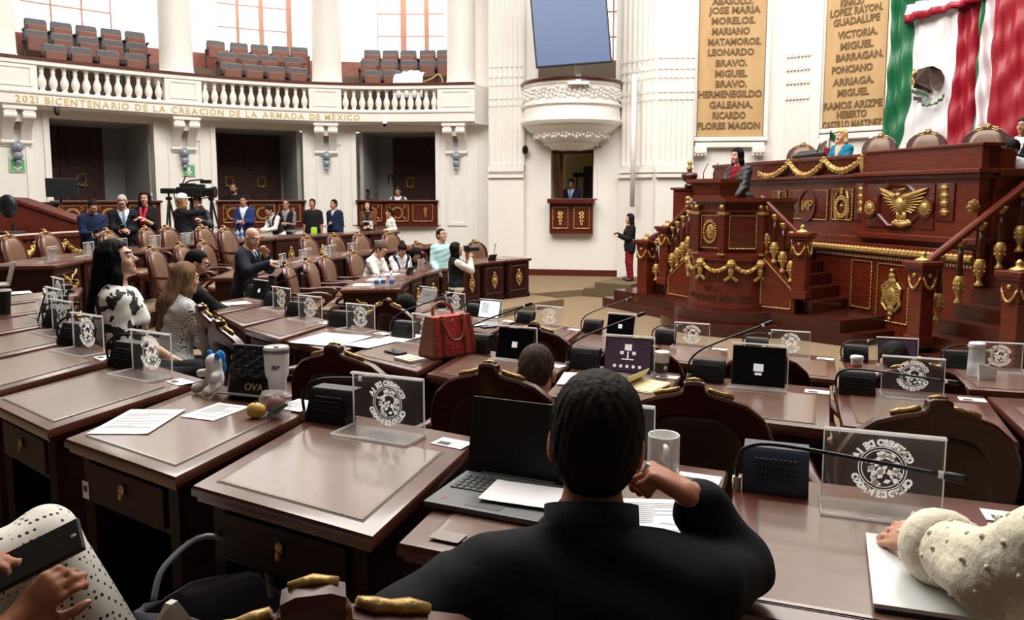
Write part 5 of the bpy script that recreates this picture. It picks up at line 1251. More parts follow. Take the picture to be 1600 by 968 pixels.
def bake(parts, name, mats, parent, paint=None, label=None):
    me = bpy.data.meshes.new(name); V = []; F = []; n = 0
    for v, f in parts:
        if len(v) == 0: continue
        V.append(v); F.append(np.asarray(f) + n); n += len(v)
    V = np.concatenate(V); F = np.concatenate(F)
    me.vertices.add(len(V)); me.vertices.foreach_set('co', V.astype(np.float32).ravel())
    me.loops.add(F.size); me.loops.foreach_set('vertex_index', F.ravel().astype(np.int32))
    me.polygons.add(len(F)); me.polygons.foreach_set('loop_start', np.arange(0, F.size, 4, dtype=np.int32)); me.polygons.foreach_set('loop_total', np.full(len(F), 4, np.int32))
    for m in (mats if isinstance(mats, (list, tuple)) else [mats]): me.materials.append(m)
    if paint is not None: me.polygons.foreach_set('material_index', paint(V[F].mean(1)).astype(np.int32))
    me.polygons.foreach_set('use_smooth', np.ones(len(F), bool)); me.update(calc_edges=True); me.validate()
    o = bpy.data.objects.new(name, me); COL.objects.link(o); o.parent = parent; tag(o, label); return o
def nrm(v): v = np.array(v, float); return v / max(np.linalg.norm(v), 1e-9)
def eul(yaw, pitch=0, roll=0):   # yaw to the right (+), pitch up (+); columns are local x (right), y (forward), z
    M = Matrix.Rotation(-yaw, 3, 'Z') @ Matrix.Rotation(pitch, 3, 'X') @ Matrix.Rotation(roll, 3, 'Y'); return np.array(M)
SKIN = {}
def skin(c):
    k = 'skin_%02x%02x%02x' % c
    return mat(k, c, .5, var=.05, scale=14)
LIP = mat('lips', (150, 72, 68), .45); LIPR = mat('lipstick', (160, 40, 48), .4)
EYEW = mat('eye_white', (225, 222, 218), .3); EYED = mat('eye_dark', (40, 26, 18), .25)
def cloth_mat(col, rough=.85, var=.08, sc=40): return mat('cloth_%02x%02x%02x' % tuple(col), col, rough, 0, var, sc, bump=.15, spec=.2)
def hair_mat(col): return mat('hair_%02x%02x%02x' % tuple(col), col, .6, 0, .35, 60, bump=.6, stretch=(1, 1, .12), spec=.08)
def arm_ik(S, Tt, l1, l2, hint):
    S, Tt = np.array(S, float), np.array(Tt, float); v = Tt - S; d = np.linalg.norm(v); d2 = min(d, (l1 + l2) * .995); d2 = max(d2, abs(l1 - l2) + .02); u = v / max(d, 1e-6)
    a = (l1 * l1 - l2 * l2 + d2 * d2) / (2 * d2); hgt = math.sqrt(max(l1 * l1 - a * a, 0)); hint = np.array(hint, float); hp = hint - u * (hint @ u); hp = nrm(hp)
    return S + u * a + hp * hgt, S + u * d2
def hand_sdf(W, f, n, side, s=1.0, curl=.5, point=False):
    # f finger direction, n palm normal (palm faces n); side +1: thumb towards cross(f,n)*side
    f = nrm(f); n = np.array(n, float); n = nrm(n - f * (n @ f)); t = np.cross(f, n) * side; H = SDF(); W = np.array(W, float)
    K = []
    for i, (o, l) in enumerate(((.030, .072), (.010, .080), (-.010, .074), (-.029, .060))):
        k = W + f * (.088 - .006 * abs(i - 1.2)) * s + t * o * s; K.append(k); H.cap(W + t * o * .55 * s, k, .0155 * s, .0115 * s, k=.012)
    H.ell(W + f * .045 * s, (.034 * s, .036 * s, .016 * s), np.stack([t, f, n], 1), k=.01)
    for i, (o, l) in enumerate(((.030, .072), (.010, .080), (-.010, .074), (-.029, .060))):
        p = K[i]; c = curl * (1 + .12 * i); c = 0.08 if point and i == 0 else c; ang = c * .6; r = .0095 * s; spread = t * o * .5
        for j, fr in enumerate((.46, .31, .23)):
            d = nrm(f * math.cos(ang) + n * math.sin(ang) + spread); q = p + d * l * fr * s; H.cap(p, q, r, r * .92, k=.004); p = q; r *= .92; ang += c * .95
    b = W + f * .022 * s + t * .026 * s; m_ = b + (f * .5 + t * .72 + n * .35) * .042 * s; e = m_ + nrm(f * .9 + t * .2 + n * (.25 + curl * .5)) * .034 * s; e2 = e + nrm(f * .95 + t * -.1 + n * (.2 + curl * .6)) * .024 * s
    H.cap(b, m_, .0155 * s, .0125 * s, k=.012).cap(m_, e, .012 * s, .0105 * s, k=.004).cap(e, e2, .0105 * s, .009 * s, k=.004)
    return H
def head_sdf(C, R, s=1.0, fem=False):
    H = SDF(); L = lambda x, y, z: C + R @ (np.array((x, y, z)) * s)
    E = lambda c, r, k=.02: H.ell(L(*c), tuple(q * s for q in r), R, k)
    E((0, -.015, .035), (.073, .094, .088)); E((0, .03, -.03), (.058, .062, .085), .03); E((0, .05, -.075), (.04, .042, .038), .03); E((0, .078, -.1), (.02, .018, .016), .02)
    for x in (-.036, .036): E((x, .062, -.03), (.024, .026, .024), .02)
    E((0, .082, .038), (.045, .016, .012), .015)
    for x in (-.031, .031): H.sub(L(x, .1, .012), (.017 * s, .014 * s, .011 * s), R, .014 * s)
    H.cap(L(0, .088, .018), L(0, .108, -.022), .008 * s, .0125 * s, k=.01 * s); H.cap(L(-.012, .098, -.026), L(.012, .098, -.026), .008 * s, k=.006 * s)
    E((0, .084, -.054), (.022, .012, .006), .006); E((0, .083, -.065), (.019, .012, .006), .006)
    for x in (-1, 1):
        H.ell(L(x * .081, -.01, -.005), (.010 * s, .022 * s, .033 * s), R, .006); 
    H.cap(L(0, -.025, -.06), L(0, -.035, -.13), .052 * s, .055 * s, k=.03 * s)
    return H, L
def hair_sdf(C, R, s, style, fem=False):
    H = SDF(); L = lambda x, y, z: C + R @ (np.array((x, y, z)) * s); Ri = R.T
    loc = lambda P: ((P - C) @ R) / s
    vol = {'short': .010, 'full': .013, 'long': .014, 'bun': .012, 'pony': .012, 'fringe': .008, 'bob': .02, 'buzz': .005}[style]
    if style != 'fringe':
        H.ell(L(0, -.018, .04), tuple((q + vol) * s for q in (.074, .093, .09)), R)
        if style in ('short', 'full', 'buzz', 'pony', 'bun'): H.ell(L(0, -.05, -.015), tuple((q + vol) * s for q in (.06, .052, .066)), R, .03)
        if style == 'full': H.ell(L(0, .045, .1), (.06 * s, .05 * s, .035 * s), R, .03)
    else: H.ell(L(0, -.03, .0), tuple((q + vol) * s for q in (.073, .083, .06)), R)
    if style in ('long', 'bob'):
        zl = -.36 if style == 'long' else -.13
        H.cap(L(0, -.05, 0), L(0, -.085, zl), .088 * s, .075 * s, .05, 1.5, R @ np.array((0, 1, 0)))
        for x in (-1, 1):
            H.cap(L(x * .07, -.02, .04), L(x * .088, -.012, -.1), .032 * s, .034 * s, .04); H.cap(L(x * .088, -.012, -.1), L(x * .1, -.02, zl * .9), .034 * s, .028 * s, .04)
    if style == 'pony': H.ell(L(0, -.12, .03), (.03 * s, .03 * s, .03 * s), R, .02); H.cap(L(0, -.13, .03), L(0, -.16, -.16), .032 * s, .018 * s, .02)
    if style == 'bun': H.ell(L(0, -.1, .1), (.045 * s, .045 * s, .042 * s), R, .015)
    def cut(P, d):
        q = loc(P); x, y, z = q[:, 0], q[:, 1], q[:, 2]
        hl = .078 if style in ('full',) else .086
        face = np.maximum.reduce([.045 - y + np.clip(-z, 0, .1) * .25 - np.clip(z, 0, 1) * .1, z - hl - (.02 if style == 'buzz' else 0) + np.abs(x) * .25])
        if style == 'fringe': face = np.maximum(.05 - y, z - 1); top = z - .045; d = np.maximum(d, top)
        d = np.maximum(d, -face * s)
        if style in ('short', 'full', 'buzz', 'bun', 'pony', 'fringe'):
            ear = np.maximum(np.maximum(np.abs(y + .002) - .03, z - .022), .05 - np.abs(x)); d = np.maximum(d, -ear * s)
            front_low = np.maximum(-.015 - y, z + .03); d = np.maximum(d, -front_low * s); d = np.maximum(d, (-.088 - z) * s) if style not in ('pony',) else np.where(y < -.1, d, np.maximum(d, (-.088 - z) * s))
        u = np.arctan2(x, y + .02) * 14; st_ = np.sin(u + 3 * np.sin(z * 40 + x * 25)) * .5 + np.sin(u * 2.3 + z * 70 + 2 * np.sin(y * 55)) * .5
        return d + (.0022 if style in ('short', 'full', 'buzz', 'fringe') else .003) * s * st_
    H.cut(cut); return H
LAST = {}
def person(label, loc, face, h=1.7, fem=False, pose='stand', lean=0, turn=0, head=(0, 0, 0), hands=(None, None), skinc=(200, 150, 122), hair='short', hairc=(28, 22, 20), top=dict(c=(40, 40, 44)), pants=(36, 36, 40), shoes=(20, 20, 20), res=.016, hres=.009, curl=(.5, .5), seat=.47, collar=None, group=None, fdir=(None, None), legs=True, build=1.0, elbow=(None, None), knees=None, armw=(None, None)):
    s = h / 1.7; t = thing('person', label, 'person', loc, -math.radians(face), group)
    A = lambda *v: np.array(v, float)
    hipz = .90 * s if pose == 'stand' else seat + .1 * s
    Pv = A(0, 0, hipz); la = math.radians(lean); tu = math.radians(turn)
    Rt = np.array(Matrix.Rotation(-tu, 3, 'Z') @ Matrix.Rotation(-la, 3, 'X')); tf = lambda x, y, z: Pv + Rt @ (A(x, y, z) * s)
    ux, uf, uu = Rt[:, 0], Rt[:, 1], Rt[:, 2]
    sh = (.142 if fem else .168) * build; hw = .09 if fem else .088
    S = [tf(-sh, -.01, .455), tf(sh, -.01, .455)]; nk = tf(0, -.02, .53)
    yaw, pit, rol = [math.radians(v) for v in head]
    Rh = np.array(Matrix.Rotation(-tu * .7, 3, 'Z') @ Matrix.Rotation(-la * .45, 3, 'X')) @ eul(yaw, pit, rol); hs = .97 * (.95 if fem else 1.0) * s ** .6
    C = nk + Rt @ (A(0, .01, .045) * s) + Rh @ (A(0, .03, .115) * hs)
    def torso(H, e=0.0, lo=True):
        bw = build
        H.cap(tf(-.07 * bw, 0, .03), tf(.07 * bw, 0, .03), (.115 + (.01 if fem else 0)) * s + e, k=.05, sq=1.12, q=uf)
        H.cap(tf(0, 0, .1), tf(0, .005, .24), (.118 * bw if not fem else .105) * s + e, (.122 * bw if not fem else .105) * s + e, k=.06, sq=1.28, q=uf)
        H.ell(tf(0, .0, .17), ((.15 * bw if not fem else .128) * s + e, .108 * bw * s + e, .16 * s), Rt, .05)
        H.ell(tf(0, .0, .36), ((.165 if not fem else .145) * bw * s + e, (.112) * bw * s + e, .17 * s + e), Rt, .06)
        H.cap(tf(-sh * .75, -.012, .445), tf(sh * .75, -.012, .445), .062 * s + e, k=.07)
        for sg in (-1, 1): H.cap(tf(sg * sh * .85, -.015, .45), tf(sg * .03, -.025, .50), .05 * s + e, .052 * s + e, k=.04)
        if fem:
            for x in (-.065, .065): H.ell(tf(x, .085, .34), (.058 * s + e, .05 * s + e, .058 * s + e), Rt, .04)
        return H
    Wr = []; El = []; Hd = []
    for i, sg in ((0, -1), (1, 1)):
        hd = hands[i]
        tgt = tf(sg * (sh + .045), .03, -.09) if hd is None else tf(*hd)
        hint = (Rt @ A(sg * .35, -.6, -.6)) if elbow[i] is None else Rt @ A(*elbow[i])
        e, w = arm_ik(S[i], tgt, .285 * s, .255 * s, hint)
        if armw[i]: e, w = [np.array(Matrix.Rotation(math.radians(face), 3, 'Z') @ (Vector(q) - Vector(loc))) for q in armw[i]]
        El.append(e); Wr.append(w)
    B = SDF(); torso(B); B.cap(tf(0, -.025, .48), nk + Rt @ (A(0, .005, .03) * s), .058 * s, .052 * s, k=.04)
    B.cap(nk, C - Rh @ A(0, .02, .07) * 1.0, .052 * s, .05 * s, k=.03)
    for i in (0, 1):
        B.cap(S[i], El[i], .052 * s, .042 * s, k=.04).cap(El[i], Wr[i], .042 * s, .027 * s, k=.02)
    Kn = []; An = []
    for i, sg in ((0, -1), (1, 1)):
        hp = Pv + A(sg * hw * s, 0, -.02)
        if pose == 'stand': kn = A(sg * (hw + .01) * s, .015, .49 * s); an = A(sg * (hw + .015) * s, -.02, .085 * s)
        else: kn = A(sg * (hw + .03) * s, .42 * s, seat + .06 * s); an = A(sg * (hw + .03) * s, .40 * s, max(.09 * s, seat + .06 * s - .42 * s))
        if knees: kn, an = [np.array(Matrix.Rotation(math.radians(face), 3, 'Z') @ (Vector(q) - Vector(loc))) for q in knees[i]]
        Kn.append(kn); An.append(an)
        if legs: B.cap(hp, kn, .085 * s, .058 * s, k=.03).cap(kn, an, .056 * s, .036 * s, k=.02)
    parts = [B.mesh(res)]
    Hh, Lh = head_sdf(C, Rh, hs, fem); parts.append(Hh.mesh(hres))
    for i, sg in ((0, -1), (1, 1)):
        f = nrm(Wr[i] - El[i]) if fdir[i] is None else nrm(Rt @ A(*fdir[i])); n = nrm(Rt @ A(-sg * .6, .2, -.6)); 
        Hn = hand_sdf(Wr[i], f, n, -sg, s * (.92 if fem else 1.0), curl[i]); Hn.cap(Wr[i] - nrm(Wr[i] - El[i]) * .05 * s, Wr[i] + f * .01, .026 * s, .024 * s, k=.01); parts.append(Hn.mesh(min(hres, .0065)))
        Hd.append(Wr[i] + f * .08 * s)
    hm = hair_mat(hairc)
    def paint(c):
        q = ((c - C) @ Rh) / hs; x, y, z = q[:, 0], q[:, 1], q[:, 2]; r = np.zeros(len(c), int)
        r[(np.abs(x) < .024) & (np.abs(z + .0595) < .0095 - np.abs(x) * .2) & (y > .075)] = 1
        r[(np.abs(np.abs(x) - .032) < .02) & (np.abs(z - .036 + (np.abs(x) - .03) ** 2 * 8) < .0038) & (y > .06)] = 2
        return r
    bo = bake(parts, 'body', [skin(skinc), LIPR if fem else LIP, hm], t, paint)
    for x in (-.031, .031): MB().ball(Lh(x, .0835, .0125), .0115 * hs, 10, 0).ball(Lh(x, .0905, .0125), .0062 * hs, 8, 1).build('eye', [EYEW, EYED], parent=t, smooth=True)
    if hair: 
        HH = hair_sdf(C, Rh, hs, hair, fem); bake([HH.mesh(hres)], 'hair', hm, t)
    # clothing
    def wrinkle(P): return .0035 * np.sin(P[:, 0] * 31 + P[:, 2] * 22) * np.sin(P[:, 2] * 37 + P[:, 1] * 26) + .002 * np.sin(P[:, 2] * 70 + P[:, 0] * 20)
    def garment(name, col, e, sleeve=1.0, hem=-.02, vneck=0, m=None, vw=.32, lab=None, collar_h=.02, high=.545):
        H = torso(SDF(), e)
        for i in (0, 1):
            if sleeve > 0:
                H.cap(S[i], S[i] + (El[i] - S[i]) * min(1, sleeve * 2), .056 * s + e, (.046 if sleeve > .5 else .05) * s + e, k=.022)
                if sleeve > .5: H.cap(El[i], El[i] + (Wr[i] - El[i]) * (sleeve * 2 - 1) * .97, .046 * s + e, .034 * s + e, k=.02)
        H.cap(tf(0, -.02, .49), tf(0, -.025, .545), .066 * s + e, .058 * s + e, k=.03)
        if pose == 'stand' and hem < 0: H.cap(tf(-.06, 0, .0), tf(-.07, 0, hem), .125 * s + e, .13 * s + e, k=.04, sq=1.2, q=uf); H.cap(tf(.06, 0, .0), tf(.07, 0, hem), .125 * s + e, .13 * s + e, k=.04, sq=1.2, q=uf)
        def cut(P, d):
            q = ((P - Pv) @ Rt) / s; x, y, z = q[:, 0], q[:, 1], q[:, 2]; near = np.abs(x) < sh * .9
            lim = np.where((np.abs(x) < .16) & (np.abs(y) < .2), hem - z, -1); d = np.maximum(d, lim * s) 
            d = np.where((z > .5) & (np.abs(x) < .12), np.maximum(d, (z - high + y * .35) * s), d)
            if vneck:
                v = np.maximum(np.abs(x) - (z - (.53 - vneck)) * vw, .02 - y); d = np.maximum(d, -v * s)
            return d
        H.cut(cut); return bake([H.mesh(res, wrinkle)], name, m or cloth_mat(col), t, None, lab)
    e = .012 * s
    if top.get('shirt'): garment('shirt', top['shirt'], .009 * s, .0, .0)
    o = garment(top.get('name', 'jacket' if top.get('shirt') else 'top'), top['c'], e * top.get('fat', 1) + (.008 * s if top.get('shirt') else 0), top.get('sleeve', 1.0), top.get('hem', -.03), top.get('v', .3 if top.get('shirt') else 0), top.get('mat'), top.get('vw', .32))
    if top.get('vest'): garment('vest', top['vest'], .02 * s, 0, 0, top.get('vv', .3), None)
    if top.get('tie'):
        T_ = MB(); pts = [tf(0, .075, .52), tf(0, .112, .46), tf(0, .135, .36), tf(0, .142, .25), tf(0, .138, .14)]
        T_.rings([[p + ux * w * s * sx + uf * .008 * s * k for sx, k in ((-1, 0), (-1, 1), (1, 1), (1, 0))] for p, w in zip(pts, (.018, .016, .022, .03, .018))]); T_.build('tie', cloth_mat(top['tie'], .5), parent=t)
    if pants is not None and legs:
        Q = SDF(); Q.cap(Pv + A(-.07, 0, .02) * s, Pv + A(.07, 0, .02) * s, .122 * s, k=.05, sq=1.12, q=A(0, 1, 0))
        for i, sg in ((0, -1), (1, 1)):
            hp = Pv + A(sg * hw * s, 0, -.02); Q.cap(hp, Kn[i], .096 * s, .072 * s, k=.03).cap(Kn[i], An[i], .07 * s, .055 * s, k=.02)
        Q.cut(lambda P, d: np.maximum(d, (P[:, 2] - (hipz + .1 * s))))
        bake([Q.mesh(res, wrinkle)], 'trousers', cloth_mat(pants), t)
    if shoes is not None and legs:
        Z = MB()
        for i in (0, 1):
            a = An[i]; f = nrm((0, 1, 0)); c = a + A(0, .055 * s, -.045 * s); Z.ball(c, (.046 * s, .13 * s, .042 * s), 12)
            o2 = Z.build('shoe', mat('shoe_%02x%02x%02x' % shoes, shoes, .4), parent=t, smooth=True); Z = MB()
    M = t.matrix_basis
    LAST.update(C=C, Rh=Rh, hs=hs, W=Wr, El=El, Hd=Hd, Rt=Rt, Pv=Pv, t=t, tf=tf, s=s, Lh=Lh, S=S)
    return t
def glasses(m, dark=False):
    Lh, hs = LAST['Lh'], LAST['hs']; g = MB(); t = LAST['t']
    for x in (-1, 1):
        n = 14; pts = [Lh(x * .033 + .024 * math.cos(a), .104, .012 + .018 * math.sin(a)) for a in [2 * math.pi * k / n for k in range(n)]]
        g.tube(pts + pts[:1], .0025 * hs, 5); g.tube([Lh(x * .057, .1, .016), Lh(x * .08, .06, .016), Lh(x * .082, -.01, .012)], .0025 * hs, 5)
        if dark: g.rings([pts, [Lh(x * .033, .104, .012)] * n])
    g.tube([Lh(-.009, .106, .016), Lh(.009, .106, .016)], .0025 * hs, 5); return g.build('glasses', m, parent=t)
def prop(mb, name, label, cat, mats, M=None):
    t = LAST['t']; mw = Matrix.Translation(t.location) @ t.rotation_euler.to_matrix().to_4x4(); mb.xf(mw); return mb.build(name, mats, label=label, cat=cat)
def world_of(p): t = LAST['t']; return Matrix.Translation(t.location) @ t.rotation_euler.to_matrix().to_4x4() @ Vector(p)
def phone_in(i, label, w=.075, l=.155, tilt=50, off=(0, .02, .02)):
    c = LAST['Hd'][i] + np.array(off) * LAST['s']; R_ = Matrix.Rotation(math.radians(tilt), 3, 'X')
    b = MB().bbox(c, (w, l, .009), .004, R_, 0).box(Vector(c) + R_ @ Vector((0, 0, .005)), (w * .9, l * .92, .001), R_, 1); return prop(b, 'phone', label, 'phone', [BLACK, SCR_DK])
def stand_at(px, py, dep, floor, label, face, **k):
    p = at_y(px, py, dep); return person(label, (p.x, p.y, floor), face, h=max(1.2, p.z - floor), **k)
def sit_at(px, py, dep, label, face, h=1.68, **k):
    p = at_y(px, py, dep); s = h / 1.7; la = math.radians(k.get('lean', 0)); seat = k.pop('seat', .47)
    hz = seat + .1 * s + .755 * s * math.cos(la) + .02; off = .62 * s * math.sin(la); f = math.radians(face)
    return person(label, (p.x - off * math.sin(f), p.y - off * math.cos(f), p.z - hz), face, h=h, pose='sit', seat=seat, **k)
# ------------------------------------------------------------------ the people in the hall
TO_US = lambda px: 180 + math.degrees(math.atan2((px - 800), FPX))     # heading that faces the photographer
# back wall, from the left
stand_at(140, 310, 12.7, .56, 'person in a navy sweater and khaki trousers looking down at a phone', 150, h=None, lean=8, head=(10, -30, 0), hands=((-.1, .28, .22), (.08, .3, .2)), skinc=(176, 126, 100), top=dict(c=(30, 40, 66), name='sweater'), pants=(150, 132, 108), res=.014) if False else None
def st(px, py, dep, floor, label, face, **k):
    p = at_y(px, py, dep); la = math.radians(k.get('lean', 0)); hh = (p.z - floor) / (.53 + .47 * math.cos(la) + .0); f = math.radians(face); off = .6 * math.sin(la)
    return person(label, (p.x - off * math.sin(f), p.y - off * math.cos(f), floor), face, h=hh, **k)
st(143, 311, 12.6, .56, 'person in a navy sweater and khaki trousers looking down at a phone', 140, lean=6, head=(0, -28, 0), hands=((-.06, .3, .2), (.07, .32, .22)), skinc=(176, 126, 100), top=dict(c=(30, 42, 72), name='sweater'), pants=(150, 132, 108), build=1.08)
phone_in(1, 'dark phone in the hands of the person in the navy sweater')
st(191, 304, 13.2, .56, 'person in a dark suit and pale blue tie with white hair reading a phone', 150, lean=5, head=(10, -26, 0), hands=((-.05, .3, .2), (.08, .32, .22)), skinc=(196, 150, 126), hair='short', hairc=(170, 160, 150), top=dict(c=(26, 28, 36), shirt=(214, 220, 232), tie=(110, 138, 170)), build=1.05)
glasses(BLACK); phone_in(1, 'phone held by the white-haired person in the suit')
st(226, 298, 13.6, .56, 'long-haired person in black with a red scarf holding a phone', 172, fem=True, head=(-5, -10, 0), hands=((-.06, .28, .3), (.1, .3, .28)), skinc=(206, 158, 132), hair='long', hairc=(34, 22, 18), top=dict(c=(22, 22, 25), sleeve=.6, name='blouse'))
s_ = MB(); 
for sx in (-1, 1): s_.tube([LAST['tf'](sx * .05, .0, .54), LAST['tf'](sx * .045, .13, .46), LAST['tf'](sx * .02, .17, .34), LAST['tf'](sx * .025, .16, .16)], [.022, .026, .03, .04], 8, flat=.5)
s_.build('scarf', cloth_mat((170, 40, 52)), parent=LAST['t'], smooth=True)
phone_in(1, 'phone held by the long-haired person with the red scarf')
st(284, 305, 14.2, .56, 'camera operator in a black top with a white cap and fair hair', 25, fem=True, head=(10, 5, 0), hands=((-.2, .3, .1), (.12, .34, .58)), hair='long', hairc=(150, 112, 78), top=dict(c=(24, 24, 27)), elbow=(None, (1, .2, -.3)))
cp = MB().lathe([(.115, .0), (.118, .03), (.1, .085), (.05, .115), (.01, .12)], (0, 0, 0), 16).ball((0, .13, .01), (.07, .07, .01), 10); cp.v = [tuple(LAST['Lh'](p[0] * .95, p[1] - .01, p[2] + .055)) for p in cp.v]; cp.build('cap', WHITE, parent=LAST['t'], smooth=True)
st(308, 306, 15.0, .56, 'person in a black leather jacket behind the television camera', 190, head=(0, 0, 0), hands=((-.2, .2, .3), (.2, .2, .3)), hair='short', top=dict(c=(40, 44, 46), mat=mat('leather_jacket', (44, 48, 50), .35, var=.2, scale=20)))
st(381, 306, 17.4, .56, 'person in a blue blazer and white shirt before the middle box', 180, head=(0, -8, 0), hands=((-.08, .28, .2), (.08, .28, .2)), skinc=(178, 128, 102), top=dict(c=(38, 58, 108), shirt=(226, 228, 234)))
st(421, 322, 17.2, .56, 'person in a white shirt and dark vest leaning over a camera', 215, lean=24, head=(0, -20, 0), hands=((-.1, .42, .3), (.1, .42, .3)), skinc=(184, 134, 106), top=dict(c=(226, 226, 226), vest=(34, 36, 40), name='shirt'))
st(447, 313, 18.0, .56, 'person in a black vest over a grey shirt with hands clasped', 182, head=(0, 0, 0), hands=((-.05, .2, .2), (.06, .2, .2)), skinc=(176, 128, 104), hair='buzz', hairc=(70, 62, 58), top=dict(c=(136, 132, 132), sleeve=.5, vest=(26, 28, 30), name='shirt'), build=1.1)
glasses(BLACK)
st(488, 312, 18.3, .56, 'stocky person in a dark polo shirt with hands by the sides', 182, skinc=(168, 118, 92), top=dict(c=(28, 28, 30), sleeve=.45, name='polo'), build=1.15)
st(522, 313, 18.4, .56, 'person in a navy jacket with one hand at the waist', 195, hands=(None, (.02, .22, .2)), head=(15, 0, 0), skinc=(180, 132, 106), top=dict(c=(32, 40, 66), shirt=(200, 206, 214), v=.16))
st(574, 315, 18.6, .56, 'long-haired person in a brown coat holding a white folder and tablet', 178, fem=True, hands=((-.1, .24, .14), (.06, .26, .12)), skinc=(212, 166, 142), hair='long', hairc=(40, 26, 20), top=dict(c=(104, 66, 46), shirt=(28, 26, 28), name='coat', hem=-.2))
b = MB().bbox(LAST['tf'](-.04, .27, .16), (.24, .012, .2), .004, Matrix.Rotation(-.25, 3, 'X')); prop(b, 'folder', 'white folder held by the person in the brown coat', 'folder', PAPER)
b = MB().bbox(LAST['tf'](0, .30, .13), (.15, .012, .2), .004, Matrix.Rotation(-.25, 3, 'X')); prop(b, 'tablet', 'black tablet held in front of the white folder', 'tablet', BLACK)
st(607, 328, 18.4, .56, 'person in a white blouse with tied dark hair turning to the left', 235, fem=True, lean=10, hands=((-.08, .2, .2), (.08, .22, .18)), skinc=(176, 126, 100), hair='pony', top=dict(c=(236, 234, 232), name='blouse'), pants=(60, 56, 58))
# behind the boxes and in the booth
sit_at(365, 289, 19.6, 'bearded person in black sitting behind the middle box', 175, skinc=(170, 122, 98), hair='buzz', hairc=(60, 48, 42), top=dict(c=(22, 22, 24)), build=1.15, legs=False)
bd = MB().ball(LAST['Lh'](0, .07, -.09), (.05, .045, .04), 10); bd.build('beard', hair_mat((50, 40, 36)), parent=LAST['t'], smooth=True)
sit_at(573, 298, 21.3, 'dark figure in shadow seated behind the right box', 170, skinc=(60, 44, 38), hair='full', hairc=(14, 12, 12), top=dict(c=(14, 14, 15)), legs=False)  # the shadow on this figure is put into its dark skin colour
sit_at(622, 293, 21.0, 'person in a grey waistcoat and white shirt looking down behind the right box', 180, head=(0, -24, 0), skinc=(186, 136, 110), hair='short', hairc=(60, 44, 34), top=dict(c=(228, 228, 230), vest=(72, 74, 80), name='shirt'), legs=False)
sit_at(893, 281, 20.3, 'person in a navy suit and pale tie inside the booth window', 200, head=(0, -14, 0), hands=((-.1, .3, .1), (.1, .3, .1)), skinc=(182, 132, 108), top=dict(c=(34, 44, 78), shirt=(226, 230, 236), tie=(120, 150, 200)), legs=False)
# far front row
sit_at(592, 381, 12.6, 'person in a white blouse with glasses reaching over the papers on the far desk', 118, fem=True, lean=24, head=(0, -16, 0), hands=((-.1, .5, .16), (.14, .5, .2)), skinc=(206, 160, 134), hair='pony', hairc=(84, 60, 46), top=dict(c=(238, 234, 232), sleeve=.62, name='blouse'), pants=(40, 40, 44))
glasses(BLACK)
sit_at(627, 378, 13.2, 'young person with a dark waistcoat writing at the far desk beside the white blouse', 150, fem=True, lean=18, head=(10, -38, 0), hands=((-.08, .4, .1), (.1, .42, .12)), skinc=(186, 136, 108), hair='bun', top=dict(c=(224, 226, 230), vest=(36, 42, 58), name='shirt'))
sit_at(646, 386, 13.4, 'person with loose black hair bent over the far desk behind the young one', 140, fem=True, lean=22, head=(0, -34, 0), hands=((-.08, .4, .1), (.1, .42, .12)), skinc=(176, 126, 100), hair='long', hairc=(18, 14, 14), top=dict(c=(34, 32, 36)))
st(690, 359, 13.4, .0, 'person in a mint shirt with glasses standing and looking up to the right', 165, head=(-28, 14, 0), build=.9, hands=((-.2, .06, -.1), (.12, .24, .04)), skinc=(196, 146, 120), hair='short', top=dict(c=(176, 220, 220), name='shirt', hem=-.02), pants=(196, 196, 196))
glasses(BLACK)
MB().tube([LAST['tf'](.15 * math.cos(a), .13 * math.sin(a), .0) for a in [k * math.pi / 9 for k in range(19)]], .016, 6).build('belt', BLACK, parent=LAST['t'])
st(712, 380, 11.6, .0, 'photographer with long black hair and a dark pinafore raising a camera to the eye', 72, fem=True, head=(0, 4, 0), hands=((-.06, .22, .58), (.07, .25, .55)), curl=(.8, .8), skinc=(190, 140, 114), hair='long', hairc=(20, 16, 16), top=dict(c=(222, 214, 204), vest=(26, 26, 30), name='shirt'), pants=(24, 24, 28))
c = LAST['Lh'](0, .19, .0)
b = MB().bbox(c, (.13, .07, .09), .01).lathe([(.04, 0), (.042, .1), (.046, .16), (.04, .165)], (0, 0, 0), 14); n0 = len(b.v) - 14 * 4; 
for i in range(n0, len(b.v)): x, y, z = b.v[i]; b.v[i] = (c[0] + x, c[1] + .03 + z, c[2] + y)
prop(b, 'camera', 'black camera with a long lens at the eye of the photographer', 'camera', BLACK)
# seated near rows
st(391, 357, 8.3, .36, 'bald person in a dark suit with a hand at the mouth and a raised pen', 95, lean=9, head=(25, -16, 0), hands=((-.03, .2, .52), (.2, .34, .42)), skinc=(214, 164, 140), hair=None, top=dict(c=(26, 30, 42), shirt=(220, 222, 228), v=.2, tie=(40, 46, 60)), pants=(26, 30, 42), res=.012, hres=.007, build=1.05, curl=(.8, .9), elbow=((-.5, .3, -.9), (.8, .0, -.7)))
c = LAST['Hd'][1]; prop(MB().tube([c + np.array((0, 0, -.04)), c + np.array((.02, .02, .16))], .006, 8), 'pen', 'dark pen raised by the bald person', 'pen', BLACK)
sit_at(301, 397, 6.9, 'person in a black suit and dark glasses resting clasped hands on the desk', 62, lean=16, head=(14, -8, 0), hands=((-.04, .5, .24), (.06, .52, .26)), curl=(.9, .9), skinc=(190, 140, 112), hair='short', hairc=(22, 18, 18), top=dict(c=(24, 25, 28), shirt=(224, 226, 230), v=.2), res=.011, hres=.007, elbow=((-.6, -.3, -.8), (.6, -.3, -.8)))
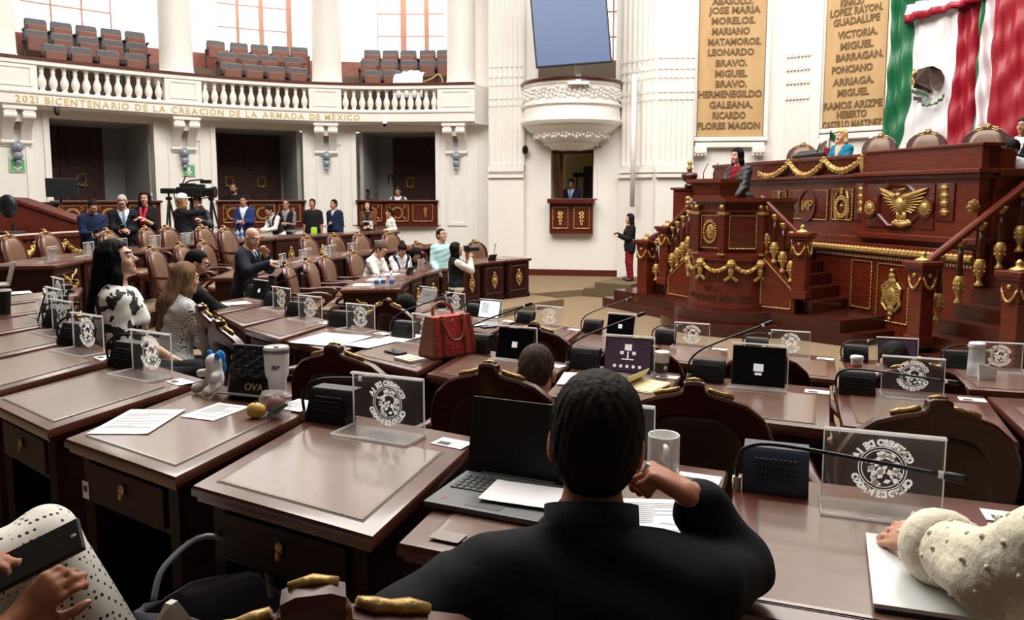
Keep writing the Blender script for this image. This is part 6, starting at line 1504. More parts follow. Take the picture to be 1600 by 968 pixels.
glasses(BLACK_S, True); MB().ball(LAST['Lh'](0, .068, -.088), (.05, .04, .04), 10).build('beard', hair_mat((40, 30, 28)), parent=LAST['t'], smooth=True)
def tweed():
    m = mat('tweed_check', (216, 216, 218), .85); nt = m.node_tree; b = nt.nodes['Principled BSDF']; tc = nt.nodes.new('ShaderNodeTexCoord'); br = nt.nodes.new('ShaderNodeTexBrick')
    mp = nt.nodes.new('ShaderNodeMapping'); mp.inputs['Rotation'].default_value = (1.5708, 0, 0); nt.links.new(tc.outputs['Object'], mp.inputs[0]); nt.links.new(mp.outputs[0], br.inputs[0])
    br.inputs['Color1'].default_value = lin((240, 240, 242)); br.inputs['Color2'].default_value = lin((226, 226, 230)); br.inputs['Mortar'].default_value = lin((40, 40, 46)); br.inputs['Scale'].default_value = 26; br.inputs['Mortar Size'].default_value = .032; br.offset = .5
    br.inputs['Brick Width'].default_value = .45; br.inputs['Row Height'].default_value = .3
    nt.links.new(br.outputs[0], b.inputs['Base Color']); return m
def spots(name, base, dark, scale, thr):
    m = mat(name, base, .7); nt = m.node_tree; b = nt.nodes['Principled BSDF']; tc = nt.nodes.new('ShaderNodeTexCoord'); n = nt.nodes.new('ShaderNodeTexNoise'); n.inputs['Scale'].default_value = scale; n.inputs['Detail'].default_value = 2
    r = nt.nodes.new('ShaderNodeValToRGB'); r.color_ramp.interpolation = 'CONSTANT'; r.color_ramp.elements[0].color = lin(base); r.color_ramp.elements[1].position = thr; r.color_ramp.elements[1].color = lin(dark)
    nt.links.new(tc.outputs['Object'], n.inputs[0]); nt.links.new(n.outputs['Fac'], r.inputs[0]); nt.links.new(r.outputs[0], b.inputs['Base Color']); return m
sit_at(284, 416, 5.7, 'person with long brown hair in a black and white tweed jacket, seen from behind', 45, fem=True, lean=10, head=(-4, -4, 0), hands=((-.12, .45, .05), (.14, .48, .08)), hair='long', hairc=(120, 92, 68), top=dict(c=(216, 216, 218), mat=tweed(), name='jacket', fat=1.6), pants=(20, 20, 22), res=.011, hres=.007)
H = SDF(); L_ = LAST['Lh']; qv = LAST['Rh'] @ np.array((0, 1, 0)); H.cap(L_(0, -.06, .02), L_(0, -.12, -.2), .08, .08, .04, 1.4, qv).cap(L_(0, -.12, -.2), L_(-.02, -.15, -.42), .08, .045, .04, 1.5, qv)
bake([H.mesh(.01, lambda P: .004 * np.sin(P[:, 0] * 90 + P[:, 2] * 8))], 'long_hair', hair_mat((120, 92, 68)), LAST['t'])
sit_at(183, 381, 4.75, 'person with very long black hair and a white blouse with black cow spots', 62, h=1.82, fem=True, lean=2, head=(14, 12, 0), hands=((-.12, .3, .05), (.24, .03, -.1)), skinc=(222, 176, 154), hair='long', hairc=(14, 12, 14), top=dict(c=(236, 234, 230), mat=spots('cow_print', (238, 236, 232), (24, 22, 24), 15, .54), sleeve=.36, name='blouse', fat=1.8), pants=(18, 18, 20), res=.011, hres=.007, build=1.12)
H = SDF(); L_ = LAST['Lh']; H.cap(L_(0, -.06, .02), L_(0, -.16, -.3), .1, .13, .04, 1.4, LAST['Rh'] @ np.array((0, 1, 0))).cap(L_(0, -.16, -.3), L_(.0, -.24, -.68), .13, .10, .04, 1.7, LAST['Rh'] @ np.array((0, 1, 0)))
bake([H.mesh(.01)], 'long_hair', hair_mat((14, 12, 14)), LAST['t'])
sit_at(834, 553, 3.15, 'person with thinning grey hair seen from behind at the second-row desk', 12, lean=22, head=(0, -20, 0), hands=((-.15, .45, .05), (.16, .45, .05)), skinc=(196, 148, 122), hair='buzz', hairc=(66, 53, 46), top=dict(c=(60, 24, 34)), res=.012, hres=.006)
scm = MB()
for k in range(8):
    a = k * .785; scm.ball(LAST['tf'](.085 * math.cos(a), -.03 + .085 * math.sin(a), .53), (.042, .042, .04), 8, k % 4)
scm.build('neckerchief', [cloth_mat(c) for c in ((226, 150, 120), (240, 200, 70), (120, 170, 210), (190, 170, 180))], parent=LAST['t'], smooth=True, label='patchwork coloured neckerchief')
sit_at(631, 466, 6.8, 'person with black hair and a black jacket beside the red handbag, seen from behind', 30, fem=True, lean=14, head=(0, -12, 0), hair='bob', hairc=(18, 16, 18), top=dict(c=(30, 34, 36)), res=.014, hres=.008)
sit_at(1404, 543, 4.75, 'person with dark hair whose crown shows behind the red paper cup', 10, lean=28, head=(0, -30, 0), hair='full', hairc=(26, 22, 22), top=dict(c=(26, 26, 28)), res=.016, hres=.008)
# rostrum and dais
p = at_y(1157, 229, 12.75)
person('speaker with long black hair and a black leather jacket at the rostrum lectern', (p.x + .05, p.y + .1, p.z - 1.9), 235, h=1.9, fem=True, lean=7, head=(6, -4, 0), hands=((-.16, .34, .06), (.16, .36, .06)), skinc=(222, 172, 148), hair='long', hairc=(16, 13, 14), top=dict(c=(24, 24, 26), mat=mat('black_leather', (22, 22, 25), .5, var=.2, scale=20), shirt=(120, 24, 34), v=.34), pants=(20, 20, 22), res=.012, hres=.007, build=1.08)
sit_at(1316, 204, 13.3, 'blonde person in a teal jacket seated on the dais', 240, fem=True, head=(0, -4, 0), hands=((-.12, .3, .05), (.12, .3, .05)), skinc=(222, 176, 150), hair='bob', hairc=(212, 170, 112), top=dict(c=(24, 112, 138), shirt=(190, 170, 150), v=.25), legs=False, res=.013, hres=.007)
sit_at(1581, 219, 10.2, 'photographer in a white shirt looking down at a camera by the dais', 200, lean=14, head=(0, -34, 0), hands=((-.06, .3, .14), (.08, .32, .14)), skinc=(120, 82, 64), hair='short', hairc=(16, 14, 14), top=dict(c=(232, 232, 234), sleeve=.45, name='shirt'), legs=False, res=.013, hres=.007)
c = (LAST['Hd'][0] + LAST['Hd'][1]) / 2; b = MB().bbox(c, (.15, .09, .1), .012).bbox(c + np.array((0, .0, .06)), (.06, .06, .04), .008).tube([c, c + np.array((0, .14, -.02))], .04, 12); prop(b, 'camera', 'black camera held by the photographer in the white shirt', 'camera', BLACK)
st(1600, 187, 10.7, 1.72, 'person in a dark suit cut by the right edge beside the flag', 235, hands=((-.05, .3, .2), (.1, .3, .2)), skinc=(176, 126, 100), top=dict(c=(28, 32, 46), shirt=(224, 226, 230)), legs=False)
# interpreter on the carpeted block
st(985, 335, 16.65, .32, 'person in a black blazer and dark red trousers standing on the carpeted block', 262, fem=True, head=(0, 0, 0), hands=((-.06, .3, .26), (.1, .32, .3)), skinc=(206, 156, 130), hair='bob', hairc=(26, 20, 20), top=dict(c=(26, 26, 29), shirt=(132, 30, 40), name='blazer', v=.25, hem=-.1), pants=(132, 28, 40), shoes=(60, 44, 36), res=.012, hres=.008)
# ------------------------------------------------------------------ people close to the camera
sit_at(931, 624, 1.36, 'person in a black shirt seen from behind, resting the cheek on one hand', 6, h=1.76, lean=13, turn=-3, head=(2, -6, 4), hands=((-.1, .4, .05), (.1, .4, .1)),
       armw=(((-.2, 1.22, 1.40), (-.1, 1.44, 1.40)), ((.452, 1.46, 1.405), (.335, 1.385, 1.575))), fdir=(None, (-.72, .02, .42)), curl=(.4, 1.35), skinc=(184, 122, 94), hair='full', hairc=(30, 22, 18), top=dict(c=(15, 17, 21), name='shirt', fat=1.3, sleeve=.93), pants=(24, 24, 28), res=.008, hres=.0045, build=1.14)
t = LAST['t']; tf = LAST['tf']
MB().rings([[tf(.0 + (.062 + e) * math.cos(a) * 1.05, -.02 + (.062 + e) * math.sin(a), z - .02 * math.sin(a)) for a in [k * math.pi / 10 for k in range(20)]] for e, z in ((.012, .49), (.018, .53), (.016, .585), (.006, .583), (.004, .49))]).build('collar', cloth_mat((15, 17, 21)), parent=t, smooth=True)
r_ = LAST['W'][1]; f = nrm(LAST['Hd'][1] - r_); MB().tube([r_ + f * .095, r_ + f * .102], .0125, 10).build('finger_ring', SILVER, parent=t, label='silver ring')
KNIT = mat('cream_knit', (238, 232, 210), .9, var=.08, scale=50, bump=.5, spec=.1)
person('person in a cream bobbled cardigan with a hand on the closed silver laptop', (1.08, 1.02, .56), 4, seat=.58, h=1.68, fem=True, pose='sit', lean=4, hands=((-.2, .4, .1), (.2, .3, .0)), armw=(((.875, 1.33, 1.45), (.885, 1.57, 1.40)), None), fdir=((-.45, .85, -.12), None), curl=(.35, .5), skinc=(214, 160, 134), hair='long', hairc=(60, 40, 30), top=dict(c=(226, 216, 184), mat=KNIT, name='cardigan', fat=2.6, sleeve=.95), res=.009, hres=.006)
t = LAST['t']; bb = MB(); E_, W_, S_ = LAST['El'][0], LAST['W'][0], LAST['S'][0]
rnd = random.Random(5)
for a, b, r0 in ((S_, E_, .080), (E_, W_, .069)):
    ax = nrm(b - a); u = nrm(np.cross(ax, (0, 0, 1))); w = np.cross(ax, u)
    for i in range(7):
        for j in range(9):
            th = j * .7 + (i % 2) * .35; bb.ball(a + (b - a) * (i + .5) / 7 + (u * math.cos(th) + w * math.sin(th)) * r0, .006, 6)
bb.build('bobbles', KNIT, parent=t, smooth=True, label='raised knitted bobbles', kind='stuff')
ax = nrm(W_ - E_); u = nrm(np.cross(ax, (0, 0, 1))); w = np.cross(ax, u)
MB().rings([[E_ + (W_ - E_) * f_ + (u * math.cos(th) + w * math.sin(th)) * r for th in [k * math.pi / 10 for k in range(20)]] for f_, r in ((.55, .07), (.72, .082), (.86, .078), (.95, .06), (1.0, .042), (1.0, .036))]).build('cuff', KNIT, parent=t, smooth=True)
def dots():
    m = mat('polka_dots', (222, 218, 208), .8); nt = m.node_tree; b = nt.nodes['Principled BSDF']; tc = nt.nodes.new('ShaderNodeTexCoord'); n = nt.nodes.new('ShaderNodeTexVoronoi'); n.inputs['Scale'].default_value = 56; n.inputs['Randomness'].default_value = .05
    r = nt.nodes.new('ShaderNodeValToRGB'); r.color_ramp.interpolation = 'CONSTANT'; r.color_ramp.elements[0].color = lin((24, 24, 34)); r.color_ramp.elements[1].position = .27; r.color_ramp.elements[1].color = lin((222, 218, 208))
    nt.links.new(tc.outputs['Object'], n.inputs[0]); nt.links.new(n.outputs['Distance'], r.inputs[0]); nt.links.new(r.outputs[0], b.inputs['Base Color']); return m
DOTS = dots()
person('person in white polka-dot trousers at the lower left edge, legs crossed, holding a phone', (-1.55, 1.18, .56), 30, h=1.66, fem=True, pose='sit', lean=8, hands=(None, None), armw=(((-1.2, 1.25, 1.30), tuple(at_y(-20, 885, 1.46))), ((-1.04, 1.14, 1.22), tuple(at_y(40, 955, 1.38)))), fdir=((.95, .1, .45), (.6, .3, .7)), curl=(.6, .95), skinc=(168, 112, 84), hair='long', hairc=(30, 22, 20), top=dict(c=(60, 56, 60), sleeve=.5), pants=None,
       knees=(((-1.26, 1.98, 1.22), (-1.1, 2.03, .82)), ((-1.36, 1.98, 1.1), (-1.26, 2.05, .65))), shoes=(56, 34, 24), res=.011, hres=.007)
t = LAST['t']; L2W = lambda q: np.array(Matrix.Rotation(math.radians(30), 3, 'Z') @ (Vector(q) - t.location))
Q = SDF(); hp = LAST['Pv']; Q.cap(hp + np.array((-.07, 0, 0)), hp + np.array((.07, 0, 0)), .125, k=.05)
for k, (kn, an, r) in enumerate((((-1.26, 1.98, 1.22), (-1.12, 2.02, .88), .085), ((-1.36, 1.98, 1.1), (-1.26, 2.05, .75), .085))):
    kn, an = L2W(kn), L2W(an); Q.cap(hp + np.array((-.09 + .18 * k, 0, -.02)), kn, .095, .078, k=.04).cap(kn, an, .078, r, k=.03)
bake([Q.mesh(.011, lambda P: .006 * np.sin(P[:, 0] * 30 + P[:, 2] * 14) * np.sin(P[:, 1] * 22 + P[:, 2] * 9))], 'trousers', DOTS, t)
dX = Vector((.78, .36, .34)).normalized(); nY = Vector((-.1, -.62, .78)); nY = (nY - dX * nY.dot(dX)).normalized(); wY = nY.cross(dX)
Mp = frame_mat(at_y(58, 868, 1.43), dX, wY, nY)
t = thing('phone', 'large dark phone held over the polka-dot trousers', 'phone'); MB().bbox((0, 0, 0), (.17, .08, .009), .004).xf(Mp).build('case', BLACK, parent=t); MB().box((0, 0, .0052), (.162, .073, .0008)).xf(Mp).build('screen', SCR_DK, parent=t); MB().ball((.07, .0, .006), (.006, .004, .001), 8).xf(Mp).build('camera_dot', ACRYL_E, parent=t)
# ------------------------------------------------------------------ things on the first-row desks
def dz(key): return DESKS[key]['z'] + .0045
def paper(px, py, key, w, h, rz, label, name='paper', lines=True, dzz=0, m=None, col=None):
    p = at_z(px, py, dz(key) + dzz); t = thing(name, label, 'paper', p, rz)
    mb = MB(); n = 6; mb.rings([[((i / n - .5) * w, s * h / 2, .0006 + .002 * math.sin(i * 1.3 + px) ** 2 * (1 if i in (0, n) else .3)) for i in range(n + 1)] for s in (-1, 1)], False, False); mb.build('sheet', m or PAPER, parent=t).modifiers.new('thick', 'SOLIDIFY').thickness = .0012
    if lines:
        l = MB(); r = random.Random(int(px * 7 + py))
        for k in range(int(h / .016)):
            y = h / 2 - .03 - k * .012
            if y < -h / 2 + .03: break
            if r.random() < .2: continue
            ww = w * (.78 if r.random() < .7 else .45); l.box((-w * .39 + ww / 2, y, .0036), (ww, .003, .0004))
        l.build('printed_lines', mat('print_pale', (196, 196, 200), .8), parent=t)
    return t
hA3 = heading('A3')
paper(217, 658, 'A3', .21, .30, hA3 + .25, 'printed white sheet at the left of the tumbler desk')
paper(338, 643, 'A3', .15, .2, hA3 - .1, 'folded white leaflet between the printed sheet and the fruit bag')
paper(472, 634, 'A3', .16, .14, hA3 - .2, 'white sheet under the clear fruit bag beside the tumbler')
p = at_z(434, 618, dz('A3')); t = thing('tumbler', 'white insulated tumbler with a clear lid on the first-row desk', 'tumbler', p, .3)
MB().lathe([(.033, 0), (.036, .004), (.037, .07), (.044, .085), (.0465, .1), (.05, .178), (.05, .186)], (0, 0, 0), 28).build('cup', WHITE, parent=t, auto=True)
MB().lathe([(.0505, .176), (.0512, .18), (.0512, .19), (.05, .192)], (0, 0, 0), 28).build('steel_rim', STEEL, parent=t, auto=True)
MB().lathe([(.05, .188), (.051, .196), (.047, .203), (.02, .205)], (0, 0, 0), 28).bbox((.0, -.02, .206), (.02, .035, .008), .003).build('lid', mat('clear_lid', (214, 214, 212), .15), parent=t, auto=True)
L = text_mesh('IBP', .026, 0, .0006); q = MB()
for v, f in ((L.v, L.f),): q.add([(.0498 * math.sin(x[0] / .05 - .1), -.0498 * math.cos(x[0] / .05 - .1), .115 + x[1]) for x in v], f)
q.build('lettering', mat('tumbler_print', (70, 74, 80), .6), parent=t)
p = at_z(336, 612, dz('A3')); t = thing('plush_toy', 'white and blue plush toy sitting beside the tufted black folder', 'toy', p, 2.4)
PL, PB = mat('plush_white', (236, 236, 234), .95, bump=.6, scale=80), mat('plush_blue', (40, 132, 206), .95, bump=.6, scale=80)
H = SDF().ell((0, 0, .06), (.04, .038, .058)).ell((0, 0, .125), (.036, .034, .034), k=.02).cap((-.03, .02, .03), (-.05, .055, .018), .02, k=.015).cap((.03, .02, .03), (.05, .055, .018), .02, k=.015).cap((-.03, .01, .08), (-.06, .03, .075), .016, k=.01).cap((.03, .01, .08), (.06, .03, .075), .016, k=.01)
bake([H.mesh(.004)], 'body', PL, t)
H = SDF().ell((-.034, 0, .155), (.014, .012, .018)).ell((.034, 0, .155), (.014, .012, .018)).ell((0, -.03, .14), (.03, .016, .03), k=.01).ell((0, -.036, .10), (.02, .014, .03), k=.01)
bake([H.mesh(.004)], 'blue_mane', PB, t, None, 'bright blue tuft')
# tufted black folder with gold letters
p = at_z(374, 624, dz('A3')); t = thing('tufted_folder', 'black tufted folder with gold letters propped up behind the fruit bag', 'folder', p, hA3 * .3 - .24)
R_ = Matrix.Translation((0, .06, .0)) @ Matrix.Rotation(-math.radians(14), 4, 'X'); m = MB()
nx, ny = 24, 24; hgt = lambda u, v: -.004 - .007 * abs(math.sin((u + v) * math.pi * 3.2)) ** .5 * abs(math.sin((u - v) * math.pi * 3.2)) ** .5
m.add([R_ @ Vector(((i / nx - .5) * .2, hgt(i / nx, j / ny), .07 + j / ny * .125)) for j in range(ny + 1) for i in range(nx + 1)], [(j * (nx + 1) + i, j * (nx + 1) + i + 1, (j + 1) * (nx + 1) + i + 1, (j + 1) * (nx + 1) + i) for j in range(ny) for i in range(nx)])
m.join(MB().bbox((0, .004, .1), (.2, .012, .2), .004).xf(R_)); m.build('cover', mat('tufted_black', (24, 23, 24), .32), parent=t, smooth=False)
text_mesh('OVA', .042, .001, .0).xf(R_ @ Matrix.Translation((.02, -.004, .022)) @ Matrix.Rotation(math.pi / 2, 4, 'X')).build('lettering', GOLD_P, parent=t)
MB().bbox((0, .005, .202), (.21, .02, .006), .002).bbox((-.103, .005, .1), (.005, .018, .2), .002).bbox((.103, .005, .1), (.005, .018, .2), .002).bbox((0, -.02, .004), (.21, .09, .007), .002).xf(Matrix.Translation((0, .06, 0)) @ Matrix.Rotation(-math.radians(14), 4, 'X')).build('frame', SILVER, parent=t)
# clear bag with fruit
p = at_z(420, 652, dz('A3')); t = thing('yellow_fruit', 'yellow fruit beside the clear zip bag', 'fruit', at_z(399, 652, dz('A3')))
H = SDF().ell((0, 0, .028), (.032, .028, .028)).ell((.02, .0, .026), (.02, .02, .02), k=.01); bake([H.mesh(.004)], 'flesh', mat('fruit_yellow', (226, 190, 96), .5, var=.2, scale=30), t); MB().tube([(0, 0, .054), (.004, 0, .062)], .003, 6).build('stem', WOOD_D, parent=t)
t = thing('red_fruit', 'dark red fruit inside the clear zip bag', 'fruit', at_z(430, 646, dz('A3') + .002)); H = SDF().ell((0, 0, .034), (.037, .037, .034)); bake([H.mesh(.004)], 'flesh', mat('fruit_red', (124, 52, 52), .45, var=.3, scale=40), t); MB().tube([(0, 0, .066), (.003, 0, .075)], .003, 6).build('stem', WOOD_D, parent=t)
t = thing('zip_bag', 'clear plastic zip bag with a green seal around the red fruit', 'bag', at_z(430, 646, dz('A3')), -.35)
m = MB(); rnd = random.Random(2)
m.rings([[(a * (.062 - k * .006) * (1 + .08 * rnd.uniform(-1, 1)), b * (.05 - k * .008) * (1 + .1 * rnd.uniform(-1, 1)), z) for a, b in [(math.cos(q * .45), math.sin(q * .45)) for q in range(14)]] for k, z in ((0, .001), (-.5, .02), (0, .055), (1, .078), (3, .085))]); m.build('film', clear_mat('bag_film', (.95, .96, .97), .8, .15), parent=t)
MB().rings([[(x, -.05 - .004 * math.sin(x * 40), z + .55 * x) for x, z in ((.005, .0), (.09, .0), (.09, .012), (.005, .012))], [(x, -.047 - .004 * math.sin(x * 40), z + .55 * x) for x, z in ((.005, .0), (.09, .0), (.09, .012), (.005, .012))]]).build('zip_seal', mat('zip_green', (60, 176, 140), .4), parent=t, label='green zip seal')
# laptop of the man in black
p = Vector((.017, 2.075, dz('A1'))); t = thing('laptop', 'open black laptop in front of the person in the black shirt', 'laptop', p, math.radians(-24))
KEYG = mat('laptop_grey', (92, 94, 96), .45); KEYC = mat('key_cap', (60, 62, 64), .5)
MB().bbox((0, -.125, .009), (.32, .245, .016), .004).build('base', KEYG, parent=t)
m = MB()
for r in range(5):
    for k in range(14): m.bbox((-.132 + k * .0203 + (r % 2) * .002, -.045 - r * .021, .0185), (.0172, .0172, .004), .0015)
m.build('keyboard', KEYC, parent=t)
MB().bbox((0, -.2, .0176), (.1, .06, .001), .0004).build('touchpad', mat('touchpad', (80, 82, 84), .35), parent=t); MB().ball((-.125, -.205, .0175), (.01, .01, .0012), 10).build('sticker', LIPR, parent=t)
m = MB().bbox((0, .0, .112), (.325, .008, .215), .004); m.xf(Matrix.Rotation(-math.radians(12), 4, 'X') @ Matrix.Translation((0, .004, .008))); d = m.build('lid', BLACK, parent=t)
MB().box((0, -.0046, .115), (.305, .0008, .19)).xf(Matrix.Rotation(-math.radians(12), 4, 'X') @ Matrix.Translation((0, .004, .008))).build('screen', mat('screen_matt', (12, 13, 14), .5), parent=d)
MB().tube([(-.11, .002, .012), (.11, .002, .012)], .008, 8).build('hinge', BLACK, parent=t)
paper(818, 772, 'A1', .2, .14, math.radians(-20), 'blank white sheet lying on the open laptop keyboard', lines=False, dzz=.024)
paper(1020, 812, 'A1', .19, .26, math.radians(-4), 'printed white sheet under the hand of the person in the black shirt')
paper(1068, 838, 'A1', .15, .2, math.radians(-14), 'second printed sheet beside the elbow of the person in the black shirt', dzz=.003)
paper(700, 838, 'A1', .08, .05, math.radians(-24), 'small grey paper slip at the near edge beside the open laptop', lines=False, m=mat('slip_grey', (150, 142, 134), .6))
p = at_z(1036, 738, dz('A1')); t = thing('mug', 'plain white ceramic mug between the black shirt and the dark chair back', 'mug', p, math.radians(-95))
CER = mat('white_ceramic', (236, 236, 234), .18, coat=.4); MB().lathe([(.036, 0), (.043, .004), (.046, .015), (.046, .112), (.0445, .115), (.042, .112), (.041, .012), (.01, .01)], (0, 0, 0), 28).build('cup', CER, parent=t, smooth=True)
MB().tube(catmull([(.044, 0, .095), (.07, 0, .09), (.078, 0, .06), (.066, 0, .03), (.044, 0, .026)], 5), .008, 8, flat=1.3).build('handle', CER, parent=t, smooth=True)
# closed silver laptop
c = [at_z(x, y, dz('A0')) for x, y in ((1364, 955), (1500, 985), (1500, 860), (1352, 842))]; c[1] = c[0] + (c[2] - c[3])
t = thing('laptop', 'closed silver laptop under the hand in the cream sleeve', 'laptop', c[0]); ee = (c[2] - c[3]).normalized(); W_ = .31; D_ = (c[3] - c[0]).length; ff = (c[3] - c[0]).normalized()
bx = lambda z0, z1, i=0: ([Vector((0, 0, z0)) + ee * a + ff * b for a, b in ((i, i), (W_ - i, i), (W_ - i, D_ - i), (i, D_ - i))], [Vector((0, 0, z1)) + ee * a + ff * b for a, b in ((i, i), (W_ - i, i), (W_ - i, D_ - i), (i, D_ - i))])
MB().hexa(*bx(0, .008, .003)).build('base', mat('laptop_navy', (52, 60, 84), .4), parent=t); MB().hexa(*bx(.0085, .017)).build('lid', mat('laptop_silver', (212, 214, 216), .35, .2), parent=t)
# ------------------------------------------------------------------ second row
hB4 = heading('B4')
c = at_z(700, 553, dz('B4')); t = thing('handbag', 'red brocade handbag with brown leather trim and two handles', 'handbag', c, .72)
t.scale = (.93,) * 3; BRO = mat('red_brocade', (226, 84, 78), .5, 0, 0, 70, col2=(158, 26, 36), bump=.3); BRL = mat('tan_leather', (128, 70, 48), .4, var=.15, scale=12)
m = MB(); m.rings([[(x * k, y * q, z) for x, y in ((-.17, -.085), (.17, -.085), (.18, 0), (.17, .085), (-.17, .085), (-.18, 0))] for k, q, z in ((1, 1, 0), (1.02, 1.0, .02), (.93, .75, .16), (.86, .5, .27))], True, True); m.build('body', BRO, parent=t, auto=True)
m = MB()
for sx in (-1, 1): m.rings([[(sx * (.176 * k + .004), y * q, z) for y in (-.09, -.03, .03, .09)] + [(sx * (.15 * k), y * q, z) for y in (.092, -.092)] for k, q, z in ((1, 1, .0), (1.02, 1.0, .02), (.94, .76, .16), (.87, .52, .272))])
m.box((0, 0, .004), (.345, .175, .01))
for sx in (-.09, .09):
    for sy in (-1, 1): m.tube([(sx, sy * .088, .02), (sx * .98, sy * .068, .16), (sx * .95, sy * .047, .275)], .014, 6)
m.build('leather_trim', BRL, parent=t, label='brown leather trim')
for sy in (-1, 1):
    MB().tube(catmull([(-.085, sy * .05, .255), (-.08, sy * .075, .2), (-.05, sy * .095, .13), (0, sy * .1, .11), (.05, sy * .095, .13), (.08, sy * .075, .2), (.085, sy * .05, .255)] if sy < 0 else [(-.085, .05, .26), (-.075, .07, .31), (-.04, .08, .34), (0, .08, .35), (.04, .08, .34), (.075, .07, .31), (.085, .05, .26)], 4), .011, 8).build('handle', BRL, parent=t, smooth=True)
MB().ball((0, -.052, .235), (.018, .004, .012), 10).build('clasp', GOLD, parent=t)
for k, x in enumerate((-.085, .085)): MB().bbox((x, -.055, .25), (.03, .012, .02), .004).build('buckle', GOLD, parent=t)
p = at_z(618, 551, dz('B4')); t = thing('phone', 'dark phone lying on the desk left of the red handbag', 'phone', p, .8); MB().bbox((0, 0, .006), (.075, .15, .012), .005).build('case', BLACK, parent=t); MB().box((0, 0, .0125), (.066, .138, .001)).build('screen', SCR_DK, parent=t)
p = at_z(640, 562, dz('B4')); t = thing('notepad', 'small cream notepad in front of the red handbag', 'notepad', p, .75); MB().bbox((0, 0, .008), (.12, .17, .015), .002).build('pages', PAPER, parent=t); MB().bbox((0, -.01, .017), (.09, .1, .002), .0005).build('card', mat('cream_card', (226, 206, 170), .7), parent=t)
paper(628, 527, 'B4', .23, .3, hB4 - .15, 'white sheet lying nearest the red handbag', lines=False)
paper(580, 536, 'B4', .21, .29, hB4 - .25, 'white sheet overlapping the first left of the red handbag', dzz=.003)
paper(517, 530, 'B5', .4, .42, heading('B5') - .1, 'big blank white sheet spread on the papers desk', lines=False)
paper(365, 474, 'B8', .21, .29, heading('B8') - .6, 'printed white sheet with a pen lying by the clasped hands', dzz=0)
p = at_z(372, 478, dz('B8') + .004); t = thing('pen', 'dark pen lying on the printed sheet by the clasped hands', 'pen', p, .5); MB().tube([(-.07, 0, .004), (.06, 0, .004), (.075, 0, .004)], [.004, .004, .001], 8).build('barrel', BLACK, parent=t); MB().box((-.05, 0, .009), (.04, .002, .002)).build('clip', STEEL, parent=t)
p = at_z(426, 473, dz('B7')); t = thing('thermos', 'tall black thermos bottle beside the small acrylic plates', 'bottle', p)
MB().lathe([(.034, 0), (.036, .004), (.036, .2), (.032, .215), (.03, .22)], (0, 0, 0), 20).build('body', BLACK, parent=t, auto=True); MB().lathe([(.032, .222), (.033, .226), (.033, .255), (.03, .26), (.005, .26)], (0, 0, 0), 20).build('cap', BLACK_S, parent=t, auto=True); MB().box((0, -.0365, .11), (.018, .001, .012)).build('emblem', ACRYL_E, parent=t)
def paper_cup(px, py, key, name, label, sleeve, lidc, s=1.0):
    t = thing(name, label, 'cup', at_z(px, py, dz(key))); MB().lathe([(.029 * s, 0), (.03 * s, .003), (.041 * s, .105 * s), (.042 * s, .107 * s)], (0, 0, 0), 24).build('cup', WHITE, parent=t, auto=True)
    MB().lathe([(.0305 * s, .008 * s), (.0315 * s, .008 * s), (.038 * s, .065 * s), (.037 * s, .066 * s)], (0, 0, 0), 24).build('sleeve', sleeve, parent=t, auto=True)
    MB().lathe([(.044 * s, .103 * s), (.045 * s, .108 * s), (.043 * s, .114 * s), (.041 * s, .122 * s), (.038 * s, .124 * s), (.01, .121 * s)], (0, 0, 0), 24).build('lid', lidc, parent=t, auto=True)
    return t
LIDC = mat('cup_lid_cream', (232, 226, 210), .4)
t = paper_cup(1034, 584, 'B2', 'coffee_cup', 'white paper coffee cup with a dark printed sleeve', mat('sleeve_dark', (44, 38, 32), .7, 0, 0, 90, col2=(96, 84, 64)), LIDC, 1.05)
MB().box((.012, -.0365, .045), (.016, .002, .02)).build('sleeve_mark', PAPER, parent=t)
paper_cup(1338, 583, 'C0', 'coffee_cup', 'paper cup with a red sleeve and white lid', mat('sleeve_red', (204, 66, 44), .5), WHITE, 1.0)
paper(1370, 581, 'C0', .16, .12, heading('C0'), 'white sheet beside the red paper cup', lines=False)
p = at_z(1006, 603, dz('B2')); t = thing('folder', 'open pale yellow folder in front of the purple-screen tablet', 'folder', p, heading('B2') - .3); CREAM = mat('folder_cream', (236, 222, 176), .7)
MB().bbox((.0, 0, .002), (.2, .26, .004), .001).bbox((.0, .005, .006), (.19, .25, .004), .001).build('pages', CREAM, parent=t)
m = MB(); m.rings([[(-.1 + .09 * math.sin(a) * 1.0, y, .006 + .17 * (1 - math.cos(a))) for a in (0, .3, .6, .9)] for y in (-.13, .13)], False, False); m.build('raised_cover', CREAM, parent=t).modifiers.new('t', 'SOLIDIFY').thickness = .002
paper(905, 592, 'B2', .21, .29, heading('B2') + .1, 'white paper before the person with grey hair', lines=True)
p = at_z(985, 580, dz('B2')); t = thing('pink_pouch', 'small magenta pouch behind the yellow folder', 'pouch', p); H = SDF().ell((0, 0, .018), (.035, .022, .018)); bake([H.mesh(.005)], 'pouch', mat('magenta', (176, 34, 92), .5), t); MB().tube([(-.03, 0, .03), (.03, 0, .03)], .002, 6).build('zip', GOLD, parent=t)
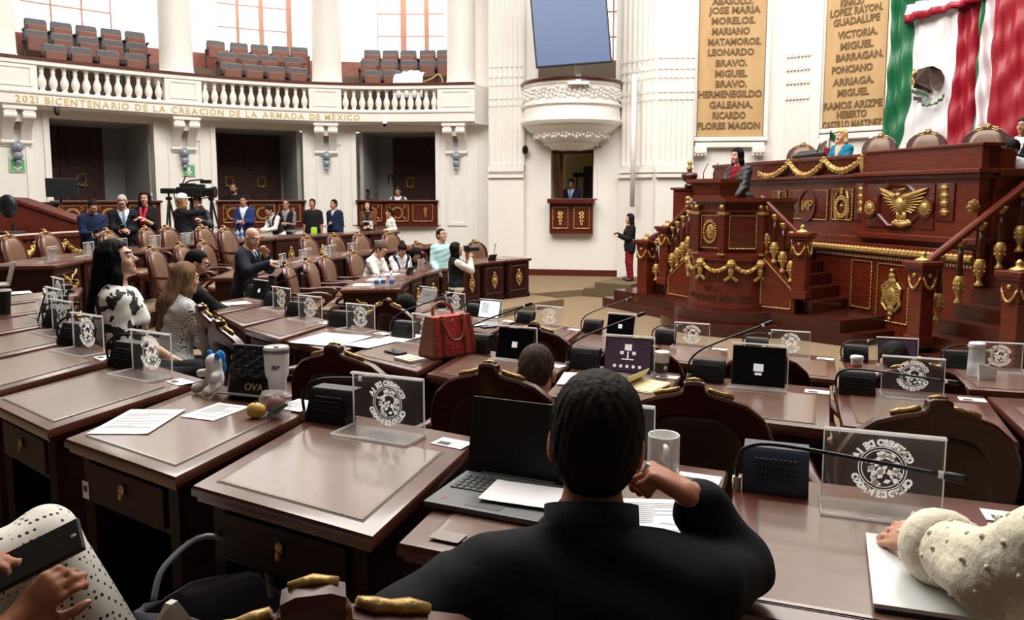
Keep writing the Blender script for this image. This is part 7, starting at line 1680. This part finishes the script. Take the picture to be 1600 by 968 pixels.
# phones, jug
for k, (px, py) in enumerate(((748, 509), (764, 511))):
    t = thing('phone', ('left', 'right')[k] + ' one of the two phones lying side by side before the lit tablet', 'phone', at_z(px, py, dz('C5')), -.95); MB().bbox((0, 0, .006), (.075, .155, .012), .005).build('case', BLACK, parent=t); MB().box((0, 0, .0125), (.066, .14, .001)).build('screen', SCR_LIT if k == 0 else SCR_DK, parent=t)
p = at_z(1524, 587, dz('C-1')); t = thing('water_jug', 'tall clear water jug with a white lid at the right edge', 'jug', p, -.3)
JG = clear_mat('jug_glass', (.9, .93, .94), .6, .05); MB().lathe([(.05, 0), (.056, .004), (.054, .06), (.05, .16), (.047, .19), (.048, .2)], (0, 0, 0), 24).build('vessel', JG, parent=t, smooth=True); MB().lathe([(.049, .008), (.05, .09), (.02, .092)], (0, 0, 0), 24).build('water', clear_mat('water', (.86, .9, .92), .75, .02), parent=t, smooth=True)
MB().lathe([(.05, .198), (.052, .202), (.052, .225), (.046, .232), (.01, .234)], (0, 0, 0), 24).build('lid', WHITE, parent=t, auto=True); MB().tube(catmull([(.05, 0, .18), (.085, 0, .175), (.088, 0, .1), (.055, 0, .07)], 5), .008, 8).build('handle', JG, parent=t, smooth=True)
p = at_z(1542, 592, dz('C-1')); t = thing('napkin', 'folded white napkin standing beside the water jug', 'napkin', p, -.2); MB().hexa([Vector(q) for q in ((-.055, -.02, 0), (.055, -.005, 0), (.055, .015, 0), (-.055, .0, 0))], [Vector(q) for q in ((-.06, -.01, .105), (.06, .0, .075), (.06, .006, .075), (-.06, -.004, .105))]).build('napkin', PAPER, parent=t)
# left edge of the first row
p = at_z(12, 445, dz('A8')); t = thing('laptop', 'white laptop seen edge-on at the left edge', 'laptop', p, -.9); MB().bbox((0, -.11, .008), (.3, .22, .015), .003).build('base', SILVER, parent=t); MB().bbox((0, .03, .11), (.3, .008, .21), .003, Matrix.Rotation(-.25, 3, 'X')).build('lid', SILVER, parent=t)
t = thing('travel_cup', 'black travel cup with a pale rim at the left edge', 'cup', spot('A8', .82, .35, .0045)); MB().lathe([(.034, 0), (.045, .16), (.043, .162)], (0, 0, 0), 20).build('cup', BLACK, parent=t, auto=True); MB().lathe([(.046, .158), (.048, .163), (.045, .17), (.01, .17)], (0, 0, 0), 20).build('lid', ACRYL_E, parent=t, auto=True)
paper(18, 458, 'A7', .2, .28, -.9, 'white sheet with a red block at the left edge', lines=False)
t = thing('red_card', 'small red card on the white sheet at the left edge', 'card', at_z(12, 456, dz('A7') + .004), -.9); MB().bbox((0, 0, .001), (.1, .07, .002), .0005).build('card', mat('card_red', (206, 60, 64), .6), parent=t); MB().box((0, .01, .0022), (.07, .012, .0006)).build('printed_block', PAPER, parent=t)
tablet_on_stand('A7', .6, .72, 'dark red tablet leaning on a stand at the left edge', 'dark', rz=-1.0)
# paper label stuck on the tumbler desk's side, bag on the floor
p = at_y(146, 761, 2.5); t = thing('label_sticker', 'small white sticker on the front of the tumbler desk', 'sticker', p, -.55); MB().bbox((0, -.026, 0), (.035, .002, .06), .0005).build('sticker', PAPER, parent=t); MB().box((0, -.0275, .005), (.02, .001, .02)).build('printed_block', SQ, parent=t)
fb = Vector((-.80, 1.93, .78)); t = thing('carrier_bag', 'grey plastic carrier bag hanging by its handle below the bare desk', 'bag', fb, .2)
m = MB(); rnd = random.Random(9); rs = []
for z, r in ((.0, .17), (.06, .2), (.16, .2), (.24, .17), (.3, .15)):
    rs.append([((r + .025 * math.sin(3 * a + z * 30) + rnd.uniform(-.012, .012)) * math.cos(a) * 1.1, (r + .02 * math.sin(4 * a + z * 20)) * .8 * math.sin(a), z + .02 * math.sin(2 * a)) for a in [k * math.pi / 11 for k in range(22)]])
m.rings(rs, True, False); m.f.append(tuple(range(22))); m.m.append(0); o = m.build('bag', mat('bag_grey', (92, 94, 104), .3), parent=t, smooth=True); o.modifiers.new('t', 'SOLIDIFY').thickness = .003
MB().tube(catmull([(-.15, .05, .28), (-.13, .1, .35), (-.03, .16, .4), (.12, .1, .35), (.16, .0, .28)], 5), .006, 8, flat=2).build('handle', mat('bag_grey_light', (128, 130, 138), .3), parent=t, smooth=True)
t = thing('snack_packet', 'red and white snack packet sticking out of the carrier bag', 'packet', (fb.x - .04, fb.y - .13, .93), .4); t.scale = (.72,) * 3; m = MB(); m.rings([[(x * w, y, z) for x, y in ((-1, 0), (0, -.02), (1, 0), (0, .02))] for w, z in ((.09, 0), (.09, .12))]); m.build('packet', mat('packet_red', (196, 58, 56), .35), parent=t); m = MB(); m.rings([[(x * w, y, z) for x, y in ((-1, 0), (0, -.02), (1, 0), (0, .02))] for w, z in ((.09, .12), (.07, .2), (.02, .29))]); m.build('packet_top', mat('packet_white', (210, 206, 204), .35), parent=t)
# ------------------------------------------------------------------ fittings on the walls and around the hall
GREEN = mat('sign_green', (96, 172, 112), .5)
for (px, py), lab in (((27, 256), 'green evacuation sign under the leftmost globe lamp'), ((295, 264), 'green evacuation sign between the left and middle doors')):
    s = s_at(px, WO); d, n = fdir(s); p = fas(s, WO - .03, 0); q = on_wall(px, py, p - d, p + d); M = frame_mat((q.x, q.y, q.z), d, n, (0, 0, 1)); t = thing('evacuation_sign', lab, 'sign')
    MB().bbox((0, 0, 0), (.3, .012, .34), .004).xf(M).build('board', mat('sign_pale', (196, 216, 200), .5), parent=t)
    g = MB().box((0, -.008, -.03), (.26, .004, .24)).xf(M); g.build('green_field', GREEN, parent=t)
    a = MB().box((0, -.011, -.03), (.06, .004, .14)).add([Vector(v) for v in ((-.09, -.013, -.06), (.09, -.013, -.06), (0, -.013, -.14))], [(0, 1, 2)]).box((0, -.009, .135), (.24, .003, .03)).xf(M); a.build('arrow', WHITE, parent=t, label='white arrow symbol')
M = local((openings[2][0] + openings[2][1]) / 2, WO + .3); t = thing('door_sign', 'small grey restroom sign beside the right dark door', 'sign'); MB().bbox((-.62, 1.88, 2.66), (.17, .02, .26), .004).xf(M).build('plate', mat('sign_slate', (70, 84, 100), .4), parent=t); MB().ball((-.62, 1.865, 2.74), (.022, .004, .022), 8).box((-.62, 1.866, 2.65), (.035, .004, .1)).box((-.62, 1.866, 2.56), (.12, .004, .02)).xf(M).build('figure', WHITE, parent=t, label='white figure symbol')
def cctv(p, lab, m, nrm_):
    t = thing('security_camera', lab, 'camera', p, math.atan2(nrm_[1], nrm_[0])); MB().lathe([(.05, .1), (.06, .08), (.06, .0), (.02, -.01)], (.1, 0, 0), 14).bbox((.03, 0, .08), (.12, .05, .05), .01).build('mount', m, parent=t, auto=True); MB().ball((.1, 0, -.02), .055, 12).build('dome', BLACK_S, parent=t, smooth=True)
s = s_at(95, 0); d, n = fdir(s); cctv(fas(s, 0, 3.92), 'black security camera under the left end of the inscription', BLACK, -n)
s = s_at(604, 0); d, n = fdir(s); cctv(fas(s, 0, 4.0), 'white security camera under the right end of the inscription', WHITE, -n)
q = on_wall(822, 234, c0, c1); t = thing('wall_lamp', 'small black wall lamp left of the booth window', 'lamp', q, math.atan2(-nB.y, -nB.x)); MB().tube([(0, 0, -.1), (.0, 0, .02), (.12, 0, .04)], .015, 8).build('arm', BLACK, parent=t); MB().lathe([(.02, .1), (.07, .06), (.08, -.04), (.05, -.1), (.01, -.11)], (.15, 0, 0), 12).build('housing', BLACK_S, parent=t, auto=True)
q = on_wall(938, 229, c0, c1); t = thing('wall_microphone', 'small dark bracket microphone right of the booth window', 'bracket', q, math.atan2(-nB.y, -nB.x)); MB().tube([(0, 0, .02), (.12, 0, .0)], .01, 8).build('arm', STEEL, parent=t); MB().ball((.13, 0, -.01), (.03, .025, .03), 8).build('head', BLACK, parent=t)
# screen over the round balcony
A_, B_ = at_y(899, 100, 18.0), at_y(890, -20, 18.0); t = thing('display_screen', 'big tilted blue-grey display screen on a post above the round balcony', 'screen')
ctr = at_y(891, 36, 17.95); dx = Vector((.97, -.14, .05)).normalized(); M = frame_mat(ctr, dx, Vector((.14, .97, 0)).normalized(), Vector((-.09, .05, 1)).normalized())
MB().bbox((0, .05, .35), (1.74, .1, 2.6), .02).xf(M).build('frame', BLACK, parent=t); MB().box((0, -.003, .35), (1.66, .01, 2.52)).xf(M).build('screen', mat('screen_blue', (78, 94, 128), .4, emit=.3), parent=t)
pz = at_y(904, 121, 18.15); MB().bbox((pz.x, pz.y + .12, 5.4), (.13, .1, 1.3), .01).bbox((pz.x, pz.y + .12, 4.76), (.5, .3, .06), .01).build('post', WHITE, parent=t)
# gallery: fire cabinet, cloth, cord
s = s_at(750, 3.95); d, n = fdir(s); p = on_wall(749, 31, fas(s, 3.9) - d, fas(s, 3.9) + d); M = frame_mat(p, d, n, (0, 0, 1)); t = thing('fire_cabinet', 'red fire cabinet on the gallery wall beside the last column', 'cabinet'); f = MB()
for c_, s2 in (((0, 0, .42), (.42, .12, .1)), ((0, 0, -.42), (.42, .12, .1)), ((-.17, 0, 0), (.09, .12, .9)), ((.17, 0, 0), (.09, .12, .9))): f.bbox(c_, s2, .01)
f.xf(M).build('frame', mat('fire_red', (214, 34, 44), .4), parent=t); MB().box((0, .05, 0), (.3, .02, .8)).xf(M).build('back', mat('fire_dark', (96, 60, 58), .6), parent=t); MB().ball((0, .0, -.22), (.13, .04, .13), 12).xf(M).build('hose', WHITE, parent=t); MB().box((0, -.02, 0), (.28, .006, .78)).xf(M).build('door_glass', GLASS, parent=t)
s0, s1 = s_at(618, .9), s_at(664, .9); t = thing('white_cloth', 'white sheet thrown over the front gallery seats behind the balustrade', 'cloth'); mb = MB(); nx = 14
mb.rings([[fas(s0 + (s1 - s0) * i / nx, .75 + o, z + (.12 * math.sin(i / nx * 2.6) if z > 5.1 else 0) + .02 * math.sin(i * 1.9 + z * 7)) for i in range(nx + 1)] for o, z in ((.0, 4.75), (.02, 5.0), (.06, 5.25), (.25, 5.38), (.5, 5.4))], False, False); mb.build('sheet', PAPER, parent=t, smooth=True).modifiers.new('t', 'SOLIDIFY').thickness = .01
s2 = s_at(694, .9); t = thing('gold_cord', 'gold cord draped behind the balustrade beside the white sheet', 'cord'); MB().tube(catmull([fas(s1, .8, 5.16), fas((s1 + s2) / 2, .8, 5.26), fas(s2 - .1, .8, 5.36), fas(s2, .8, 5.2), fas(s2, .8, 4.75)], 5), .022, 8).build('cord', GOLD, parent=t, smooth=True)
# carpeted block for the interpreter
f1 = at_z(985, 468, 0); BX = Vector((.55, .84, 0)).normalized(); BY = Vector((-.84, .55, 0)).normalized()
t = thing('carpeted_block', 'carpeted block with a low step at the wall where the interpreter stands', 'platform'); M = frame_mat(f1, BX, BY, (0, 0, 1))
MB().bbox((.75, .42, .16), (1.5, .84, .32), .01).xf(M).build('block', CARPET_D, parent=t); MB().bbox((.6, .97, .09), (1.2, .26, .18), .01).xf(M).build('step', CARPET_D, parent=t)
# garlanded barrier at the far left
t = thing('barrier', 'wooden barrier with a gilded garland at the left edge', 'barrier'); mb = MB(); RB = 12.4; a0, a1 = 189, 166.5
mb.rings([[ring_pt(RB + o, a0 + (a1 - a0) * i / 14, z) for o, z in ((0, .5), (.3, .5), (.3, 1.46), (0, 1.46))] for i in range(15)]); mb.rings([[ring_pt(RB + o, a0 + (a1 - a0) * i / 14, z) for o, z in ((-.05, 1.46), (.4, 1.46), (.4, 1.52), (-.05, 1.52))] for i in range(15)]); mb.rings([[ring_pt(RB + o, a0 + (a1 - a0) * i / 14, z) for o, z in ((-.04, .9), (0, .9), (0, .95), (-.04, .95))] for i in range(15)]); mb.build('body', WOOD, parent=t)
mb = MB(); mb.rings([[ring_pt(RB + o, a0 + (a1 - a0) * i / 14, z) for o, z in ((-.02, 1.521), (.36, 1.521), (.36, 1.527), (-.02, 1.527))] for i in range(15)]); mb.build('pale_top', mat('counter_pale', (196, 186, 176), .4), parent=t, label='pale counter top')
g = MB()
for k in range(7): swag(g, ring_pt(RB - .04, a0 - k * 3.2, 1.36), ring_pt(RB - .04, a0 - (k + 1) * 3.2, 1.36), .2, .05, 16)
g.build('garland', GOLD, parent=t, smooth=True)
t = thing('ramp_barrier', 'sloping wooden ramp side behind the garlanded barrier', 'barrier'); p0, p1 = at_y(22, 314, 14.0), at_y(122, 348, 14.6); q0 = at_y(-30, 312, 13.6); mb = MB(); pts = [q0, p0, p1]
mb.rings([[p + Vector((0, 0, -1.2)), p + Vector((.1, .2, -1.2)), p + Vector((.1, .2, 0)), p] for p in pts]); mb.rings([[p + Vector((-.02, -.06, 0)), p + Vector((.12, .22, 0)), p + Vector((.12, .22, .06)), p + Vector((-.02, -.06, .06))] for p in pts]); mb.build('panel', WOOD, parent=t)
# monitor on the ramp, dark office chair, bottles
p = at_y(97, 293, 14.9); t = thing('monitor', 'black monitor seen from behind before the left dark door', 'monitor', p, .5); MB().bbox((0, 0, 0), (.55, .06, .36), .01).build('housing', BLACK, parent=t); MB().tube([(0, .05, -.1), (-.05, .1, -.3), (-.2, .1, -.42)], .025, 8).bbox((-.3, .08, -.3), (.5, .2, .05), .01).build('arm', BLACK, parent=t)
p = at_y(12, 322, 12.8); t = thing('office_chair', 'black rounded office chair back at the left edge behind the barrier', 'chair', p); H = SDF().ell((0, 0, .0), (.16, .08, .2)); bake([H.mesh(.03)], 'backrest', BLACK, t); MB().tube([(0, .1, -.3), (0, .1, -1.2)], .03, 8).bbox((0, -.1, -.45), (.44, .44, .08), .03).build('base', BLACK, parent=t)
WB = clear_mat('bottle_plastic', (.8, .86, .92), .55, .1)
def bottle(p, lab, capc=WHITE, body=WB, h=.22, r=.032):
    t = thing('bottle', lab, 'bottle', p); MB().lathe([(r * .9, 0), (r, .01), (r, h * .62), (r * .8, h * .72), (r * .4, h * .84), (r * .4, h * .9)], (0, 0, 0), 14).build('body', body, parent=t, smooth=True); MB().lathe([(r * .45, h * .89), (r * .45, h), (.004, h)], (0, 0, 0), 12).build('cap', capc, parent=t); MB().lathe([(r * 1.02, h * .25), (r * 1.02, h * .5)], (0, 0, 0), 14).build('label', mat('bottle_label_blue', (60, 110, 190), .5), parent=t)
q = ring_pt(12.55, 187.6, 1.53); bottle(q, 'big water bottle on the garlanded barrier at the left edge', h=.36, r=.07)
bottle(ring_pt(12.55, 183, 1.53), 'small white-capped bottle on the garlanded barrier', h=.12, r=.03)
t = thing('name_card', 'folded card standing on the garlanded barrier', 'card', ring_pt(12.55, 180, 1.53), .3); MB().hexa([Vector(v) for v in ((-.12, -.05, 0), (.12, -.05, 0), (.12, .05, 0), (-.12, .05, 0))], [Vector(v) for v in ((-.12, -.003, .1), (.12, -.003, .1), (.12, .003, .1), (-.12, .003, .1))]).build('card', mat('card_tan', (176, 156, 136), .7), parent=t); MB().box((0, -.03, .05), (.12, .004, .02), Matrix.Rotation(-.43, 3, 'X')).build('printed_block', SQ, parent=t)
M = local((openings[0][0] + openings[0][1]) / 2, WO); hw = (openings[0][1] - openings[0][0]) / 2
bottle(M @ Vector((hw - .25, -.1, 2.065)), 'pink bottle on the left box front', mat('cap_pink', (220, 90, 100), .5), mat('bottle_pink', (216, 96, 104), .4), .2, .045); bottle(M @ Vector((hw - .1, -.1, 2.065)), 'clear bottle beside the pink bottle on the left box front', h=.18)
for k, (u, h) in enumerate(((.55, .2), (.68, .17))):
    c = DESKS['G6']['c']; bottle(bil(c, u, .5, ZA + .006), ('red-capped', 'blue-capped')[k] + ' bottle on the far back-row desk before the leaning person', mat(('cap_red', 'cap_blue')[k], ((190, 50, 50), (50, 90, 190))[k], .5), h=h * 1.1)
c = DESKS['G8']['c']; t = thing('green_bag', 'bright green bag on the far back-row desk before the person in the polo shirt', 'bag', bil(c, .45, .6, ZA + .006)); t.scale = (.62,) * 3; MB().rings([[(x * k, y * k, z) for x, y in ((-.1, -.05), (.1, -.05), (.11, 0), (.1, .05), (-.1, .05), (-.11, 0))] for k, z in ((.9, 0), (1, .03), (.95, .2), (.7, .25))]).build('bag', mat('neon_green', (170, 214, 70), .5), parent=t, auto=True); MB().tube(catmull([(-.06, 0, .24), (0, 0, .32), (.06, 0, .24)], 4), .01, 6).build('handle', BLACK, parent=t)
par = [o for o in bpy.data.objects if o.get('label', '').startswith('far back-row desk before the standing people, first')][0]; c = DESKS['G0']['c']; d = (c[2] - c[3]).normalized(); n = Vector((-d.y, d.x, 0)); n = n if n.dot(c[0] - c[3]) > 0 else -n
scroll(frame_mat((c[2] * .55 + c[3] * .45) + n * .03 - par.location + Vector((0, 0, .56 + .5)), d, n, (0, 0, 1)), 'x', 'x', 1.1).build('scroll_ornament', GOLD, parent=par, smooth=True, label='gilded scroll')
# papers and bottles on the far front-row desk
for k, (key, u, v) in enumerate((('D0', .35, .3), ('D1', .5, .4), ('D2', .5, .4))):
    D = DESKS[key]; p = bil(D['c'], u, v, D['z'] + .0045); t = thing('paper', 'white papers on the far front-row desk, %s from the scrolled end' % ordn[k], 'paper', p, D['ang']); MB().bbox((0, 0, .003), (.3, .24, .006), .001).build('sheet', PAPER, parent=t); MB().box((0, .03, .0066), (.2, .05, .0006)).build('printed_lines', mat('print_pale', (196, 196, 200), .8), parent=t)
for k, (u, v) in enumerate(((.75, .7), (.85, .6), (.8, .85))): D = DESKS['D0']; bottle(bil(D['c'], u, v, D['z'] + .005), ('first', 'second', 'third')[k] + ' clear water bottle in the group on the scrolled far desk', h=.2)
tablet_on_stand('D3', .6, .7, 'grey tablet back leaning near the person in the mint shirt', back=True, tilt=26)
# television camera and tripods
def tripod(p, h, name, lab):
    t = thing(name, lab, 'tripod', p); 
    for a in (.4, 2.5, 4.6): m = MB().tube([(0, 0, h), (.16 * math.cos(a), .16 * math.sin(a), h * .5), (.34 * math.cos(a), .34 * math.sin(a), 0)], [.022, .018, .014], 8); m.build('leg', BLACK, parent=t)
    MB().tube([(0, 0, h * .55), (0, 0, h + .12)], .02, 8).bbox((0, 0, h), (.09, .09, .06), .01).build('column', BLACK, parent=t); return t
p = at_y(263, 294, 14.6); t = tripod((p.x, p.y, .56), p.z - .75, 'camera_tripod', 'left black tripod with a small camera beside the television camera'); h = p.z - .56; MB().bbox((0, 0, h - .05), (.26, .14, .1), .02).build('camera_body', BLACK, parent=t); MB().tube([(.1, 0, h - .1), (.16, -.05, h - .35)], .012, 6).build('pan_handle', BLACK, parent=t)
p = at_y(330, 306, 15.2); t = tripod((p.x, p.y, .56), p.z - .62, 'camera_tripod', 'right black tripod with a bare head beside the television camera'); h = p.z - .56; MB().bbox((0, 0, h), (.12, .1, .06), .01).build('head', BLACK, parent=t); MB().tube([(0, 0, h - .02), (-.2, -.1, h - .06)], .012, 6).build('pan_handle', BLACK, parent=t)
p = at_y(298, 300, 14.9); t = tripod((p.x, p.y, .56), p.z - .70, 'television_camera', 'big black television camera on a tripod in front of the white pier'); h = p.z - .56
MB().bbox((0, 0, h), (.5, .2, .2), .03).bbox((-.05, 0, h + .13), (.3, .1, .08), .02).bbox((.2, -.02, h + .1), (.16, .12, .1), .02).build('camera_body', BLACK, parent=t); MB().lathe([(.08, 0), (.085, .15), (.11, .2), (.11, .24)], (0, 0, 0), 14).xf(Matrix.Translation((.24, 0, h)) @ Matrix.Rotation(math.pi / 2, 4, 'Y')).build('lens', BLACK_S, parent=t, auto=True)
MB().tube([(-.1, 0, h + .17), (.0, 0, h + .22), (.25, 0, h + .24)], .015, 6).bbox((.3, 0, h + .2), (.2, .08, .07), .01).build('top_light', BLACK, parent=t); MB().tube([(-.2, .05, h + .1), (-.1, .05, h + .32)], .012, 6).build('microphone', BLACK, parent=t)
# dark kit on the counter beside the rostrum
p = at_y(1093, 285, 16.2); t = thing('document_case', 'flat black case on the ledge left of the lectern', 'case', (p.x, p.y + .15, 2.342), -.5)
MB().bbox((0, 0, .04), (.36, .3, .08), .01).build('case', BLACK, parent=t); MB().box((0, -.152, .05), (.3, .004, .015)).build('clasp', STEEL, parent=t)
p = at_y(1268, 238, 13.9); t = thing('desk_microphone', 'black slanted console and microphone beside the woman in teal', 'microphone', (p.x, p.y, p.z), -.9); MB().hexa([Vector(q) for q in ((-.3, -.12, -.15), (.3, -.12, -.15), (.3, .12, -.15), (-.3, .12, -.15))], [Vector(q) for q in ((-.3, -.12, -.06), (.3, -.12, -.02), (.3, .12, .06), (-.3, .12, .04))]).build('console', BLACK, parent=t); MB().tube([(.1, 0, 0), (.16, 0, .16)], .01, 6).build('gooseneck', BLACK_S, parent=t)
# booth room: dark equipment behind the man
t = thing('equipment_rack', 'tall dark equipment inside the booth window', 'rack'); MB().bbox((.42, 1.5, 2.1), (.5, .4, 1.7), .02).bbox((.05, 2.2, 2.75), (.5, .1, .12), .01).xf(MBo).build('cabinet', BLACK, parent=t); MB().tube([(.0, 1.3, 1.3), (.0, 1.3, 2.75)], .02, 6).xf(MBo).build('stand', BLACK, parent=t)
